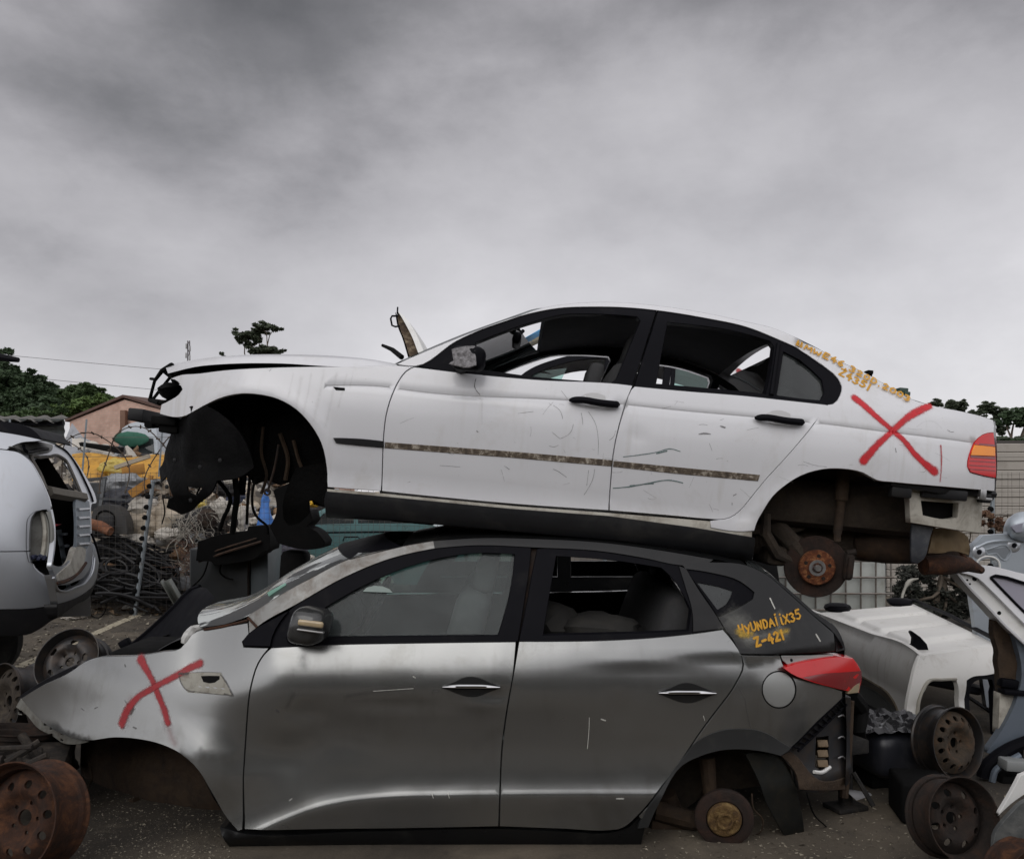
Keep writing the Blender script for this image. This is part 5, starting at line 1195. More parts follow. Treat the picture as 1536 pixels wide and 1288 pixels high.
    # wheels out of the frame carry it
    for yy in (.18, 1.5):
        obj('wheel', MB().lathe([(0, -.1), (.2, -.1), (.22, -.09), (.32, -.09), (.345, -.06), (.345, .09), (.2, .1), (0, .1)], TM(at(-.95, yy, .345), 14.5), 40), M_rubber, root)
    obj('side_body', S.panel([(-900, 690), (-140, 668), (-140, 954), (-230, 954), (-240, 900), (-320, 850), (-400, 900), (-420, 960), (-900, 965)], gap=0, step=.2), M_silver, root)
    obj('roof', MB().grid([[at(-.55, .36, 1.98), at(-.55, .9, 2.04), at(-.55, 1.4, 1.98)], [at(-2.5, .30, 2.0), at(-2.5, .9, 2.08), at(-2.5, 1.46, 2.0)]]), M_silver, root)
    obj('far_body_side', MB().add([at(-.1, 1.72, .5), at(-3.6, 1.72, .5), at(-3.6, 1.72, 1.3), at(-2.6, 1.46, 1.98), at(-.6, 1.44, 1.96), at(-.1, 1.66, 1.2)], [tuple(range(6))]), M_silver, root)
    hz = MB().tube(resample([S2.w(137, 800, -.02), S2.w(143, 815, -.03), S2.w(148, 832, -.04), S2.w(150, 842, -.04)], 8), .010, 6)
    obj('tailgate_strut', hz, M_frame, root)
    return root
make_silver()
# ================================================================ white car on the far stack, behind the sedan
def make_back_car():
    Y0 = 6.5
    M = Matrix.Translation(ray(860, 745, Y0)) @ rotM(0, 3).to_4x4()
    root = thing('scrap_hatchback', 'white wreck with raised bonnet seen through the windows of the upper white sedan', 'scrap car', M)
    prof = hermite([(-.1, .06), (.1, .02), (.4, 0), (.62, .03), (.7, .06), (1.1, .28), (1.2, .36)])
    S = Surf(M, lambda x, z: prof(z), 1.66)
    out = [(470, 640), (600, 606), (690, 590), (745, 560), (776, 539), (816.7, 524), (864, 515.5), (904.7, 514.5), (960, 518), (1010, 526), (1060, 537), (1104, 551), (1150, 578), (1190, 600), (1240, 630), (1262, 650), (1268, 710), (1200, 748), (1150, 700), (1080, 740), (860, 752), (640, 745), (600, 690), (540, 690), (480, 735), (462, 720)]
    h1 = [(760, 585), (790, 557), (837, 538), (871, 530.5), (918, 528), (915, 588), (840, 592)]
    h2 = [(935, 528), (990, 533), (1008, 537), (1002, 592), (935, 592)]
    h3 = [(1008, 538), (1050, 547), (1090, 560), (1105, 575), (1108, 592), (1004, 592)]
    obj('body_side', S.panel(out, [h1, h2, h3], gap=0, step=.06), M_white, root)
    for hh, nm in ((h1, 0), (h2, 1), (h3, 2)):
        ring = inset(S.pl(hh), .05 if nm < 2 else .03)
        obj('window_frame', S.panel(S.pl(hh), [ring], gap=0, dy=-.004, flange=.03, local=True, step=.04), M_frame, root)
    obj('window_glass', S.panel(h3, gap=0, dy=.01, flange=0), M_gclear, root)
    obj('window_shard', S.panel([(770, 578), (800, 560), (830, 562), (815, 556), (850, 552), (840, 575), (800, 585)], gap=0, dy=.01, flange=0), M_gclear, root)
    obj('far_body_side', S.panel(out, [h1, h2, h3], gap=0, step=.12, mirror=True), M_white, root)
    obj('roof', S.across([[(776, 539), (816.7, 524), (864, 515.5), (904.7, 514.5), (960, 518), (1010, 526), (1060, 537), (1104, 551), (1150, 578), (1190, 600), (1240, 630)]], bow=(0, 0, .04)), M_white, root)
    obj('windscreen', S.across([[(690, 590), (745, 560), (776, 539)]], bow=(-.1, 0, .03)), M_gclear, root)
    # raised bonnet: a curved panel leaning forward
    hin = S.px(660, 560, .1); tip = S.px(594, 468, .1); W = 1.5
    bon = []
    ln = resample([S.px(655, 580, .12), S.px(636, 528, .12), S.px(621, 495, .12), S.px(607, 475, .12), S.px(597, 466, .12)], 12)
    ln2 = resample([S.px(628, 580, .12), S.px(612, 528, .12), S.px(606, 508, .12), S.px(598, 488, .12), S.px(595, 468, .12)], 12)
    m1 = MB().grid([[S.M @ Vector((p.x + .02 * math.sin(math.pi * k / 6), p.y + W * k / 6, p.z)) for k in range(7)] for p in ln])
    bo = obj('bonnet', m1, M_white2, root)
    m2 = MB().grid([[S.M @ Vector((a.x, a.y, a.z)), S.M @ Vector((a.x, a.y + .02, a.z))] for a in ln]); 
    mid = [a.lerp(b, .38) for a, b in zip(ln, ln2)]
    obj('bonnet_edge', MB().grid([[S.M @ a, S.M @ b] for a, b in zip(ln, mid)]), M_white2, bo)
    obj('bonnet_frame', MB().grid([[S.M @ b, S.M @ (b + Vector((0, .04, 0))), S.M @ (b.lerp(c, .6) + Vector((0, .04, 0))), S.M @ (c + Vector((0, .02, 0)))] for b, c in zip(mid, ln2)]), rust('rusty_cream_frame', (.075, .05, .03), (.02, .014, .01), (.30, .24, .16), 14), bo)
    obj('bonnet_underside', MB().grid([[S.M @ (Vector((p.x - .012, p.y + W * k / 6, p.z))) for k in range(7)] for p in ln2]), M_black, bo)
    lo = MB().tube([S.w(597, 474, .12), S.w(588, 474, .12), S.w(586, 478, .12), S.w(588, 488, .12), S.w(593, 490, .12), S.w(600, 489, .12)], .008, 6).tube([S.w(596, 470, .12), S.w(596.5, 461, .12)], .007, 6)
    obj('bonnet_catch', lo, M_frame, bo)
    obj('spray_cross', S.strokes([([(1108, 556), (1128, 572), (1148, 588)], .022), ([(1146, 566), (1118, 590)], .022)]), M_redd, root)
    obj('floor_pan', S.across([([(480, 740), (860, 750), (1240, 745)], .05)], n=3), M_muddy, root)
    st = MB().box(S.M @ Vector((-.1, .5, .55)), (.5, .5, .15), None, .05).box(S.M @ Vector((.12, .5, .8)), (.15, .48, .55), rotM(0, 15), .05); obj('front_seat', st, M_seat, root)
    return root
make_back_car()
def make_base_van():
    M = TM((.45, 6.55, 0))
    root = thing('scrap_van', 'dark van shell on the ground carrying the white wreck behind the stacked cars', 'scrap car', M)
    S = Surf(M, lambda x, z: .03 + .10 * max(0, z - .8) ** 1.5, 1.6)
    out = [(-1.25, .0), (-1.3, .5), (-1.15, .95), (-.8, 1.40), (1.5, 1.43), (1.6, .9), (1.6, 0)]
    hs = [[(-1.0, .95), (-.75, 1.3), (-.1, 1.32), (-.1, .95)], [(.0, .95), (.0, 1.32), (1.2, 1.34), (1.25, .95)]]
    for mir in (False, True): obj('body_side', S.panel(out, hs, gap=0, local=True, step=.15, mirror=mir), M_greyflat, root)
    pr = [Vector((x, .12 if z > .8 else .03, z)) for x, z in out]
    obj('roof', S.across([[Vector((-1.3, .05, .5)), Vector((-1.15, .06, .95)), Vector((-.8, .08, 1.40)), Vector((.4, .08, 1.43)), Vector((1.5, .08, 1.43))]], px=False, bow=(0, 0, .02)), M_greyflat, root)
    obj('rear_end', S.across([[Vector((1.5, .08, 1.43)), Vector((1.6, .05, .9)), Vector((1.6, .03, 0))]], px=False), M_greyflat, root)
    return root
make_base_van()
# ================================================================ teal car behind the fence
def make_teal():
    Y0 = 12.6
    M = TM(ray(520, 830, Y0), -4)
    root = thing('parked_car', 'teal car behind the wire fence, between the dark wheel liner and the grey roof', 'car', M)
    s = 1290 / Y0
    S = Surf(M, lambda x, z: .02 + .10 * max(0, z - .3) ** 1.6 + .03 * max(0, .1 - z), 1.6)
    z0 = -M.translation.z
    M.translation.z
    out = [(-1.2, z0 + .25), (-1.25, .1), (-1.0, .30), (-.62, .42), (-.42, .62), (.1, .72), (.9, .70), (1.3, .40), (1.7, .36), (1.75, z0 + .25)]
    P = [(x, z) for x, z in out]
    hs = [[(-.5, .42), (-.36, .58), (.1, .67), (.1, .44)], [(.16, .44), (.16, .67), (.8, .66), (1.05, .44)]]
    tm = pm('teal_car_paint', (.10, .20, .20), .3, .3, .1, 3, dirt=.3, dcol=(.12, .12, .10), ds=4, coat=.4)
    for mir in (False, True): obj('body_side', S.panel(P, hs, gap=0, local=True, step=.12, mirror=mir), tm, root)
    for h_ in hs: obj('window_glass', S.panel(h_, gap=0, local=True, dy=.01, flange=0), M_gdark, root)
    obj('upper_body', S.across([[Vector((x, S.g0(x, z), z)) for x, z in out]], px=False, res=50), tm, root)
    fl = [(-.05, .02), (-.05, .24), (.16, .24), (.18, .02)]
    obj('door_line', MB().tube([S.W3(x, z, -.003) for x, z in [(-.06, .18), (-.04, .24), (.16, .245), (.19, .22), (.18, .06), (.14, .02), (.05, .015)]], .008, 5), M_frame, root)
    obj('sill_trim', MB().tube([S.W3(-.9, .30, -.004), S.W3(1.4, .33, -.004)], .012, 5), M_frame, root)
    for x in (-.75, 1.2):
        for yy in (.12, 1.45): obj('wheel', MB().lathe([(0, -.08), (.17, -.08), (.19, -.07), (.27, -.07), (.29, -.04), (.29, .08), (0, .08)], TM(M @ Vector((x, yy, z0 + .29)), -4), 28), M_rubber, root)
    return root
make_teal()
# ================================================================ right-hand wrecks
def make_canopy():
    H = .56
    A, B, C, D = gnd(1226, 919, H), gnd(1371, 906, H), gnd(1497, 967, H), gnd(1381, 984, H)
    root = thing('pickup_canopy', 'white pickup canopy with ribbed roof on the ground behind the grey car', 'canopy', Matrix.Translation(Vector((*((A + B + C + D) / 4).xy, 0))))
    up = Vector((0, 0, 1))
    def P(u, v, h=0.0): return A.lerp(B, u).lerp(D.lerp(C, u), v) + up * h
    mt = pm('white_fibreglass', (.80, .79, .75), .42, 0, .05, 3, dirt=.22, dcol=(.36, .31, .23), ds=4, streak=.5, speck=.5, rvar=.08)
    def rib(v):
        h = 0
        for c in (.10, .36, .62): h += .030 * (sstep(c, c + .015, v) - sstep(c + .19, c + .23, v))
        return h
    rows = []
    N = 110
    for j in range(N + 1):
        v = j / N
        rows.append([P(u, v, rib(v) * sstep(.10, .16, u) * (1 - sstep(.90, .95, u)) - .03 * (1 - sstep(0, .05, u)) - .03 * sstep(.97, 1, v)) for u in [k / 60 for k in range(61)]])
    obj('ribbed_roof', MB().grid(rows), mt, root, smooth=60)
    def frame(a, b, tilt):
        x = (b - a).normalized(); n = x.cross(up).normalized()
        if n.dot(CAM - a) < 0: n = -n
        y = -n; z = x.cross(y)
        if z.z < 0: x = -x; z = x.cross(y)
        M = Matrix((( x.x, y.x, z.x, a.x), (x.y, y.y, z.y, a.y), (x.z, y.z, z.z, a.z), (0, 0, 0, 1)))
        return Surf(M, lambda X, Z: tilt * min(0, Z) - .03 * math.sin(min(1, max(0, -Z / .3)) * math.pi), None)
    E = frame(D, C, .22); L = frame(A, D, .16)
    q1 = [(1394, 1021), (1413, 1019), (1434, 1018), (1438, 1030), (1440, 1066), (1442, 1110), (1376, 1110), (1376, 1072), (1379, 1049)]
    q2 = [(1450, 1020), (1456, 1016), (1480, 1012), (1507, 1008), (1520, 1010), (1522, 1110), (1449, 1110), (1448, 1040)]
    e = [(1380, 984), (1440, 976), (1497, 968), (1530, 966), (1530, 1116), (1355, 1116), (1361, 1078), (1364, 1042), (1371, 1010)]
    w = obj('end_wall', E.panel(e, [q1, q2], gap=0, flange=.02, step=.04, hflange=.03, corner=30), mt, root)
    inner = [(1457, 1026), (1462, 1022), (1488, 1019), (1491, 1030), (1493, 1110), (1458, 1110)]
    obj('rubber_window_frame', E.panel(q2, [inner], gap=0, dy=.02, flange=.03, step=.04, hflange=.03), M_frame, root)
    obj('opening_rim', MB().tube(resample([E.w(*p, -.008) for p in [(1376, 1072), (1379, 1049), (1394, 1021), (1413, 1019), (1434, 1018)]], 30), .010, 6), pm('grimy_white_rim', (.38, .36, .31), .6, 0, .2, 12), w)
    sd = [(1200, 909), (1226, 919), (1304, 949), (1366, 972), (1381, 984), (1371, 1010), (1364, 1042), (1361, 1078), (1360, 1116), (1353, 1116), (1352, 1080), (1345, 1058), (1334, 1040), (1312, 1024), (1290, 1012), (1270, 1004), (1230, 995), (1200, 990)]
    obj('side_wall', L.panel(sd, gap=0, flange=.03, step=.05, corner=35), mt, root)
    obj('side_wall_lip', MB().tube(resample([L.w(*p, .01) for p in [(1353, 1116), (1352, 1080), (1345, 1058), (1334, 1040), (1312, 1024), (1290, 1012), (1270, 1004)]], 30), .012, 6), pm('rust_stained_white', (.34, .29, .21), .7, 0, .3, 14, dirt=.6, dcol=(.14, .08, .04), ds=16), root)
    ia = [(1348, 1116), (1346, 1085), (1338, 1065), (1325, 1048), (1305, 1034), (1270, 1022), (1240, 1016), (1240, 1116)]
    obj('inner_lining', L.panel(ia, gap=0, dy=.10, flange=.02, step=.06), pm('grey_inner_lining', (.10, .105, .10), .7, 0, .2, 5, dirt=.4, dcol=(.04, .04, .035), ds=5), root)
    obj('lining_rail', MB().tube([L.w(1280, 1046, .08), L.w(1330, 1075, .08)], .014, 6), M_frame, root)
    obj('lining_rail', MB().tube([L.w(1270, 1058, .08), L.w(1325, 1088, .08)], .014, 6), M_frame, root)
    B2, C2, A2 = B + Vector((.06, .04, -H)), C + Vector((.1, 0, -H)), A + Vector((-.05, .05, -H))
    C3 = C + Vector((0, 0, -.06))
    obj('far_side_wall', MB().add([B, C3, C3 + Vector((.03, 0, -.22)), B + Vector((.03, .03, -.22))], [(0, 1, 2, 3)]), mt, root); obj('back_wall', MB().add([A, B, B2, A2], [(0, 1, 2, 3)]), mt, root)
    obj('floor_rail', MB().tube([A2, B2, C2], .02, 6), M_frame, root)
    def fin(p, s_, yaw):
        q = [(-.09, 0), (.10, 0), (.085, .05), (.03, .11), (-.04, .16), (-.055, .15), (-.03, .10), (-.035, .05)]
        r_ = rotM(yaw)
        return MB().prism([p + r_ @ Vector((x * s_, -.015, z * s_)) for x, z in q], r_ @ Vector((0, .03, 0)))
    obj('roof_fin', fin(P(.10, .90, .0), .78, 0), M_frame, root)
    for u, v in ((.20, .0), (.85, .0)): obj('rack_foot', MB().blob(P(u, v, .03), (.12, .10, .045), int(u * 9), .2, 2), M_frame, root)
    obj('rack_rail', MB().tube([P(.97, .02, .05), P(1.0, .5, .05), P(1.0, 1.0, .03)], .016, 6), M_frame, root)
    lt = MB().tube(resample([P(.86, .0, .04), P(.90, -.02, .12), P(.96, -.02, .21), P(1.06, -.02, .23)], 10), [.012] * 5 + [.02, .02, .016, .01, .006], 6)
    obj('broken_rack_arm', lt, pm('pale_plastic', (.3, .29, .25), .6, 0, .4, 20), root)
    obj('inner_strut', MB().tube([P(.05, .9, -.10), P(1.1, .75, -.34)], .022, 6), M_steel, root)
    obj('inner_strut', MB().tube([P(.05, .9, -.17), P(1.1, .75, -.44)], .04, 6), M_frame, root)
    return root
make_canopy()
def make_ibc():
    p = gnd(1240, 930); Y0 = 8.6; p = ray(1245, 835, Y0); zt = p.z
    M = Matrix.Translation(Vector((p.x, Y0 + .5, 0)))
    root = thing('liquid_tank', 'white plastic liquid tank in a steel cage behind the rusty brake disc', 'tank', M)
    mt = pm('milky_tank_plastic', (.44, .46, .43), .35, 0, .1, 3, dirt=.4, dcol=(.22, .21, .16), ds=3, streak=.5)
    obj('tank', MB().box(M @ Vector((0, 0, zt / 2 + .06)), (1.18, .98, zt - .12), None, .09, 4), mt, root)
    cg = MB(); st = M_steel
    for k in range(9):
        x = -.6 + 1.2 * k / 8
        cg.tube([M @ Vector((x, -.52, .08)), M @ Vector((x, -.52, zt - .02))], .009, 6); cg.tube([M @ Vector((x, .52, .08)), M @ Vector((x, .52, zt - .02))], .009, 6)
    for k in range(6):
        z = .1 + (zt - .14) * k / 5
        cg.tube([M @ Vector(q) for q in ((-.62, -.53, z), (.62, -.53, z), (.62, .53, z), (-.62, .53, z), (-.62, -.53, z))], .011, 6)
    obj('cage', cg, pm('dull_cage_steel', (.22, .20, .18), .5, .6, .3, 10, dirt=.5, dcol=(.10, .06, .03), ds=9), root)
    obj('pallet_base', MB().box(M @ Vector((0, 0, .05)), (1.2, 1.0, .1), None, .02), M_frame, root)
    obj('filler_cap', MB().lathe([(0, .06), (.08, .06), (.09, 0)], M @ TM((0, 0, zt - .0), 0, 0, 90), 20), M_frame, root)
make_ibc()
def make_tailgate():
    M = TM(ray(1500, 880, 6.3) * 1.0, 0)
    Mz = Matrix.Translation(Vector((M.translation.x, 6.3, 0)))
    root = thing('tailgate_shell', 'silver inner shell of a car tailgate standing at the right edge above the white panel', 'car panel', Mz)
    S = Surf(Mz, lambda x, z: .0, None)
    mt = pm('silver_blue_inner_paint', (.38, .42, .46), .4, .4, .08, 4, dirt=.25, dcol=(.16, .15, .13), ds=6, coat=.2)
    q = [(1460, 817), (1475, 803), (1511, 800.6), (1513, 787), (1523, 775), (1560, 770), (1620, 775), (1640, 1060), (1480, 1060), (1462, 930), (1456, 880), (1459, 840)]
    ho = [[(1469, 842), (1476, 838), (1492, 838), (1496, 843), (1499, 862), (1470, 862)], [(1478, 824.5), (1512, 820), (1516, 825), (1506, 840), (1500, 836), (1496, 831), (1480, 830)], [(1518, 790), (1530, 785.5), (1600, 786), (1600, 796), (1524, 798)]]
    S.groove = []
    obj('inner_panel', S.panel(q, [ho[0]], gap=0, step=.03, flange=.05), mt, root)
    obj('pressed_rib', MB().tube(resample([S.w(*p, -.004) for p in [(1464, 822), (1478, 815), (1512, 811), (1540, 812)]], 14), .012, 6), mt, root)
    obj('pressed_rib', MB().tube(resample([S.w(*p, -.002) for p in ho[1] + ho[1][:1]], 30), .007, 6), mt, root)
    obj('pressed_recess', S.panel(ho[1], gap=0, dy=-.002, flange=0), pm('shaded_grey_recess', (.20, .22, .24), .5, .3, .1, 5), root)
    obj('recess_edge', MB().tube(resample([S.w(*p, -.003) for p in [(1463, 850), (1469, 838), (1490, 835.5), (1497, 840), (1500, 858)]], 14), .008, 6), M_white2, root)
    for a, b in ((1468.5, 828), (1521, 818)):
        r_ = MB().lathe([(.014, .0), (.022, -.006), (.045, -.004), (.05, 0)], Matrix.Translation(S.w(a, b, -.003)), 20); obj('bolt_boss', r_, M_silver, root)
        obj('bolt', MB().lathe([(0, -.012), (.014, -.012), (.016, 0)], Matrix.Translation(S.w(a, b, -.003)), 12), M_frame, root)
    obj('lamp_pod', MB().blob(S.w(1536, 790, -.02), (.13, .09, .11), 4, .08, 3), mt, root)
    obj('lamp_face', S.panel(ho[2], gap=0, dy=-.10, flange=.02), pm('dull_mauve_plastic', (.25, .25, .30), .4), root)
make_tailgate()
def make_white_shell():
    Y0 = 4.75
    Mz = Matrix.Translation(Vector(((1536 - PCX) * Y0 / F, Y0, 0)))
    root = thing('car_body_shell', 'cut white car body side with a mauve window at the right edge', 'car panel', Mz)
    S = Surf(Mz, lambda x, z: .0 + .25 * max(0, z - .8), None)
    q = [(1437, 858), (1443, 853.5), (1470, 848.5), (1536, 861), (1680, 888), (1680, 1010), (1600, 985), (1536, 934), (1510, 908), (1486, 884), (1466, 866)]
    win = [(1486, 866), (1489, 863.5), (1500, 864), (1536, 874), (1600, 892), (1600, 970), (1536, 917), (1512, 893)]
    obj('outer_panel', S.panel(q, [win], gap=0, step=.04, flange=.03), M_white, root)
    obj('window_glass', S.panel(win, gap=0, dy=.012, flange=0), pm('mauve_grey_glass', (.25, .24, .29), .12, 0, .1, 3, dirt=.3, dcol=(.2, .19, .2), ds=3), root)
    obj('window_seal', MB().tube(resample([S.w(*p, -.004) for p in win[:-2] + [(1536, 917), (1512, 893), (1486, 866)]], 40), .008, 6), M_frame, root)
    f = [(1436, 859), (1443, 856), (1455, 860), (1470, 871), (1500, 899), (1536, 933), (1610, 990), (1610, 1030), (1536, 963), (1510, 939), (1480, 907), (1452, 878)]
    obj('door_jamb', S.panel(f, gap=0, dy=.03, flange=.12, step=.04), M_white2, root)
    obj('jamb_edge', MB().tube(resample([S.w(*p, .02) for p in [(1436, 860), (1452, 879), (1480, 908), (1510, 940), (1536, 964), (1600, 1022)]], 20), .009, 6), M_white, root)
    for a, b, r_ in ((1462, 868, .012), (1451, 869.5, .005), (1455, 875.5, .005), (1499, 919, .010)):
        obj('jamb_hole', MB().lathe([(0, -.002), (r_, -.002), (r_ * 1.1, .001)], Matrix.Translation(S.w(a, b, .027)), 14), M_black, root)
    # lower grey-blue structure
    b = pm('blue_grey_inner_paint', (.15, .18, .22), .4, .3, .15, 5, dirt=.35, dcol=(.07, .065, .06), ds=6, coat=.2)
    w1 = [(1511, 935), (1536, 960), (1640, 1050), (1640, 1130), (1536, 1110), (1516, 1128), (1500, 1135), (1480, 1128), (1505, 1092), (1525, 1050), (1533, 1010), (1528, 975)]
    obj('wheel_arch_panel', S.panel(w1, gap=0, dy=.06, flange=.05), b, root)
    p2 = [(1490, 930), (1511, 936), (1528, 975), (1533, 1010), (1520, 1040), (1500, 1045), (1499, 1000), (1493, 960)]
    obj('torn_pillar', S.panel(p2, gap=0, dy=.10, flange=.05, step=.03, lift=lambda x, z: .03 * mnoise.noise(Vector((x * 12, z * 12, 1)))), M_brown, root)
    obj('pillar_foot', S.panel([(1500, 1040), (1532, 1040), (1535, 1060), (1520, 1095), (1498, 1100)], gap=0, dy=.09, flange=.06), M_white_in, root)
    obj('pillar_bracket', MB().box(S.w(1512, 1024, .1), (.10, .06, .05), rotM(0, 8), .01).box(S.w(1520, 1037, .08), (.14, .08, .03), rotM(0, 4), .008), M_frame, root)
    obj('inner_arch', MB().tube(resample([S.w(*p, .03) for p in [(1474, 1165), (1478, 1150), (1492, 1137), (1515, 1122), (1545, 1110)]], 14), .035, 8), M_frame, root)
    obj('inner_arch', MB().tube(resample([S.w(*p, .0) for p in [(1488, 1172), (1493, 1155), (1506, 1145), (1530, 1132)]], 14), .018, 8), b, root)
    obj('grey_trim_block', MB().box(S.w(1520, 1145, -.03), (.14, .12, .06), rotM(0, 4), .012), pm('grey_trim', (.24, .25, .25), .5), root)
    obj('pale_sill_block', MB().box(S.w(1493, 1186, .06), (.14, .2, .05), rotM(0, 3), .008), M_white2, root)
    obj('dark_sill', MB().box(S.w(1520, 1165, .12), (.3, .3, .10), rotM(0, 3), .02), M_black, root)
    obj('rear_frame', MB().tube([S.w(1520, 1040, .2), S.w(1515, 1240, .25)], .06, 8).tube([S.w(1600, 1000, .3), S.w(1600, 1262, .3)], .06, 8), M_black, root)
make_white_shell()
def make_bumper_skin():
    Y0 = 3.6
    Mz = Matrix.Translation(Vector(((1536 - PCX) * Y0 / F, Y0, 0)))
    root = thing('bumper_cover', 'crumpled white and grey bumper cover at the bottom right corner', 'bumper', Mz)
    S = Surf(Mz, lambda x, z: .0, None)
    obj('white_flank', S.panel([(1496, 1223), (1508, 1205), (1531, 1163), (1545, 1158), (1640, 1150), (1640, 1175), (1540, 1189)], gap=0, step=.03, flange=.02, lift=lambda x, z: -.3 * max(0, .3 - z) ** 1.5), M_white2, root)
    obj('grey_flank', S.panel([(1496, 1224), (1540, 1190), (1640, 1176), (1640, 1330), (1470, 1330), (1480, 1268), (1488, 1242)], gap=0, step=.03, flange=.02, lift=lambda x, z: -.05 + .04 * mnoise.noise(Vector((x * 9, z * 9, 1)))), pm('scuffed_grey_plastic', (.075, .08, .08), .5, 0, .4, 7, dirt=.6, dcol=(.16, .16, .15), ds=9, bump=.3, bs=20), root)
make_bumper_skin()
# ================================================================ wheels and rims
def rim(name, label, c, D, wdt, rot, mt, holes=9, hr=.030, hrad=.66, tyre=False, group=None, cat='wheel rim', hub=.07, inward=.35, slots=False, mface=None, backing=False):
    """steel wheel; axis along local Y, outer face towards -Y"""
    M = Matrix.Translation(Vector(c)) @ rot.to_4x4()
    low = min((M @ Vector((D / 2 * math.cos(a), h, D / 2 * math.sin(a)))).z for a in np.linspace(0, 6.28, 60) for h in (-wdt / 2, wdt / 2))
    root = thing(name, label, cat, Matrix.Translation(Vector((c[0], c[1], low))), group)
    r = D / 2; w2 = wdt / 2
    barrel = [(r, -w2), (r * 1.0, -w2 + .006), (r * .965, -w2 + .014), (r * .955, -w2 + .03), (r * .88, -w2 + .05), (r * .86, 0), (r * .90, w2 * .6), (r * .955, w2 - .03), (r * .965, w2 - .012), (r, w2 - .005), (r, w2),
              (r * .975, w2), (r * .945, w2 - .012), (r * .935, w2 - .03), (r * .88, w2 * .6), (r * .84, 0), (r * .86, -w2 + .05), (r * .935, -w2 + .03), (r * .945, -w2 + .012), (r * .975, -w2)]
    obj('rim_barrel', MB().lathe(barrel, M, 56, True), mt, root)
    hs = []
    R0 = r * .85
    for k in range(holes):
        a = 2 * math.pi * k / holes + .2
        if slots: pts = [(R0 * hrad * math.cos(a + da) * rr_, R0 * hrad * math.sin(a + da) * rr_) for da, rr_ in ((-.16, .88), (.16, .88), (.23, 1.0), (.15, 1.13), (-.15, 1.13), (-.23, 1.0))]
        else: pts = [(R0 * hrad * math.cos(a) + hr * math.cos(b), R0 * hrad * math.sin(a) + hr * math.sin(b)) for b in [2 * math.pi * j / 10 for j in range(10)]]
        hs.append(pts)
    hs.append([(r * .145 * math.cos(b), r * .145 * math.sin(b)) for b in [2 * math.pi * j / 16 for j in range(16)]])
    for k in range(5):
        a = 2 * math.pi * k / 5; hs.append([(r * .27 * math.cos(a) + .009 * math.cos(b), r * .27 * math.sin(a) + .009 * math.sin(b)) for b in [2 * math.pi * j / 8 for j in range(8)]])
    circ = [(R0 * math.cos(b), R0 * math.sin(b)) for b in [2 * math.pi * j / 56 for j in range(56)]]
    V, T = fill2d([circ] + hs, .022)
    dep = hermite([(0, .0), (.35 * r, .0), (.42 * r, -.022), (.55 * r, -.03), (.68 * r, -.018), (.80 * r, .004), (.87 * r, .012)])
    yo = -w2 + inward * wdt
    f = lambda x, z, e=0: M @ Vector((x, yo + dep(math.hypot(x, z)) + e, z))
    mb = MB().add([f(x, z) for x, z in V], T)
    mb.add([f(x, z, .005) for x, z in V], [t[::-1] for t in T])
    for h in hs:
        n = len(h); mb.add([f(x, z) for x, z in h] + [f(x, z, .012) for x, z in h], [(i, (i + 1) % n, (i + 1) % n + n, i + n) for i in range(n)])
    obj('wheel_disc', mb, mface or mt, root, recalc=False, smooth=60)
    if backing: obj('hole_backing_disc', MB().lathe([(0, yo + .035), (r * .80, yo + .035), (r * .80, yo + .05), (0, yo + .05)], M, 24), M_black, root)  # black disc added to hide the bright view through the holes
    if tyre:
        t_ = [(r * .97, -w2 * 1.0), (r * 1.2, -w2 * 1.25), (r * 1.42, -w2 * 1.1), (r * 1.48, -w2 * .7), (r * 1.49, 0), (r * 1.48, w2 * .7), (r * 1.42, w2 * 1.1), (r * 1.2, w2 * 1.25), (r * .97, w2)]
        obj('tyre', MB().lathe(t_, M, 56), M_rubber, root)
    return root
g_ = 'steel rims lying about the wrecks'
rim('steel_rim', 'large rusty brown rim at the bottom left corner in front of the grey hatchback', ray(40, 1225, 3.63), .46, .20, rotM(-14, 0, -14), M_rust, 10, .018, .70, inward=.42, group=g_)
rim('steel_rim', 'black steel rim with five trapezoid holes leaning behind the tip of the grey fender', ray(111, 996, 5.0), .385, .16, rotM(-8, 0, -30), M_blkrim, 5, .03, .66, slots=True, inward=.2, group=g_)
rim('steel_rim', 'dark rim at the left edge standing beside the five-hole black rim', ray(28, 1050, 5.2), .45, .20, rotM(-35, 0, -8), M_blkrim, 14, .017, .80, inward=.2, group=g_, mface=rust('grimy_brown_face', (.035, .026, .018), (.014, .011, .009), (.08, .065, .045), 22))
rim('steel_rim', 'black rim with round holes resting on the rusty rim at lower right', ray(1421, 1112, 4.45), .365, .14, rotM(24, 0, -8), M_blkrim, 14, .014, .78, inward=.18, group=g_, mface=rust('brown_black_face', (.045, .032, .020), (.015, .012, .010), (.11, .055, .025), 12), backing=True)
rim('steel_rim', 'rusty brown rim flat against the ground below the black round-hole rim', ray(1428, 1226, 3.65), .345, .15, rotM(14, 0, -14), M_rustd, 8, .016, .72, inward=.5, group=g_)
for k, (a, b, Y, rr) in enumerate(((18, 1120, 4.35, (0, 6, 82)), (95, 1075, 4.9, (20, -8, 80)), (60, 1130, 4.75, (50, 5, 85)))):
    c = ray(a, b, Y)
    rim('steel_rim', ['dark dirty rim lying flat at the left edge under the upright rims', 'dark rim lying flat under the five-hole black rim', 'grimy rim lying flat between the rusty rim and the grey fender tip'][k], (c.x, c.y, max(.11, c.z)), .40, .18, rotM(*rr), M_rustd, 8, .018, .7, group=g_)
# corner rim under the bumper cover
rim('steel_rim', 'orange rusty rim just showing in the bottom right corner', ray(1550, 1330, 3.45), .36, .16, rotM(10, 0, -10), M_rust, 8, .016, .7, group=g_)
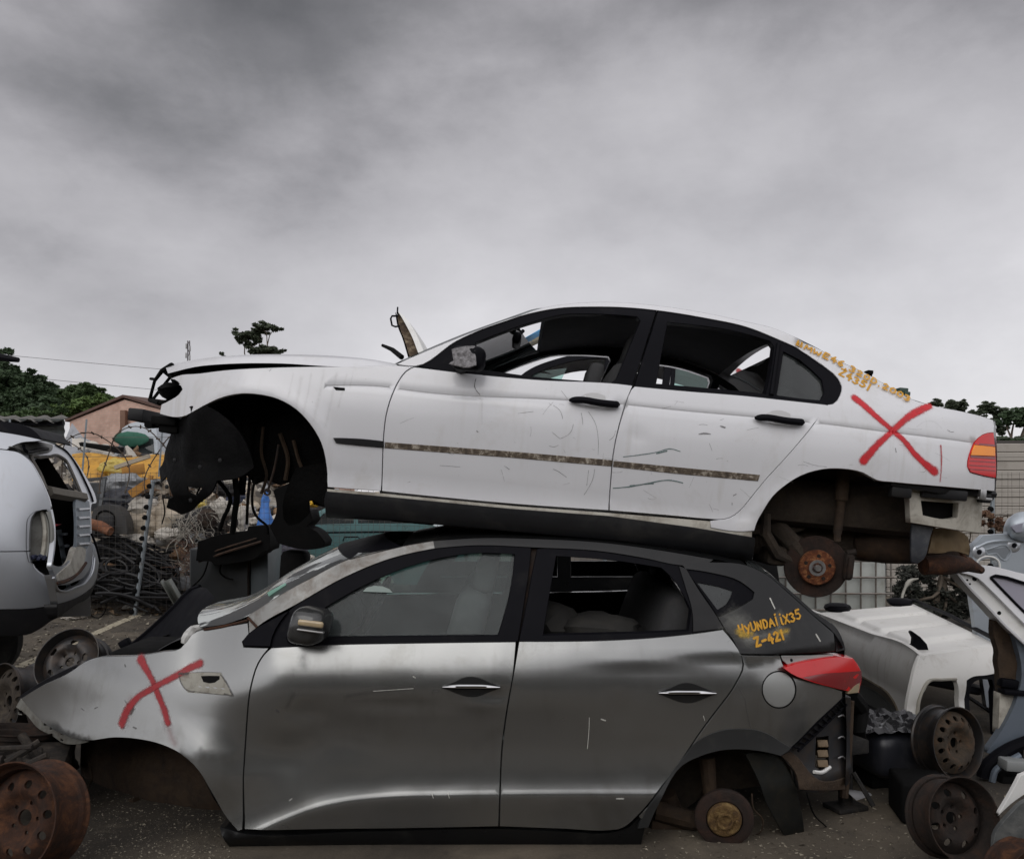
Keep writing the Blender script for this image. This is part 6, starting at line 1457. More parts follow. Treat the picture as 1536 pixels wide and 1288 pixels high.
# engine scrap at the left foot of the pile
ep = MB()
c = ray(45, 1125, 4.2); c.z = .22
ep.box(c, (.34, .3, .24), rotM(20, 5, 8), .04)
for k in range(9): ep.tube([c + Vector((rnd.uniform(-.2, .2), rnd.uniform(-.2, 0), rnd.uniform(0, .18))), c + Vector((rnd.uniform(-.2, .2), rnd.uniform(-.25, 0), rnd.uniform(0, .22)))], rnd.uniform(.012, .03), 8)
ep.lathe([(.02, -.01), (.045, -.01), (.05, .01)], Matrix.Translation(c + Vector((.02, -.17, .1))), 16)
obj('engine_scrap', ep, rust('oily_black_steel', (.022, .017, .013), (.010, .009, .008), (.075, .060, .045), 18), label='oily engine part among the rims at the left', cat='engine part')
# ================================================================ things between the canopy and the grey car
bt = MB(); c = gnd(1330, 1215); c = ray(1325, 1125, 4.75)
bt.box((c.x, c.y, .20), (.36, .45, .24), rotM(12), .07, 4)
tk = thing('plastic_fuel_tank', 'black plastic fuel tank with crumpled black sheet on top behind the tail lamp', 'fuel tank', Matrix.Translation(Vector((c.x, c.y, .09))))
obj('tank_shell', bt, pm('blue_black_tank', (.016, .017, .022), .38, 0, .2, 5, dirt=.25, dcol=(.07, .07, .075), ds=5), tk)
cs = MB(); rows = []
for i in range(26):
    rows.append([Vector((c.x - .2 + .44 * i / 25, c.y - .24 + .44 * j / 19, .335 + .04 * mnoise.noise(Vector((i * .35, j * .45, 2))) + .03 * abs(mnoise.noise(Vector((i * .8, j * .7, 5)))))) for j in range(20)])
obj('crumpled_sheet', MB().grid(rows), pm('crumpled_black_film', (.020, .020, .022), .25, 0, .3, 8, dirt=.3, dcol=(.1, .1, .1), ds=9), tk, smooth=25)
obj('tank_foot', MB().box((c.x, c.y + .05, .045), (.3, .3, .09), rotM(12), .02), M_black, tk)
js = MB(); c = ray(1268, 1225, 4.35); c.z = 0
js.box(c + Vector((0, 0, .012)), (.18, .13, .024), rotM(20), .006); js.tube([c + Vector((0, 0, .02)), c + Vector((0, 0, .30))], .035, 10); js.box(c + Vector((.0, 0, .32)), (.20, .12, .07), rotM(20), .01); js.tube([c + Vector((-.1, -.03, .30)), c + Vector((-.26, -.02, .33))], .03, 10); js.tube([c + Vector((.02, -.05, .2)), c + Vector((.1, -.1, .05))], .012, 6)
obj('gearbox_part', js, rust('black_oily_part', (.014, .013, .012), (.008, .008, .008), (.05, .042, .035), 14), label='black gearbox part standing under the rear corner of the grey hatchback', cat='car part')
pl = MB().prism([ray(1268, 1185, 4.3), ray(1308, 1192, 4.3), ray(1285, 1200, 4.25)], (0, .02, .004)); obj('metal_offcut', pl, M_steel, label='pale triangular metal offcut beside the black gearbox part', cat='metal scrap')
dk = MB().box(ray(1385, 1205, 4.6), (.36, .36, .16), rotM(-10), .04, 3).box(ray(1465, 1175, 4.9), (.3, .3, .2), rotM(20), .04)
obj('battery_tray', MB().box((ray(1380, 1225, 4.25).x, 4.25, .1), (.24, .26, .2), rotM(-10), .02, 3), M_black, label='black battery tray left of the rusty rim at lower right', cat='car part')
# ================================================================ fence and razor wire
def fence():
    Y = 11.2
    root = thing('wire_fence', 'wire mesh fence with leaning insulator posts in front of the rubbish', 'fence', Matrix.Translation(Vector((0, Y, 0))))
    mb = MB(); zt = 1.86
    x = -9.0
    while x < 9.0:
        mb.tube([(x, Y + rnd.uniform(-.01, .01), 0), (x + rnd.uniform(-.02, .02), Y, zt)], .0022, 3, False); x += .075
    for k in range(25):
        z = .04 + k * .075
        mb.tube([(-9 + i * .6, Y + .01 * math.sin(i * 1.7 + k), z + .012 * math.sin(i * .9 + k * .3)) for i in range(31)], .0022, 3, False)
    obj('wire_mesh', mb, pm('weathered_wire', (.12, .11, .10), .6, .6, .3, 3), root)
    for k, (xp, top, lean) in enumerate(((-4.9, 1.75, .245), (-8.0, 1.9, .1), (6.24, 1.9, .0), (9.0, 1.9, .05), (1.2, 1.9, .02))):
        po = MB().tube([(xp, Y - .03, 0), (xp + lean * .98, Y - .03, top)], .028, 8)
        if k == 0: po.tube([(xp + lean * .97, Y - .03, top - .02), (xp + lean, Y - .03, top)], .036, 8)
        p_ = obj('fence_post', po, pm('galvanised_post', (.24, .27, .29), .5, .6, .2, 8, dirt=.3, dcol=(.12, .09, .06), ds=9), root)
        for j in range(13):
            t = .03 + .93 * j / 12
            c = Vector((xp + lean * t - .035, Y - .05, top * t))
            obj('insulator', MB().lathe([(0, -.035), (.028, -.03), (.034, 0), (.028, .03), (0, .035)], Matrix.Translation(c) @ rotM(0, 20, 10).to_4x4(), 10), M_black, p_)
    rzm = pm('rusty_razor_wire', (.085, .065, .05), .6, .5, .3, 6)
    for s0, s1, z0, dx in ((-9.0, -3.2, 1.86, .60), (5.7, 9.2, 1.05, .42)):
        x = s0; k = 0
        while x < s1:
            rr = rnd.uniform(.40, .52) * (1 if s0 < 0 else .6); y0 = Y + .06 * (k % 3 - 1)
            pts = [(x + rr * math.cos(a) + .02 * math.sin(5 * a + k), y0 + .12 * math.cos(a * 2 + k), z0 + rr * 1.35 * math.sin(a) - .1) for a in [-.25 + (math.pi + .5) * i / 26 for i in range(27)]]
            mb = MB().tube(pts, .0075, 4)
            for p in pts[::2]: mb.box(p, (.05, .012, .02), rotM(rnd.uniform(0, 180), rnd.uniform(0, 90)))
            obj('razor_wire', mb, rzm, root); x += dx * rnd.uniform(.85, 1.15); k += 1
    for s0, s1 in ((-9, -3), (5.6, 9)):
        for z in (2.05, 2.3): obj('strand_wire', MB().tube([(s0, Y, z), (s1, Y, z + .02)], .004, 4), pm('weathered_wire', (0, 0, 0)), root)
    for xx in (-8.6, -7.6, -6.6, -5.6, -4.6): obj('razor_bracket', MB().tube([(xx, Y, 1.8), (xx + .05, Y + .02, 2.55)], .012, 5), pm('galvanised_post', (0, 0, 0)), root)
fence()
# ================================================================ rubbish heap behind the fence
bagm = dict(white=pm('white_sack', (.48, .45, .40), .7, 0, .2, 6, dirt=.4, dcol=(.24, .19, .13), ds=7, bump=.8, bs=14), clear=pm('grey_plastic_bag', (.24, .25, .26), .3, 0, .4, 7, dirt=.5, dcol=(.09, .09, .085), ds=8, bump=.8, bs=12),
            tan=pm('tan_sack', (.42, .36, .28), .75, 0, .25, 6, dirt=.4, dcol=(.22, .15, .09), ds=9, bump=.8, bs=16), navy=pm('navy_plastic_bag', (.018, .020, .03), .35, 0, .3, 7, dirt=.2, dcol=(.08, .08, .09), ds=8, bump=.9, bs=14),
            blue=pm('blue_plastic_bag', (.04, .17, .52), .35, 0, .3, 7, dirt=.3, dcol=(.20, .32, .55), ds=8, bump=.9, bs=14), yel=pm('yellow_sack', (.50, .38, .08), .5, 0, .25, 6, dirt=.4, dcol=(.45, .40, .25), ds=7, bump=.8, bs=14),
            dark=pm('dark_fabric_heap', (.022, .021, .022), .9, 0, .4, 9, dirt=.4, dcol=(.06, .055, .05), ds=9, bump=.6, bs=20), pat=pm('patterned_violet_cloth', (.035, .034, .055), .8, 0, .4, 18, dirt=.7, dcol=(.12, .115, .13), ds=26, bump=.6, bs=26), yb=pm('bright_yellow_plastic', (.68, .40, .02), .45, 0, .15, 6))
def heap():
    mb = MB(); cols = 5; 
    parts = {}
    hm = MB(); NX, NY = 60, 30
    rows = []
    for j in range(NY + 1):
        Y = 11.9 + 7 * j / NY; row = []
        for i in range(NX + 1):
            px = 60 + 520 * i / NX
            ztop = 1.6 + (738 - np.interp(px, [60, 110, 170, 230, 300, 400, 480, 580], [668, 668, 672, 672, 690, 700, 742, 752])) * Y / F
            k = sstep(0, .55, j / NY); z = ztop * (.12 + .86 * k) * (1 - sstep(.8, 1.0, j / NY) * .5)
            p = ray(px, HY, Y); z *= .9 + .25 * mnoise.noise(Vector((p.x * 1.2, Y * 1.2, 3))) + .12 * mnoise.noise(Vector((p.x * 4, Y * 4, 1)))
            row.append(Vector((p.x, Y, max(-.05, z))))
        rows.append(row)
    hm.grid(rows)
    m = bpy.data.materials.new('mixed_rubbish'); m.use_nodes = True; t = NT(m.node_tree); b = t.n['Principled BSDF']
    co = t.new('ShaderNodeTexCoord').outputs['Object']
    vo = t.new('ShaderNodeTexVoronoi', Scale=7.0); t.put(vo, 'Vector', co)
    sepc = t.new('ShaderNodeSeparateColor'); t.l.new(vo.outputs['Color'], sepc.inputs[0])
    c = t.ramp(sepc.outputs[0], [(0, (.05, .045, .04)), (.25, (.20, .17, .13)), (.45, (.40, .37, .32)), (.6, (.03, .03, .035)), (.75, (.30, .27, .22)), (.9, (.50, .46, .40)), (1.0, (.10, .14, .2))])
    t.n[-1].color_ramp.interpolation = 'CONSTANT'
    c = t.mix(t.math('MULTIPLY', t.noise(co, 12, 5), .7), c, (.07, .055, .04))
    t.put(b, 'Base Color', c); b.inputs['Roughness'].default_value = .8
    obj('rubbish_heap', hm, m, label='mound of mixed rubbish behind the wire fence', cat='rubbish', kind='stuff')
    # loose crumpled scraps over it, one mass
    for nm, mt, n, sd in (('litter_scraps', bagm['white'], 220, 1), ('litter_scraps', bagm['dark'], 200, 2), ('litter_scraps', bagm['tan'], 160, 3), ('litter_scraps', rust('litter_brown', (.16, .09, .045), (.05, .035, .025), (.32, .22, .13), 9), 140, 4), ('litter_scraps', bagm['clear'], 110, 5)):
        r2 = random.Random(sd); mb = MB()
        for _ in range(n):
            i = r2.randrange(NX); j = r2.randrange(int(NY * .75)); p = rows[j][i].lerp(rows[j + 1][i + 1], r2.random()); s = r2.uniform(.04, .15)
            mb.blob(p + Vector((0, -.02, s * .4)), (s * r2.uniform(.6, 1.8), s * r2.uniform(.5, 1.2), s * r2.uniform(.3, .9)), r2.randrange(9999), .55, 2, 2.2, rot=rotM(r2.uniform(0, 180), r2.gauss(0, 25), r2.gauss(0, 25)))
        obj(nm, mb, mt, label='crumpled litter scattered over the rubbish mound behind the fence', cat='litter', kind='stuff', smooth=45)
heap()
def bag(px, py, Y, wpx, hpx, mt, label, seed, name='rubbish_bag', cat='rubbish bag', dep=.6, amp=.3, freq=2.2, group=None):
    s = Y / F; c = ray(px, py, Y)
    mb = MB().blob(c, (wpx * s / 2, wpx * s / 2 * dep, hpx * s / 2), seed, amp, 4, freq)
    return obj(name, mb, mt, label=label, cat=cat, group=group, smooth=60)
gb = 'bags on the rubbish heap'
bag(184, 727, 12.4, 66, 34, bagm['clear'], 'grey translucent plastic bag under the timber plank on the rubbish heap', 1, group=gb)
bag(173, 702, 13.2, 46, 26, bagm['yel'], 'pale yellow sack below the yellow tarpaulin', 2, group=gb)
bag(184, 752, 12.1, 58, 40, bagm['navy'], 'navy black plastic bag beside the black crate', 3, group=gb)
bag(215, 760, 12.0, 40, 30, bagm['white'], 'white sack left of the leaning fence post', 4, group=gb)
bag(262, 780, 12.1, 90, 60, bagm['tan'], 'large tan sack just right of the leaning fence post', 5, group=gb)
bag(212, 790, 11.95, 52, 42, bagm['tan'], 'tan sack left of the leaning post above the black hoses', 6, group=gb)
bag(204, 812, 11.8, 50, 22, bagm['white'], 'flat white sack directly above the black hoses', 7, group=gb)
bag(255, 802, 11.8, 44, 22, bagm['white'], 'small white bag at the foot of the large tan sack', 8, group=gb)
bag(332, 765, 11.9, 34, 34, bagm['white'], 'white woven sack behind the hanging suspension hoses', 9, group=gb)
bag(363, 778, 11.8, 18, 38, bagm['white'], 'narrow white sack above the black bumper on the cabinet', 10, group=gb)
bag(377, 764, 11.7, 14, 14, bagm['white'], 'small round white bundle touching the blue bag', 11, group=gb)
bag(296, 808, 11.75, 26, 24, bagm['clear'], 'pale grey bag hanging below the white wire tangle', 12, group=gb)
bag(301, 757, 12.0, 20, 16, bagm['yel'], 'small yellow bag above the white wire tangle', 13, group=gb)
bag(353, 741, 12.6, 30, 30, pm('slate_blue_bag', (.05, .06, .11), .4, 0, .4, 8, bump=.8, bs=14), 'slate blue bag behind the hanging hoses', 14, group=gb)
def bluebag():
    c = ray(398, 800, 11.7); s = 11.7 / F
    mb = MB().lathe([(.0, 64 * s), (.03, 66 * s), (.05, 58 * s), (6 * s, 50 * s), (5 * s, 44 * s), (10 * s, 30 * s), (15 * s, 12 * s), (17 * s, 2 * s), (0, 0)], Matrix.Translation(c + Vector((0, 0, 0))) @ rotM(0, 0, 90).to_4x4(), 24)
    for v in mb.v:
        n = mnoise.noise(v * 9) * .05 + mnoise.noise(v * 22) * .025; v.x += n; v.z += mnoise.noise(v * 7 + Vector((3, 1, 2))) * .03
    obj('rubbish_bag', mb, bagm['blue'], label='bright blue tied plastic bag behind the hanging rod', cat='rubbish bag', group=gb, smooth=50)
bluebag()
bag(428, 824, 11.5, 56, 46, bagm['pat'], 'violet patterned cloth bundle right of the metal cabinet', 15, 'cloth_bundle', 'cloth')
bag(440, 848, 11.2, 60, 24, pm('reddish_brown_rags', (.06, .04, .035), .9, 0, .4, 14, dirt=.6, dcol=(.11, .09, .08), ds=16, bump=.6, bs=20), 'reddish brown rags beneath the violet cloth bundle', 16, 'cloth_bundle', 'cloth', group=None)
bag(419, 811, 11.4, 16, 14, bagm['yb'], 'bright yellow plastic bottle above the violet cloth bundle', 17, 'plastic_bottle', 'bottle')
bag(463, 754, 11.7, 40, 14, bagm['yb'], 'orange yellow plastic scrap above the teal car', 18, 'plastic_scrap', 'plastic')
for k, (a, b, w_, h_) in enumerate(((447, 845, 14, 8), (464, 836, 16, 8), (345, 722, 18, 8))):
    bag(a, b, 11.3, w_, h_, bagm['white'], ['crumpled white paper left of the windscreen of the grey hatchback', 'crumpled white cup close under the teal car', 'pinkish white rag high behind the wheel liner'][k], 20 + k, 'paper_scrap', 'litter')
bag(340, 732, 12.2, 50, 24, bagm['dark'], 'dark cushion lying behind the wheel liner opening', 25, 'car_cushion', 'cushion')
bag(300, 790, 11.9, 70, 50, bagm['dark'], 'dark tangled scrap under the white wire tangle', 26, 'scrap_pile', 'scrap', amp=.5)
# yellow tarpaulin, plank, timber
def tarp():
    rows = []
    for j in range(41):
        v = j / 40; row = []
        for i in range(121):
            u = i / 120; px = 108 + 150 * u; py = 681 + 4 * u + v * (40 - 4 * u) - 3 * math.sin(u * 9)
            Y = 14.0 - 1.0 * v + .16 * mnoise.noise(Vector((u * 6, v * 2.5, 1))) + .10 * abs(mnoise.noise(Vector((u * 11 + v * 3, v * 4, 4))))
            row.append(ray(px, py, Y))
        rows.append(row)
    obj('tarpaulin', MB().grid(rows), pm('yellow_tarpaulin', (.52, .27, .03), .6, 0, .2, 5, dirt=.55, dcol=(.17, .085, .02), ds=7, bump=1.0, bs=7), label='yellow tarpaulin spread across the top of the rubbish heap', cat='tarpaulin', smooth=60)
tarp()
wd = pm('pale_plank', (.36, .31, .24), .8, 0, .2, 6, stretch=(1, 6, 6)); wo = pm('orange_timber', (.42, .20, .04), .75, 0, .25, 6, dirt=.4, dcol=(.16, .08, .02), ds=8)
obj('timber_plank', MB().tube([ray(173, 701, 12.7), ray(224, 684, 12.6)], .04, 4), wd, label='pale timber plank sloping across the yellow tarpaulin', cat='plank')
obj('timber_plank', MB().tube([ray(197, 741, 11.9), ray(226, 722, 11.9)], .075, 4), wo, label='orange timber beam left of the leaning fence post', cat='plank')
obj('timber_plank', MB().tube([ray(223, 728, 11.8), ray(227, 713, 11.8)], .035, 4), wo, label='short upright orange timber end beside the post top', cat='plank')
obj('wooden_board', MB().box(ray(200, 705, 12.9), (.34, .04, .16), rotM(0, -8), .01), wo, label='orange wooden board below the sloping pale plank', cat='board')
cr = MB(); 
for a, b in ((127, 722), (157, 718)): cr.tube([ray(a, b, 11.9), ray(a - 2 if a < 140 else a - 7, b + 48, 11.8)], .03, 4)
cr.tube([ray(120, 720, 11.9), ray(160, 717, 11.9)], .03, 4); cr.tube([ray(150, 748, 11.7), ray(190, 749, 11.7)], .02, 4); cr.box(ray(140, 745, 12.05), (.28, .05, .40), None, .01)
obj('metal_crate', cr, pm('dark_grey_crate', (.07, .075, .08), .5, .4, .3, 8), label='dark grey metal crate frame behind the silver hatchback', cat='crate')
sb = thing('scrapped_car_seat', 'black car seat back standing beside the open tail of the silver hatchback', 'car seat', Matrix.Translation(ray(163, 802, 11.5)))
q = [(136, 801), (137, 775), (141, 763), (152, 757.5), (170, 758), (180, 764), (188, 778), (191, 801)]
Sx = Surf(Matrix.Translation(Vector((0, 11.5, 0))), lambda x, z: 0, None)
obj('backrest', Sx.panel(q, gap=0, flange=.2, step=.06), pm('worn_black_vinyl', (.035, .034, .033), .55, 0, .25, 8, dirt=.3, dcol=(.08, .075, .065), ds=8), sb)
obj('seat_piping', MB().tube(resample([Sx.w(*p, -.008) for p in [(144, 800), (144, 780), (148, 769), (160, 766), (168, 770), (170, 800)]], 20), .012, 6), M_black, sb)
obj('headrest_bolster', MB().box(Sx.w(160, 785, -.02), (.2, .06, .22), None, .03, 3), M_seat, sb)
obj('rusty_pipe', MB().tube([ray(132, 785, 11.4), ray(150, 789, 11.35), ray(166, 797, 11.3)], [.07, .075, .06], 12), rust('orange_rusty_pipe', (.20, .08, .04), (.08, .035, .02), (.34, .17, .10), 9), label='rusty orange exhaust pipe in front of the black car seat', cat='pipe')
# hose heap
def hoses():
    r2 = random.Random(11); mb = MB()
    for k in range(150):
        px = r2.uniform(138, 250); t = r2.random()
        top = np.interp(px, [138, 170, 200, 230, 262], [806, 808, 815, 840, 880])
        py = top + (904 - top) * t; Y = 11.6 - .55 * t + r2.uniform(0, .5)
        c = ray(px, py, Y); c.z = max(.02, c.z); L = r2.uniform(.5, 1.3); a = r2.gauss(-.12, .16) - .5 * (px - 200) / 100 * (r2.random() < .4); b = r2.uniform(-.3, .3)
        d = Vector((math.cos(a) * math.cos(b), math.sin(b), math.sin(a))); cv = r2.uniform(-.05, .16)
        pts = []
        for i in range(8):
            u = i / 7 - .5; p = c + d * (L * u) + Vector((0, 0, cv * (1 - 4 * u * u))); p.z = max(.02, p.z); p.x = min(p.x, ray(268, 0, p.y).x); pts.append(p)
        mb.tube(pts, r2.uniform(.012, .024), 6)
    for k in range(3):
        c = ray(r2.uniform(150, 220), r2.uniform(830, 880), 11.3); rr = r2.uniform(.2, .42); tl = r2.uniform(-.5, .5)
        mb.tube([c + Vector((rr * math.cos(a), .1 * math.sin(a), rr * .45 * math.sin(a) + tl * .2 * math.cos(a))) for a in [2 * math.pi * i / 24 for i in range(25)]], .018, 6)
    obj('hose_heap', mb, pm('black_rubber_hose', (.008, .008, .009), .45, 0, .3, 6, spec=.35, dirt=.25, dcol=(.035, .032, .03), ds=5), label='heap of black rubber hoses around the foot of the leaning fence post', cat='hoses', kind='stuff')
    mb = MB()
    for k in range(60):
        c = ray(r2.uniform(268, 322), r2.uniform(762, 812), r2.uniform(11.3, 11.6)); pts = [c]
        d = Vector((r2.gauss(0, 1), .1 * r2.gauss(0, 1), r2.gauss(0, .6))).normalized()
        for i in range(7):
            d = (d + Vector((r2.gauss(0, .5), r2.gauss(0, .2), r2.gauss(0, .5)))).normalized(); pts.append(pts[-1] + d * r2.uniform(.04, .09))
        mb.tube(resample(pts, 18), r2.uniform(.003, .006), 4)
    for k in range(5):
        x0, y0 = 262 + k * 3, 818 - k * 6
        mb.tube(resample([ray(x0, y0, 11.4), ray(x0 + 25, y0 - 25 - k * 4, 11.4), ray(x0 + 45, y0 - 42, 11.4), ray(x0 + 62, y0 - 35 + k * 6, 11.4)], 16), .006, 4)
    obj('wire_tangle', mb, pm('pale_wires', (.30, .28, .24), .6, 0, .5, 10), label='tangle of pale electric wires right of the leaning fence post', cat='wires', kind='stuff')
    mb = MB()
    for k in range(70):
        c = ray(r2.uniform(270, 300), r2.uniform(805, 860), r2.uniform(11.3, 11.7)); pts = [c]
        d = Vector((r2.gauss(0, 1), .1, r2.gauss(0, 1))).normalized()
        for i in range(5):
            d = (d + Vector((r2.gauss(0, .7), 0, r2.gauss(0, .7)))).normalized(); p = pts[-1] + d * .06; p.z = max(.01, p.z); pts.append(p)
        mb.tube(pts, .004, 4)
    obj('cable_scraps', mb, rust('reddish_cables', (.12, .06, .04), (.04, .03, .03), (.28, .24, .2), 9), label='reddish cable scraps left of the metal cabinet', cat='wires', kind='stuff')
hoses()
em = MB(); c = ray(312, 777, 11.4); em.lathe([(0, -.1), (.04, -.1), (.05, -.06), (.07, -.07), (.09, -.06), (.13, -.02), (.14, .1), (0, .1)], Matrix.Translation(c) @ rotM(20, 0, -10).to_4x4(), 20)
obj('electric_motor', em, rust('oily_brown_motor', (.035, .022, .016), (.014, .011, .010), (.09, .06, .04), 14), label='dark brown electric motor inside the pale wire tangle', cat='motor')
em = MB(); c = ray(345, 784, 11.3); em.lathe([(.05, -.05), (.10, -.05), (.105, .0), (.10, .05), (.05, .05), (.045, 0)], Matrix.Translation(c) @ rotM(10, 0, 8).to_4x4(), 24, True)
obj('rusty_ring', em, M_rustd, label='rusty steel bearing ring right of the pale wire tangle', cat='ring')
# galvanised channel on the ground
gv = MB(); a, b = ray(251, 872, 10.4), ray(268, 905, 10.3)
for sgn in (-1, 1): gv.box(a.lerp(b, .5) + Vector((.05 * sgn, 0, 0)), (.012, .1, .34), rotM(0, -25, 12), .002)
gv.box(a.lerp(b, .5) + Vector((0, .05, 0)), (.10, .012, .34), rotM(0, -25, 12), .002)
obj('metal_channel', gv, pm('zinc_channel', (.24, .25, .23), .45, .7, .2, 9), label='bent zinc channel leaning left of the metal cabinet', cat='metal scrap')
# metal cabinet with a bumper lying over it
c0, c1 = gnd(290, 925), gnd(404, 925); Yc = 8.2
cx = ray(345, 0, Yc).x; zt = ray(0, 822, Yc).z
cb = thing('metal_cabinet', 'dark grey metal cabinet standing behind the black panels of the grey hatchback', 'cabinet', Matrix.Translation(Vector((cx, Yc + .3, 0))))
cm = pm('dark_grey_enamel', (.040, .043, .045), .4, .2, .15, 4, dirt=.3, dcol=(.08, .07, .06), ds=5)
wl, wr = ray(284, 0, Yc).x, ray(376, 0, Yc).x
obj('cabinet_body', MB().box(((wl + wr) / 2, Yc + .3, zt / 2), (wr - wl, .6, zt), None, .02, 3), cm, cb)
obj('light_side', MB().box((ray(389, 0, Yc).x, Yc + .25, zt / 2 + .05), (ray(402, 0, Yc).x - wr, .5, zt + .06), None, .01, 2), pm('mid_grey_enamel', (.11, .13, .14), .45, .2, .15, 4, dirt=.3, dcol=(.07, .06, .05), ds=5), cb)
obj('cabinet_hinge', MB().tube([(wr - .02, Yc - .005, .1), (wr - .02, Yc - .005, zt - .05)], .012, 6), M_rustd, cb)
obj('dangling_wire', MB().tube(resample([ray(312, 842, 8.1), ray(305, 862, 8.1), ray(288, 880, 8.1), ray(275, 890, 8.1)], 10), .008, 5), M_black, cb)
obj('dangling_wire', MB().tube(resample([ray(332, 845, 8.1), ray(330, 858, 8.1), ray(338, 866, 8.1), ray(350, 869, 8.1)], 10), .008, 5), M_black, cb)
Sb = Surf(Matrix.Translation(Vector((0, 7.9, 0))), lambda x, z: 0, None)
bp = thing('bumper_cover', 'black bumper cover lying across the top of the metal cabinet', 'bumper', Matrix.Translation(ray(345, 835, 8.0)))
obj('bumper_skin', Sb.panel([(297, 840), (300, 812), (330, 802), (368, 797), (370, 790), (398, 788), (403, 796), (403, 825), (392, 829), (385, 835), (345, 845), (322, 847), (318, 841)], gap=0, flange=.35, step=.05, lift=lambda x, z: .05 * math.sin(7 * x)), M_black, bp)
obj('bumper_lip', MB().tube([Sb.w(298, 842, -.01), Sb.w(345, 826, .0), Sb.w(392, 812, .0)], .012, 6), rust('brown_lip', (.05, .03, .02), (.02, .014, .01), (.09, .05, .03), 9), bp)
obj('bumper_lip', MB().tube([Sb.w(300, 834, -.01), Sb.w(345, 819, .0), Sb.w(385, 807, .0)], .008, 6), rust('brown_lip'), bp)
# black plastic pieces hanging in the dark under the sedan's nose
Sc = Surf(Matrix.Translation(Vector((0, 7.2, 0))), lambda x, z: 0, None)
bp = thing('bumper_cover', 'black bumper cover heaped between the metal cabinet and the teal car', 'bumper', Matrix.Translation(ray(440, 905, 7.4)))
obj('bumper_skin', Sc.panel([(403, 790), (412, 770), (408, 735), (430, 725), (449, 740), (452, 765), (466, 765), (470, 780), (460, 790), (478, 798), (489, 812), (487, 820), (470, 823), (440, 822), (415, 815)], gap=0, flange=.3, step=.05, lift=lambda x, z: .06 * math.sin(9 * x)), M_black, bp)
obj('bumper_leg', MB().box((ray(440, 0, 7.5).x, 7.45, .55), (.22, .25, 1.1), rotM(0, 4), .05), M_black, bp)
# ================================================================ setting
kl = MB(); a, b = gnd(140, 951), gnd(215, 918); w_ = Vector((b.y - a.y, -(b.x - a.x), 0)).normalized() * .06; zz = Vector((0, 0, .004))
a2 = a + (a - b) * 2.0
kl.add([a2 - w_ + zz, a2 + w_ + zz, b + w_ + zz, b - w_ + zz], [(0, 1, 2, 3)])
lm = bpy.data.materials.new('worn_line_paint'); lm.use_nodes = True; t = NT(lm.node_tree); bsd = t.n['Principled BSDF']
co = t.new('ShaderNodeTexCoord').outputs['Object']
t.put(bsd, 'Base Color', t.mix(t.noise(co, 8, 5), (.42, .37, .27), (.30, .27, .2))); t.put(bsd, 'Alpha', t.ramp(t.noise(co, 14, 7, .7), [(.36, 0.0), (.46, 1.0)])); bsd.inputs['Roughness'].default_value = .9
obj('parking_line', kl, lm, kind='structure', smooth=0)
gv = MB(); r2 = random.Random(3)
def stone(mb, p, s):
    q = [Vector((r2.gauss(0, s), r2.gauss(0, s), abs(r2.gauss(0, s * .6)))) for _ in range(4)]
    mb.add([p + v for v in q], [(0, 1, 2), (0, 2, 3), (0, 3, 1), (1, 3, 2)])
dk = MB()
for _ in range(2600):
    px, py = r2.uniform(110, 345), r2.uniform(1185, 1290); stone(gv if r2.random() < .45 else dk, gnd(px, py), r2.uniform(.0015, .0045))
for _ in range(1500):
    px, py = r2.uniform(960, 1540), r2.uniform(1180, 1290); stone(gv if r2.random() < .5 else dk, gnd(px, py), r2.uniform(.002, .007))
for _ in range(1800):
    px, py = r2.uniform(0, 300), r2.uniform(905, 1010); stone(gv if r2.random() < .4 else dk, gnd(px, py), r2.uniform(.006, .02))
obj('gravel', gv, pm('pale_gravel', (.28, .25, .19), .9, 0, .4, 40), kind='stuff', smooth=0, label='pale gravel and glass crumbs on the yard surface', cat='gravel')
obj('gravel', dk, pm('dark_gravel', (.09, .075, .055), .9, 0, .4, 40), kind='stuff', smooth=0, label='dark gravel strewn over the yard surface', cat='gravel')
lf = MB()
for _ in range(160):
    px, py = r2.uniform(70, 320), r2.uniform(903, 925); p = gnd(px, py); s = r2.uniform(.02, .07)
    q = [p + Vector((r2.gauss(0, s), r2.gauss(0, s), r2.uniform(0, s))) for _ in range(4)]; lf.add(q, [(0, 1, 2), (0, 2, 3)])
obj('leaf_litter', lf, rust('dry_leaves', (.14, .09, .05), (.06, .04, .025), (.30, .24, .16), 8), kind='stuff', smooth=0, label='dry leaves and scraps along the foot of the fence', cat='litter')
for k, (a, b, w_, h_) in enumerate(((112, 928, 34, 14), (195, 914, 22, 8), (137, 902, 24, 8))):
    p = gnd(a, b); s = p.y / F
    obj('paper_scrap', MB().blob(p + Vector((0, 0, h_ * s * .3)), (w_ * s / 2, w_ * s / 2, h_ * s / 2), 40 + k, .5, 3, 2.5), bagm['white'], label=['crumpled white paper below the silver hatchback bumper', 'white paper scrap at the foot of the leaning fence post', 'white paper strip left of the black hoses'][k], cat='litter')
wl = MB().tube(resample([gnd(139, 905) + Vector((0, 0, .25)), gnd(137, 925) + Vector((0, 0, .02)), gnd(146, 929) + Vector((0, 0, .02)), gnd(156, 922) + Vector((0, 0, .02)), gnd(155, 905) + Vector((0, 0, .3))], 20), .008, 5)
obj('cable_loop', wl, M_black, label='thin black cable loop hanging to the ground beside the silver hatchback', cat='cable')
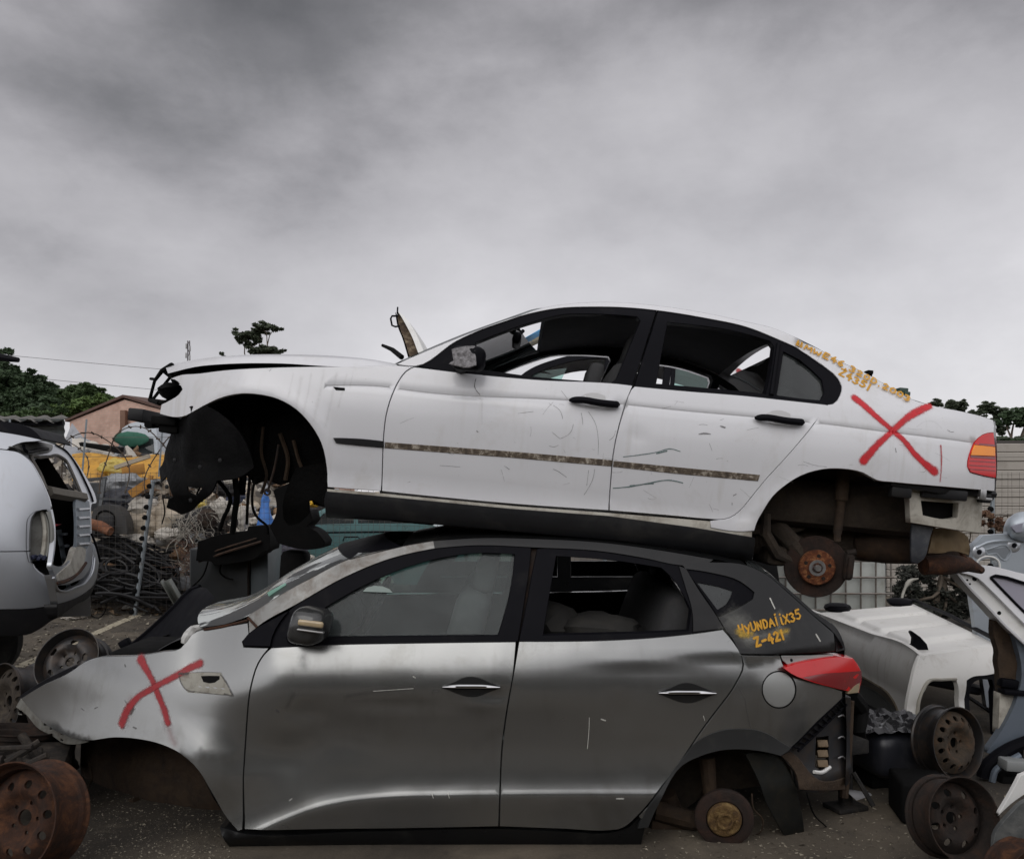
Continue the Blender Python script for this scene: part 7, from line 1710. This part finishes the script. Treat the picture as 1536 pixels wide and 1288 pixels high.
# ---- buildings
def house():
    Y = 27.0
    pk, le = ray(187, 597, Y), ray(98, 622, Y)
    M = Matrix.Translation(Vector((pk.x, Y, 0))) @ rotM(-24).to_4x4()
    root = thing('brick_house', 'pinkish plastered house with a brown gable roof beyond the rubbish heap', 'house', M)
    hw = 2.45; ze = ray(0, 628, Y).z; zp = pk.z; L = 9
    P = lambda x, y, z: M @ Vector((x, y, z))
    wm = bpy.data.materials.new('pink_brick_wall'); wm.use_nodes = True; t = NT(wm.node_tree); bs_ = t.n['Principled BSDF']
    co = t.new('ShaderNodeTexCoord').outputs['Object']
    bk_ = t.new('ShaderNodeTexBrick', Scale=3.2, Color1=(.60, .40, .32), Color2=(.52, .33, .26), Mortar=(.48, .37, .31)); bk_.inputs['Mortar Size'].default_value = .025
    t.put(bk_, 'Vector', t.mapv(co, (1, 1, 1), (0, 0, 0), (R(90), 0, 0)))
    t.put(bs_, 'Base Color', t.mix(t.ramp(t.noise(co, 1.2, 6, .65), [(.45, 0.0), (.75, .7)]), bk_.outputs[0], (.24, .155, .12))); bs_.inputs['Roughness'].default_value = .9
    g = MB(); g.prism([P(-hw, 0, 0), P(hw, 0, 0), P(hw, 0, ze), P(0, 0, zp - .05), P(-hw, 0, ze)], M.to_3x3() @ Vector((0, .2, 0))); obj('gable_wall', g, wm, root, smooth=0)
    s = MB(); s.prism([P(hw, .2, 0), P(hw, L, 0), P(hw, L, ze), P(hw, .2, ze)], M.to_3x3() @ Vector((-.2, 0, 0))); s.prism([P(-hw, .2, 0), P(-hw, L, 0), P(-hw, L, ze), P(-hw, .2, ze)], M.to_3x3() @ Vector((.2, 0, 0))); obj('side_wall', s, wm, root, smooth=0)
    rm = pm('brown_roof_sheet', (.10, .055, .042), .7, 0, .25, 4, dirt=.4, dcol=(.04, .03, .025), ds=3)
    for sg in (-1, 1):
        sl = (zp - ze) / hw; e = .12
        r_ = MB(); pts = [P(0, -.08, zp + .02), P(sg * (hw + e), -.08, ze - sl * e + .02), P(sg * (hw + e), L, ze - sl * e + .02), P(0, L, zp + .02)]
        r_.prism(pts, (0, 0, .08)); obj('roof_slope', r_, rm, root, smooth=0)
    obj('chimney_pipe', MB().box(P(.1, -.12, zp - .9), (.16, .2, 1.0), None, .01), pm('brown_pipe', (.16, .09, .06), .8, 0, .3, 9), root)
    for x in (-1.3, 1.2):
        w_ = obj('window', MB().box(P(x, -.02, 1.55), (1.0, .06, .55), rotM(-24), .01), M_frame, root)
house()
def shed():
    Y = 17.0
    x0, x1 = ray(-160, 0, Y).x, ray(97, 0, Y).x; zt = ray(0, 628, Y).z; zl = ray(0, 622, Y).z
    root = thing('shed', 'low grey corrugated shed behind the silver hatchback roof', 'shed', Matrix.Translation(Vector(((x0 + x1) / 2, Y, 0))))
    gm_ = pm('grey_corrugated_iron', (.11, .12, .12), .6, .3, .2, 4, dirt=.4, dcol=(.05, .045, .04), ds=5)
    rows = []
    for k in range(90):
        z = zt * k / 89; yy = .02 * math.sin(k * 1.4)
        rows.append([Vector((x0, Y + yy, z)), Vector((x1, Y + yy, z))])
    obj('front_wall', MB().grid(rows), gm_, root, smooth=60)
    obj('side_wall', MB().add([Vector((x1, Y, 0)), Vector((x1 * 1.17, Y * 1.17, 0)), Vector((x1 * 1.17, Y * 1.17, zt)), Vector((x1, Y, zt))], [(0, 1, 2, 3)]), gm_, root)
    rf = []
    for i in range(60):
        x = x0 - .2 + (x1 + .15 - x0 + .2) * i / 59; dz = .03 * math.sin(i * 1.3) + .03 * mnoise.noise(Vector((i * .3, 0, 0)))
        rf.append([Vector((x, Y - .45, zt + .02 + dz - .002 * i)), Vector((x * 1.16, Y * 1.17, zt + .30 + dz))])
    obj('roof_sheet', MB().grid(rf), pm('weathered_roof_iron', (.15, .145, .13), .7, .2, .3, 4, dirt=.6, dcol=(.05, .04, .035), ds=4), root, smooth=60)
    obj('roof_beam', MB().tube([(x0, Y - .3, zt - .08), (x1 + .12, Y - .3, zt - .12)], .05, 4), M_frame, root)
shed()
def conc_wall():
    Y = 13.2
    x0, x1 = ray(1330, 0, Y).x, ray(1900, 0, Y).x; zt = ray(0, 665, Y).z
    root = thing('concrete_panel_wall', 'grey concrete panel wall at the right behind the wire fence', 'wall', Matrix.Translation(Vector(((x0 + x1) / 2, Y, 0))))
    cm = pm('weathered_concrete', (.34, .315, .28), .9, 0, .12, 2, dirt=.3, dcol=(.14, .12, .10), ds=3, streak=.6)
    n = int(zt / .135)
    h = zt / n
    sl = MB()
    for k in range(n): sl.box(((x0 + x1) / 2, Y + .03 * (k % 2 == 0) * .3, h * (k + .5)), (x1 - x0, .09, h - .005), None, .012, 1)
    obj('panel_boards', sl, cm, root); obj('dark_joints', MB().box(((x0 + x1) / 2, Y + .04, zt / 2), (x1 - x0, .04, zt - .02)), M_frame, root)
    k = 0; x = x0 + .75
    while x <= x1: obj('wall_post', MB().box((x, Y - .03, zt / 2 + .03), (.12, .10, zt + .03), None, .01), cm, root); x += 1.9
    obj('coping_line', MB().tube([(x0, Y, zt + .02), (x1, Y, zt + .02)], .035, 4), pm('dark_coping', (.06, .055, .05), .9), root)
conc_wall()
def white_van():
    Y = 20.0; p = ray(195, 0, Y); zt = ray(0, 634, Y).z
    M = TM((p.x, Y, 0), 0)
    root = thing('parked_van', 'pale blue white van behind the heap in front of the pink house', 'van', M)
    wm = pm('pale_van_paint', (.46, .50, .54), .4, 0, .08, 3, dirt=.2, dcol=(.3, .3, .28), ds=4)
    S = Surf(Matrix.Translation(Vector((p.x, Y, 0))), lambda x, z: .12 * max(0, z - 2.0), None)
    obj('body', S.panel([(-.35, .3), (-.36, 2.2), (-.24, zt - .12), (-.05, zt), (.55, zt - .05), (.66, 2.1), (.68, .3)], gap=0, local=True, flange=1.8, step=.15), wm, root)
    obj('window', S.panel([(-.02, 2.45), (-.02, 2.9), (.5, 2.85), (.55, 2.45)], gap=0, local=True, dy=-.01, flange=.01, step=.15), M_gdark, root)
    obj('green_cover', MB().blob((p.x + .05, Y - .06, zt - .38), (.42, .06, .17), 3, .15, 3), pm('green_net_cover', (.03, .12, .08), .8, 0, .3, 12), root)
    obj('lower_bumper', MB().box((p.x + .15, Y - .05, .45), (1.05, .12, .25), None, .03), M_frame, root)
white_van()
# tarpaulin tent and black boards beside the shed
tn = MB().add([ray(94, 668, 15), ray(108, 634, 15.2), ray(124, 655, 15), ray(150, 668, 14.8), ray(140, 676, 14.6), ray(100, 690, 14.6)], [(0, 1, 2), (0, 2, 3), (0, 3, 4), (0, 4, 5)])
obj('canvas_sheet', tn, pm('grey_white_canvas', (.30, .31, .33), .8, 0, .25, 5, dirt=.4, dcol=(.11, .11, .12), ds=6), label='grey white canvas sheet peaked beside the corrugated shed', cat='canvas', smooth=0)
obj('canvas_sheet', MB().grid([[ray(108 + 60 * i / 10, 655 + 14 * i / 10 + j * 5 + 2 * math.sin(i * 2 + j), 14.6 - .1 * j) for i in range(11)] for j in range(4)]), bagm['white'], label='crumpled white sheet sloping down from the grey canvas peak', cat='canvas')
obj('black_board', MB().prism([ray(118, 664, 14.2), ray(182, 672, 14.0), ray(241 - 60, 681, 14.0), ray(120, 669, 14.2)], (0, .1, .02)), M_black, label='long black board lying on the heap above the yellow tarpaulin', cat='board')
# ---- vegetation
leafm = [pm('dark_green_leaves', (.032, .060, .022), .7, 0, .6, 1.2, rvar=.1), pm('mid_green_leaves', (.055, .095, .030), .7, 0, .6, 1.2, rvar=.1), pm('olive_eucalypt_leaves', (.045, .060, .032), .7, 0, .6, 1.2, rvar=.1), pm('bright_green_leaves', (.085, .14, .035), .7, 0, .5, 1.2, rvar=.1)]
bark = pm('tree_bark', (.10, .08, .06), .9, 0, .3, 6, bump=.5, bs=20)
def tree(label, px, Y, lumps, mt, seed, leaf=.16, n=1500, trunk=.16, group=None, name='leafy_tree'):
    """lumps: (px, py, half width px, half height px) of the leaf clumps in the photo, built as volumes at distance Y"""
    r2 = random.Random(seed); s = Y / F
    root = thing(name, label, 'tree', Matrix.Translation(Vector((ray(px, 0, Y).x, Y, 0))), group)
    tk = MB(); cr = MB(); base = Vector((ray(px, 0, Y).x, Y, 0)); cen = [ray(a, b, Y + r2.uniform(-.6, .6) * w_ * s) for a, b, w_, h_ in lumps]
    cz = min(c.z for c in cen); fork = base + Vector((r2.uniform(-.2, .2), 0, max(.6, cz * .55)))
    tk.tube([base, base.lerp(fork, .5) + Vector((r2.uniform(-.1, .1), 0, 0)), fork], [trunk, trunk * .8, trunk * .65], 8)
    for (a, b, w_, h_), c in zip(lumps, cen):
        mid = fork.lerp(c, .5) + Vector((r2.uniform(-.3, .3), r2.uniform(-.3, .3), -.1))
        tk.tube(resample([fork, mid, c, c + Vector((r2.uniform(-.3, .3), 0, h_ * s * .7))], 9), [trunk * .5 * (1 - k / 10) for k in range(9)], 6)
        W_, H_ = w_ * s, h_ * s; m = int(n * (w_ * h_) / sum(q[2] * q[3] for q in lumps))
        sub = [(Vector((r2.gauss(0, .45) * W_, r2.gauss(0, .45) * W_, r2.gauss(0, .42) * H_)), r2.uniform(.16, .36)) for _ in range(max(6, m // 90))]
        for _ in range(m):
            o, k = r2.choice(sub); d = Vector((r2.gauss(0, 1), r2.gauss(0, 1), r2.gauss(0, 1))).normalized() * r2.random() ** .4
            p = c + o + Vector((d.x * W_ * k, d.y * W_ * k, d.z * H_ * k * .8)); 
            if p.z < .1: continue
            u = Vector((r2.gauss(0, 1), r2.gauss(0, 1), r2.gauss(0, .5))).normalized(); v = u.orthogonal().normalized(); v = (v + u.cross(v) * r2.uniform(-1, 1)).normalized(); l = leaf * r2.uniform(.6, 1.4)
            cr.add([p - u * l, p + v * l * .45, p + u * l, p - v * l * .45], [(0, 1, 2, 3)])
    obj('trunk', tk, bark, root); obj('crown', cr, mt, root, smooth=0, recalc=False)
    return root
gt = 'trees behind the shed and house'
tree('tall dark green tree at the left edge above the corrugated shed', 0, 34, [(-8, 560, 30, 26), (14, 572, 20, 24), (-5, 596, 40, 28), (24, 600, 28, 26), (30, 575, 14, 16)], leafm[0], 1, 0.093, 37948, .25, gt)
tree('dark rounded tree second from the left edge above the shed', 45, 33, [(52, 572, 18, 13), (42, 586, 26, 20), (60, 592, 20, 18), (45, 608, 36, 20)], leafm[0], 2, 0.088, 31050, .22, gt)
tree('lower dark tree between the round tree and the house gable tree', 82, 36, [(80, 594, 22, 12), (90, 603, 24, 16), (74, 610, 28, 16)], leafm[0], 3, 0.088, 20698, .2, gt)
tree('mid green tree overhanging the left roof edge of the pink house', 118, 35, [(117, 585, 17, 11), (140, 590, 15, 10), (108, 596, 22, 13), (128, 600, 26, 13), (160, 598, 12, 7)], leafm[1], 4, 0.088, 24148, .2, gt)
tree('bright green bush against the left gable of the pink house', 120, 30, [(150, 602, 18, 8), (128, 610, 24, 11), (108, 616, 20, 11)], leafm[3], 5, 0.070, 17250, .14, gt)
tree('pale bush growing low behind the shed roof', 65, 25, [(60, 620, 16, 6), (92, 614, 10, 7), (30, 622, 20, 6)], leafm[1], 6, 0.055, 5173, .1, gt)
tree('lone umbrella shaped gum tree above the white bonnet', 392, 60, [(372, 502, 17, 7), (363, 508, 9, 6), (384, 498, 14, 7), (394, 491, 14, 6), (411, 492, 11, 6), (394, 526, 23, 8), (377, 516, 9, 7), (406, 522, 12, 6), (386, 510, 8, 5)], leafm[2], 7, .13, 15000, .22, name='gum_tree')
tree('distant single shrub top left of the lone gum tree', 333, 70, [(333, 531, 4, 4)], leafm[2], 8, 0.093, 897, .1, name='gum_tree')
ge = 'gum trees beyond the concrete wall'
tree('low gum tree just behind the boot of the white sedan', 1405, 60, [(1404, 606, 9, 5), (1425, 606, 5, 5)], leafm[2], 9, 0.102, 6210, .2, ge, 'gum_tree')
tree('rounded gum tree above the boot of the white sedan', 1434, 58, [(1434, 607, 13, 8), (1424, 611, 9, 6), (1440, 614, 8, 6)], leafm[2], 10, 0.102, 9658, .2, ge, 'gum_tree')
tree('broad olive gum tree left of the rightmost dark gum', 1482, 55, [(1483, 613, 14, 7), (1464, 619, 15, 5), (1498, 620, 12, 8), (1490, 632, 10, 8), (1502, 645, 8, 10)], leafm[2], 11, 0.102, 13800, .22, ge, 'gum_tree')
tree('dark dome shaped gum tree at the right edge', 1526, 52, [(1524, 624, 20, 10), (1540, 622, 18, 9), (1512, 632, 12, 6), (1545, 634, 16, 7)], leafm[0], 12, 0.102, 17250, .24, ge, 'gum_tree')
tree('dark hedge bush peeping over the concrete wall', 1515, 40, [(1500, 660, 14, 7), (1525, 662, 16, 6), (1550, 662, 20, 7)], leafm[0], 13, 0.074, 10348, .12, ge, 'hedge_bush')
tree('dark creeper bush in the fence between the tank and the right panels', 1405, 10.3, [(1360, 895, 30, 34), (1400, 900, 34, 34), (1440, 905, 34, 36), (1390, 860, 46, 16), (1450, 870, 26, 22), (1380, 940, 50, 40), (1460, 940, 26, 30)], pm('black_green_creeper', (.016, .018, .012), .8, 0, .8, 9), 14, .026, 17000, .05, None, 'creeper_bush')
tree('dry reddish creeper on the wire fence right of the white sedan tail', 1490, 10.9, [(1485, 780, 14, 20), (1500, 785, 14, 14)], rust('dry_creeper', (.12, .06, .035), (.05, .03, .02), (.25, .17, .10), 6), 15, .035, 900, .015, None, 'creeper_bush')
# ---- mast, lamp, lines
def mast():
    Y = 150.0; p = ray(283, 0, Y); zt = ray(0, 511, Y).z; s = Y / F
    root = thing('radio_mast', 'thin lattice radio mast above the white bonnet', 'mast', Matrix.Translation(Vector((p.x, Y, 0))))
    mb = MB(); w_ = 3.2 * s / 2 * 1.1
    for sx in (-1, 1):
        for sy in (-1, 1): mb.tube([(p.x + sx * w_, Y + sy * w_, 0), (p.x + sx * w_ * .75, Y + sy * w_ * .75, zt)], .06, 4)
    n = 26
    for k in range(n):
        z0, z1 = zt * k / n, zt * (k + 1) / n; e = 1 if k % 2 else -1
        mb.tube([(p.x - e * w_ * .85, Y - w_ * .8, z0), (p.x + e * w_ * .85, Y - w_ * .8, z1)], .045, 3)
    obj('lattice', mb, pm('grey_mast_steel', (.16, .15, .16), .6, .3), root)
    for k, (dx, dz) in enumerate(((-.3, 1.0), (.35, 1.4), (-.35, 2.6), (.3, 3.0))): obj('antenna', MB().box((p.x + dx, Y - .3, zt - dz), (.22, .2, .9), None, .02), pm('pale_antenna', (.3, .3, .3), .5), root)
mast()
def lamp():
    Y = 18.0; a, b = ray(-40, 530, Y), ray(28, 540, Y)
    root = thing('street_lamp', 'dark street lamp head reaching in from the left edge above the trees', 'street lamp', Matrix.Translation(Vector((ray(-60, 0, Y).x, Y, 0))))
    x = ray(-60, 0, Y).x
    obj('pole', MB().tube([(x, Y, 0), (x, Y, a.z - .2), a], [.07, .05, .035], 10), pm('grey_pole', (.2, .2, .2), .5, .4), root)
    obj('lamp_head', MB().tube([a, a.lerp(b, .5), b], [.05, .09, .05], 8), M_frame, root)
lamp()
for k, (p0, p1) in enumerate((((-300, 508), (320, 556)), ((-300, 536), (320, 588)))):
    a, b = ray(*p0, 38), ray(*p1, 44)
    a2, b2 = a + (a - b) * .2, b + (b - a) * 1.5
    obj('power_line', MB().tube([a2.lerp(b2, i / 20) + Vector((0, 0, -.5 * (1 - (2 * i / 20 - 1) ** 2) + .35)) for i in range(21)], .014, 4), pm('aluminium_line', (.15, .15, .155), .6), label=['upper thin power line crossing the sky left of the white sedan', 'lower thin power line crossing the sky above the tree tops'][k], cat='power line')

# dark bank added behind the camera, out of view, to darken the door reflections
bk = MB(); r3 = []
for i in range(61):
    x = -9 + i * .3; row = []
    for y, z in ((-2.6, .004), (-3.2, .9), (-3.9, 2.2), (-4.6, 3.3), (-5.6, 3.9), (-8, 4.0), (-14, .004)):
        row.append(Vector((x, y + .25 * mnoise.noise(Vector((x * .4, z, 1))), max(.004, z * sstep(9.0, 6.5, abs(x)) + (.45 * mnoise.noise(Vector((x * .35, y * .3, 5))) + .2 * mnoise.noise(Vector((x * 1.3, y, 2)))) * (z > .1) * sstep(9.0, 7.0, abs(x))))))
    r3.append(row)
obj('light_blocking_bank', MB().grid(r3), pm('dark_blocker_fill', (.030, .030, .020), .95, 0, .5, 2, dirt=.5, dcol=(.018, .022, .010), ds=1.5, bump=.6, bs=6), kind='structure', smooth=80)
# ================================================================ sky, sun, camera
SUN_EL, SUN_AZ = 38, 205     # azimuth of the light: behind the camera, a little to the left
w = bpy.data.worlds.new('World'); sc.world = w; w.use_nodes = True
t = NT(w.node_tree); bg = t.n['Background']; out = t.n['World Output']
sky = t.new('ShaderNodeTexSky', _sky_type='NISHITA', _sun_disc=False, _sun_elevation=R(SUN_EL), _sun_rotation=R(SUN_AZ))
t.l.new(sky.outputs[0], bg.inputs[0]); bg.inputs[1].default_value = .08
co = t.new('ShaderNodeTexCoord').outputs['Generated']
sp = t.new('ShaderNodeSeparateXYZ'); t.l.new(co, sp.inputs[0]); x, y, z = sp.outputs
zc = t.math('MAXIMUM', z, 0.0)
den = t.math('ADD', zc, .16)
cb = t.new('ShaderNodeCombineXYZ'); t.l.new(t.math('DIVIDE', x, den), cb.inputs[0]); t.l.new(t.math('DIVIDE', y, den), cb.inputs[1])
v = cb.outputs[0]
an = t.mapv(co, (1.0, 1.0, 1.75), (5.841, 8.108, 1.019), (0, R(2), 0))
n2 = t.noise(an, 2.3, 9, .53, .12)
n3 = t.noise(an, 5.5, 9, .60, .1)
n1 = t.noise(t.mapv(v, (.8, 1.2, 1), (2.3, .7, 0)), 1.6, 6, .55, .4)
bias = t.ramp(z, [(0.0, .88), (.10, .75), (.22, .57), (.29, .46), (.36, .36), (.43, .24), (.50, .13), (.60, .25), (.78, .65), (1.0, .80)])
m = t.math('ADD', t.math('ADD', t.math('MULTIPLY_ADD', n2, .82), bias), t.math('MULTIPLY', x, .22))
for q_ in t.n:
    if q_.bl_idname == 'ShaderNodeMath' and q_.operation == 'MULTIPLY_ADD' and abs(q_.inputs[1].default_value - .82) < 1e-4: q_.inputs[2].default_value = .09
m = t.math('ADD', m, t.math('MULTIPLY', t.math('SUBTRACT', n3, .5), .36))
m = t.math('ADD', m, t.math('MULTIPLY', t.math('SUBTRACT', n1, .5), .05))
lum = t.ramp(t.math('SUBTRACT', m, .3), [(.12, .145), (.26, .22), (.38, .34), (.50, .47), (.66, .58), (.85, .69), (1.0, .80)])
bf = t.new('ShaderNodeMapRange', _clamp=True, _interpolation_type='SMOOTHSTEP'); t.put(bf, 'i0', y)
bf.inputs[1].default_value = .25; bf.inputs[2].default_value = -.55; bf.inputs[3].default_value = 0; bf.inputs[4].default_value = 1
lum = t.math('MINIMUM', lum, .86)
back = t.math('MULTIPLY_ADD', n2, .9); t.n[-1].inputs[2].default_value = .62
lum = t.math('ADD', t.math('MULTIPLY', lum, t.math('SUBTRACT', 1.0, bf.outputs[0])), t.math('MULTIPLY', back, bf.outputs[0]))
tint = t.ramp(lum, [(0.0, (.98, .97, 1.0)), (.35, (.985, .955, 1.0)), (.8, (.99, .97, 1.0))])
cl = t.mix(1.0, tint, lum, 'MULTIPLY')
bg2 = t.new('ShaderNodeBackground', Color=cl, Strength=1.0)
mx = t.new('ShaderNodeMixShader', i0=.92); t.l.new(bg.outputs[0], mx.inputs[1]); t.l.new(bg2.outputs[0], mx.inputs[2])
t.l.new(mx.outputs[0], out.inputs[0])
sun = bpy.data.lights.new('sun', 'SUN'); sun.energy = .8; sun.angle = R(50); sun.color = (1, .97, .93)
so = bpy.data.objects.new('sun', sun); COL.objects.link(so)
a = R(SUN_AZ); d = Vector((math.sin(a) * math.cos(R(SUN_EL)), math.cos(a) * math.cos(R(SUN_EL)), math.sin(R(SUN_EL))))
so.rotation_euler = (-d).to_track_quat('-Z', 'Y').to_euler(); so.location = d * 30
cam = bpy.data.cameras.new('camera'); cam.sensor_width = 36; cam.lens = 36 * F / 1536; cam.shift_y = (HY - 644) / 1536; cam.clip_end = 3000; cam.clip_start = .05
cob = bpy.data.objects.new('camera', cam); COL.objects.link(cob); cob.location = CAM; cob.rotation_euler = (R(90), 0, 0); sc.camera = cob
sc.view_settings.view_transform = 'Standard'; sc.view_settings.look = 'None'; sc.view_settings.exposure = 0; sc.view_settings.gamma = 1
sc.render.engine = 'CYCLES'; sc.cycles.max_bounces = 6; sc.cycles.diffuse_bounces = 3; sc.cycles.glossy_bounces = 3; sc.cycles.transparent_max_bounces = 16; sc.cycles.caustics_reflective = False; sc.cycles.caustics_refractive = False
sc.cycles.use_denoising = True
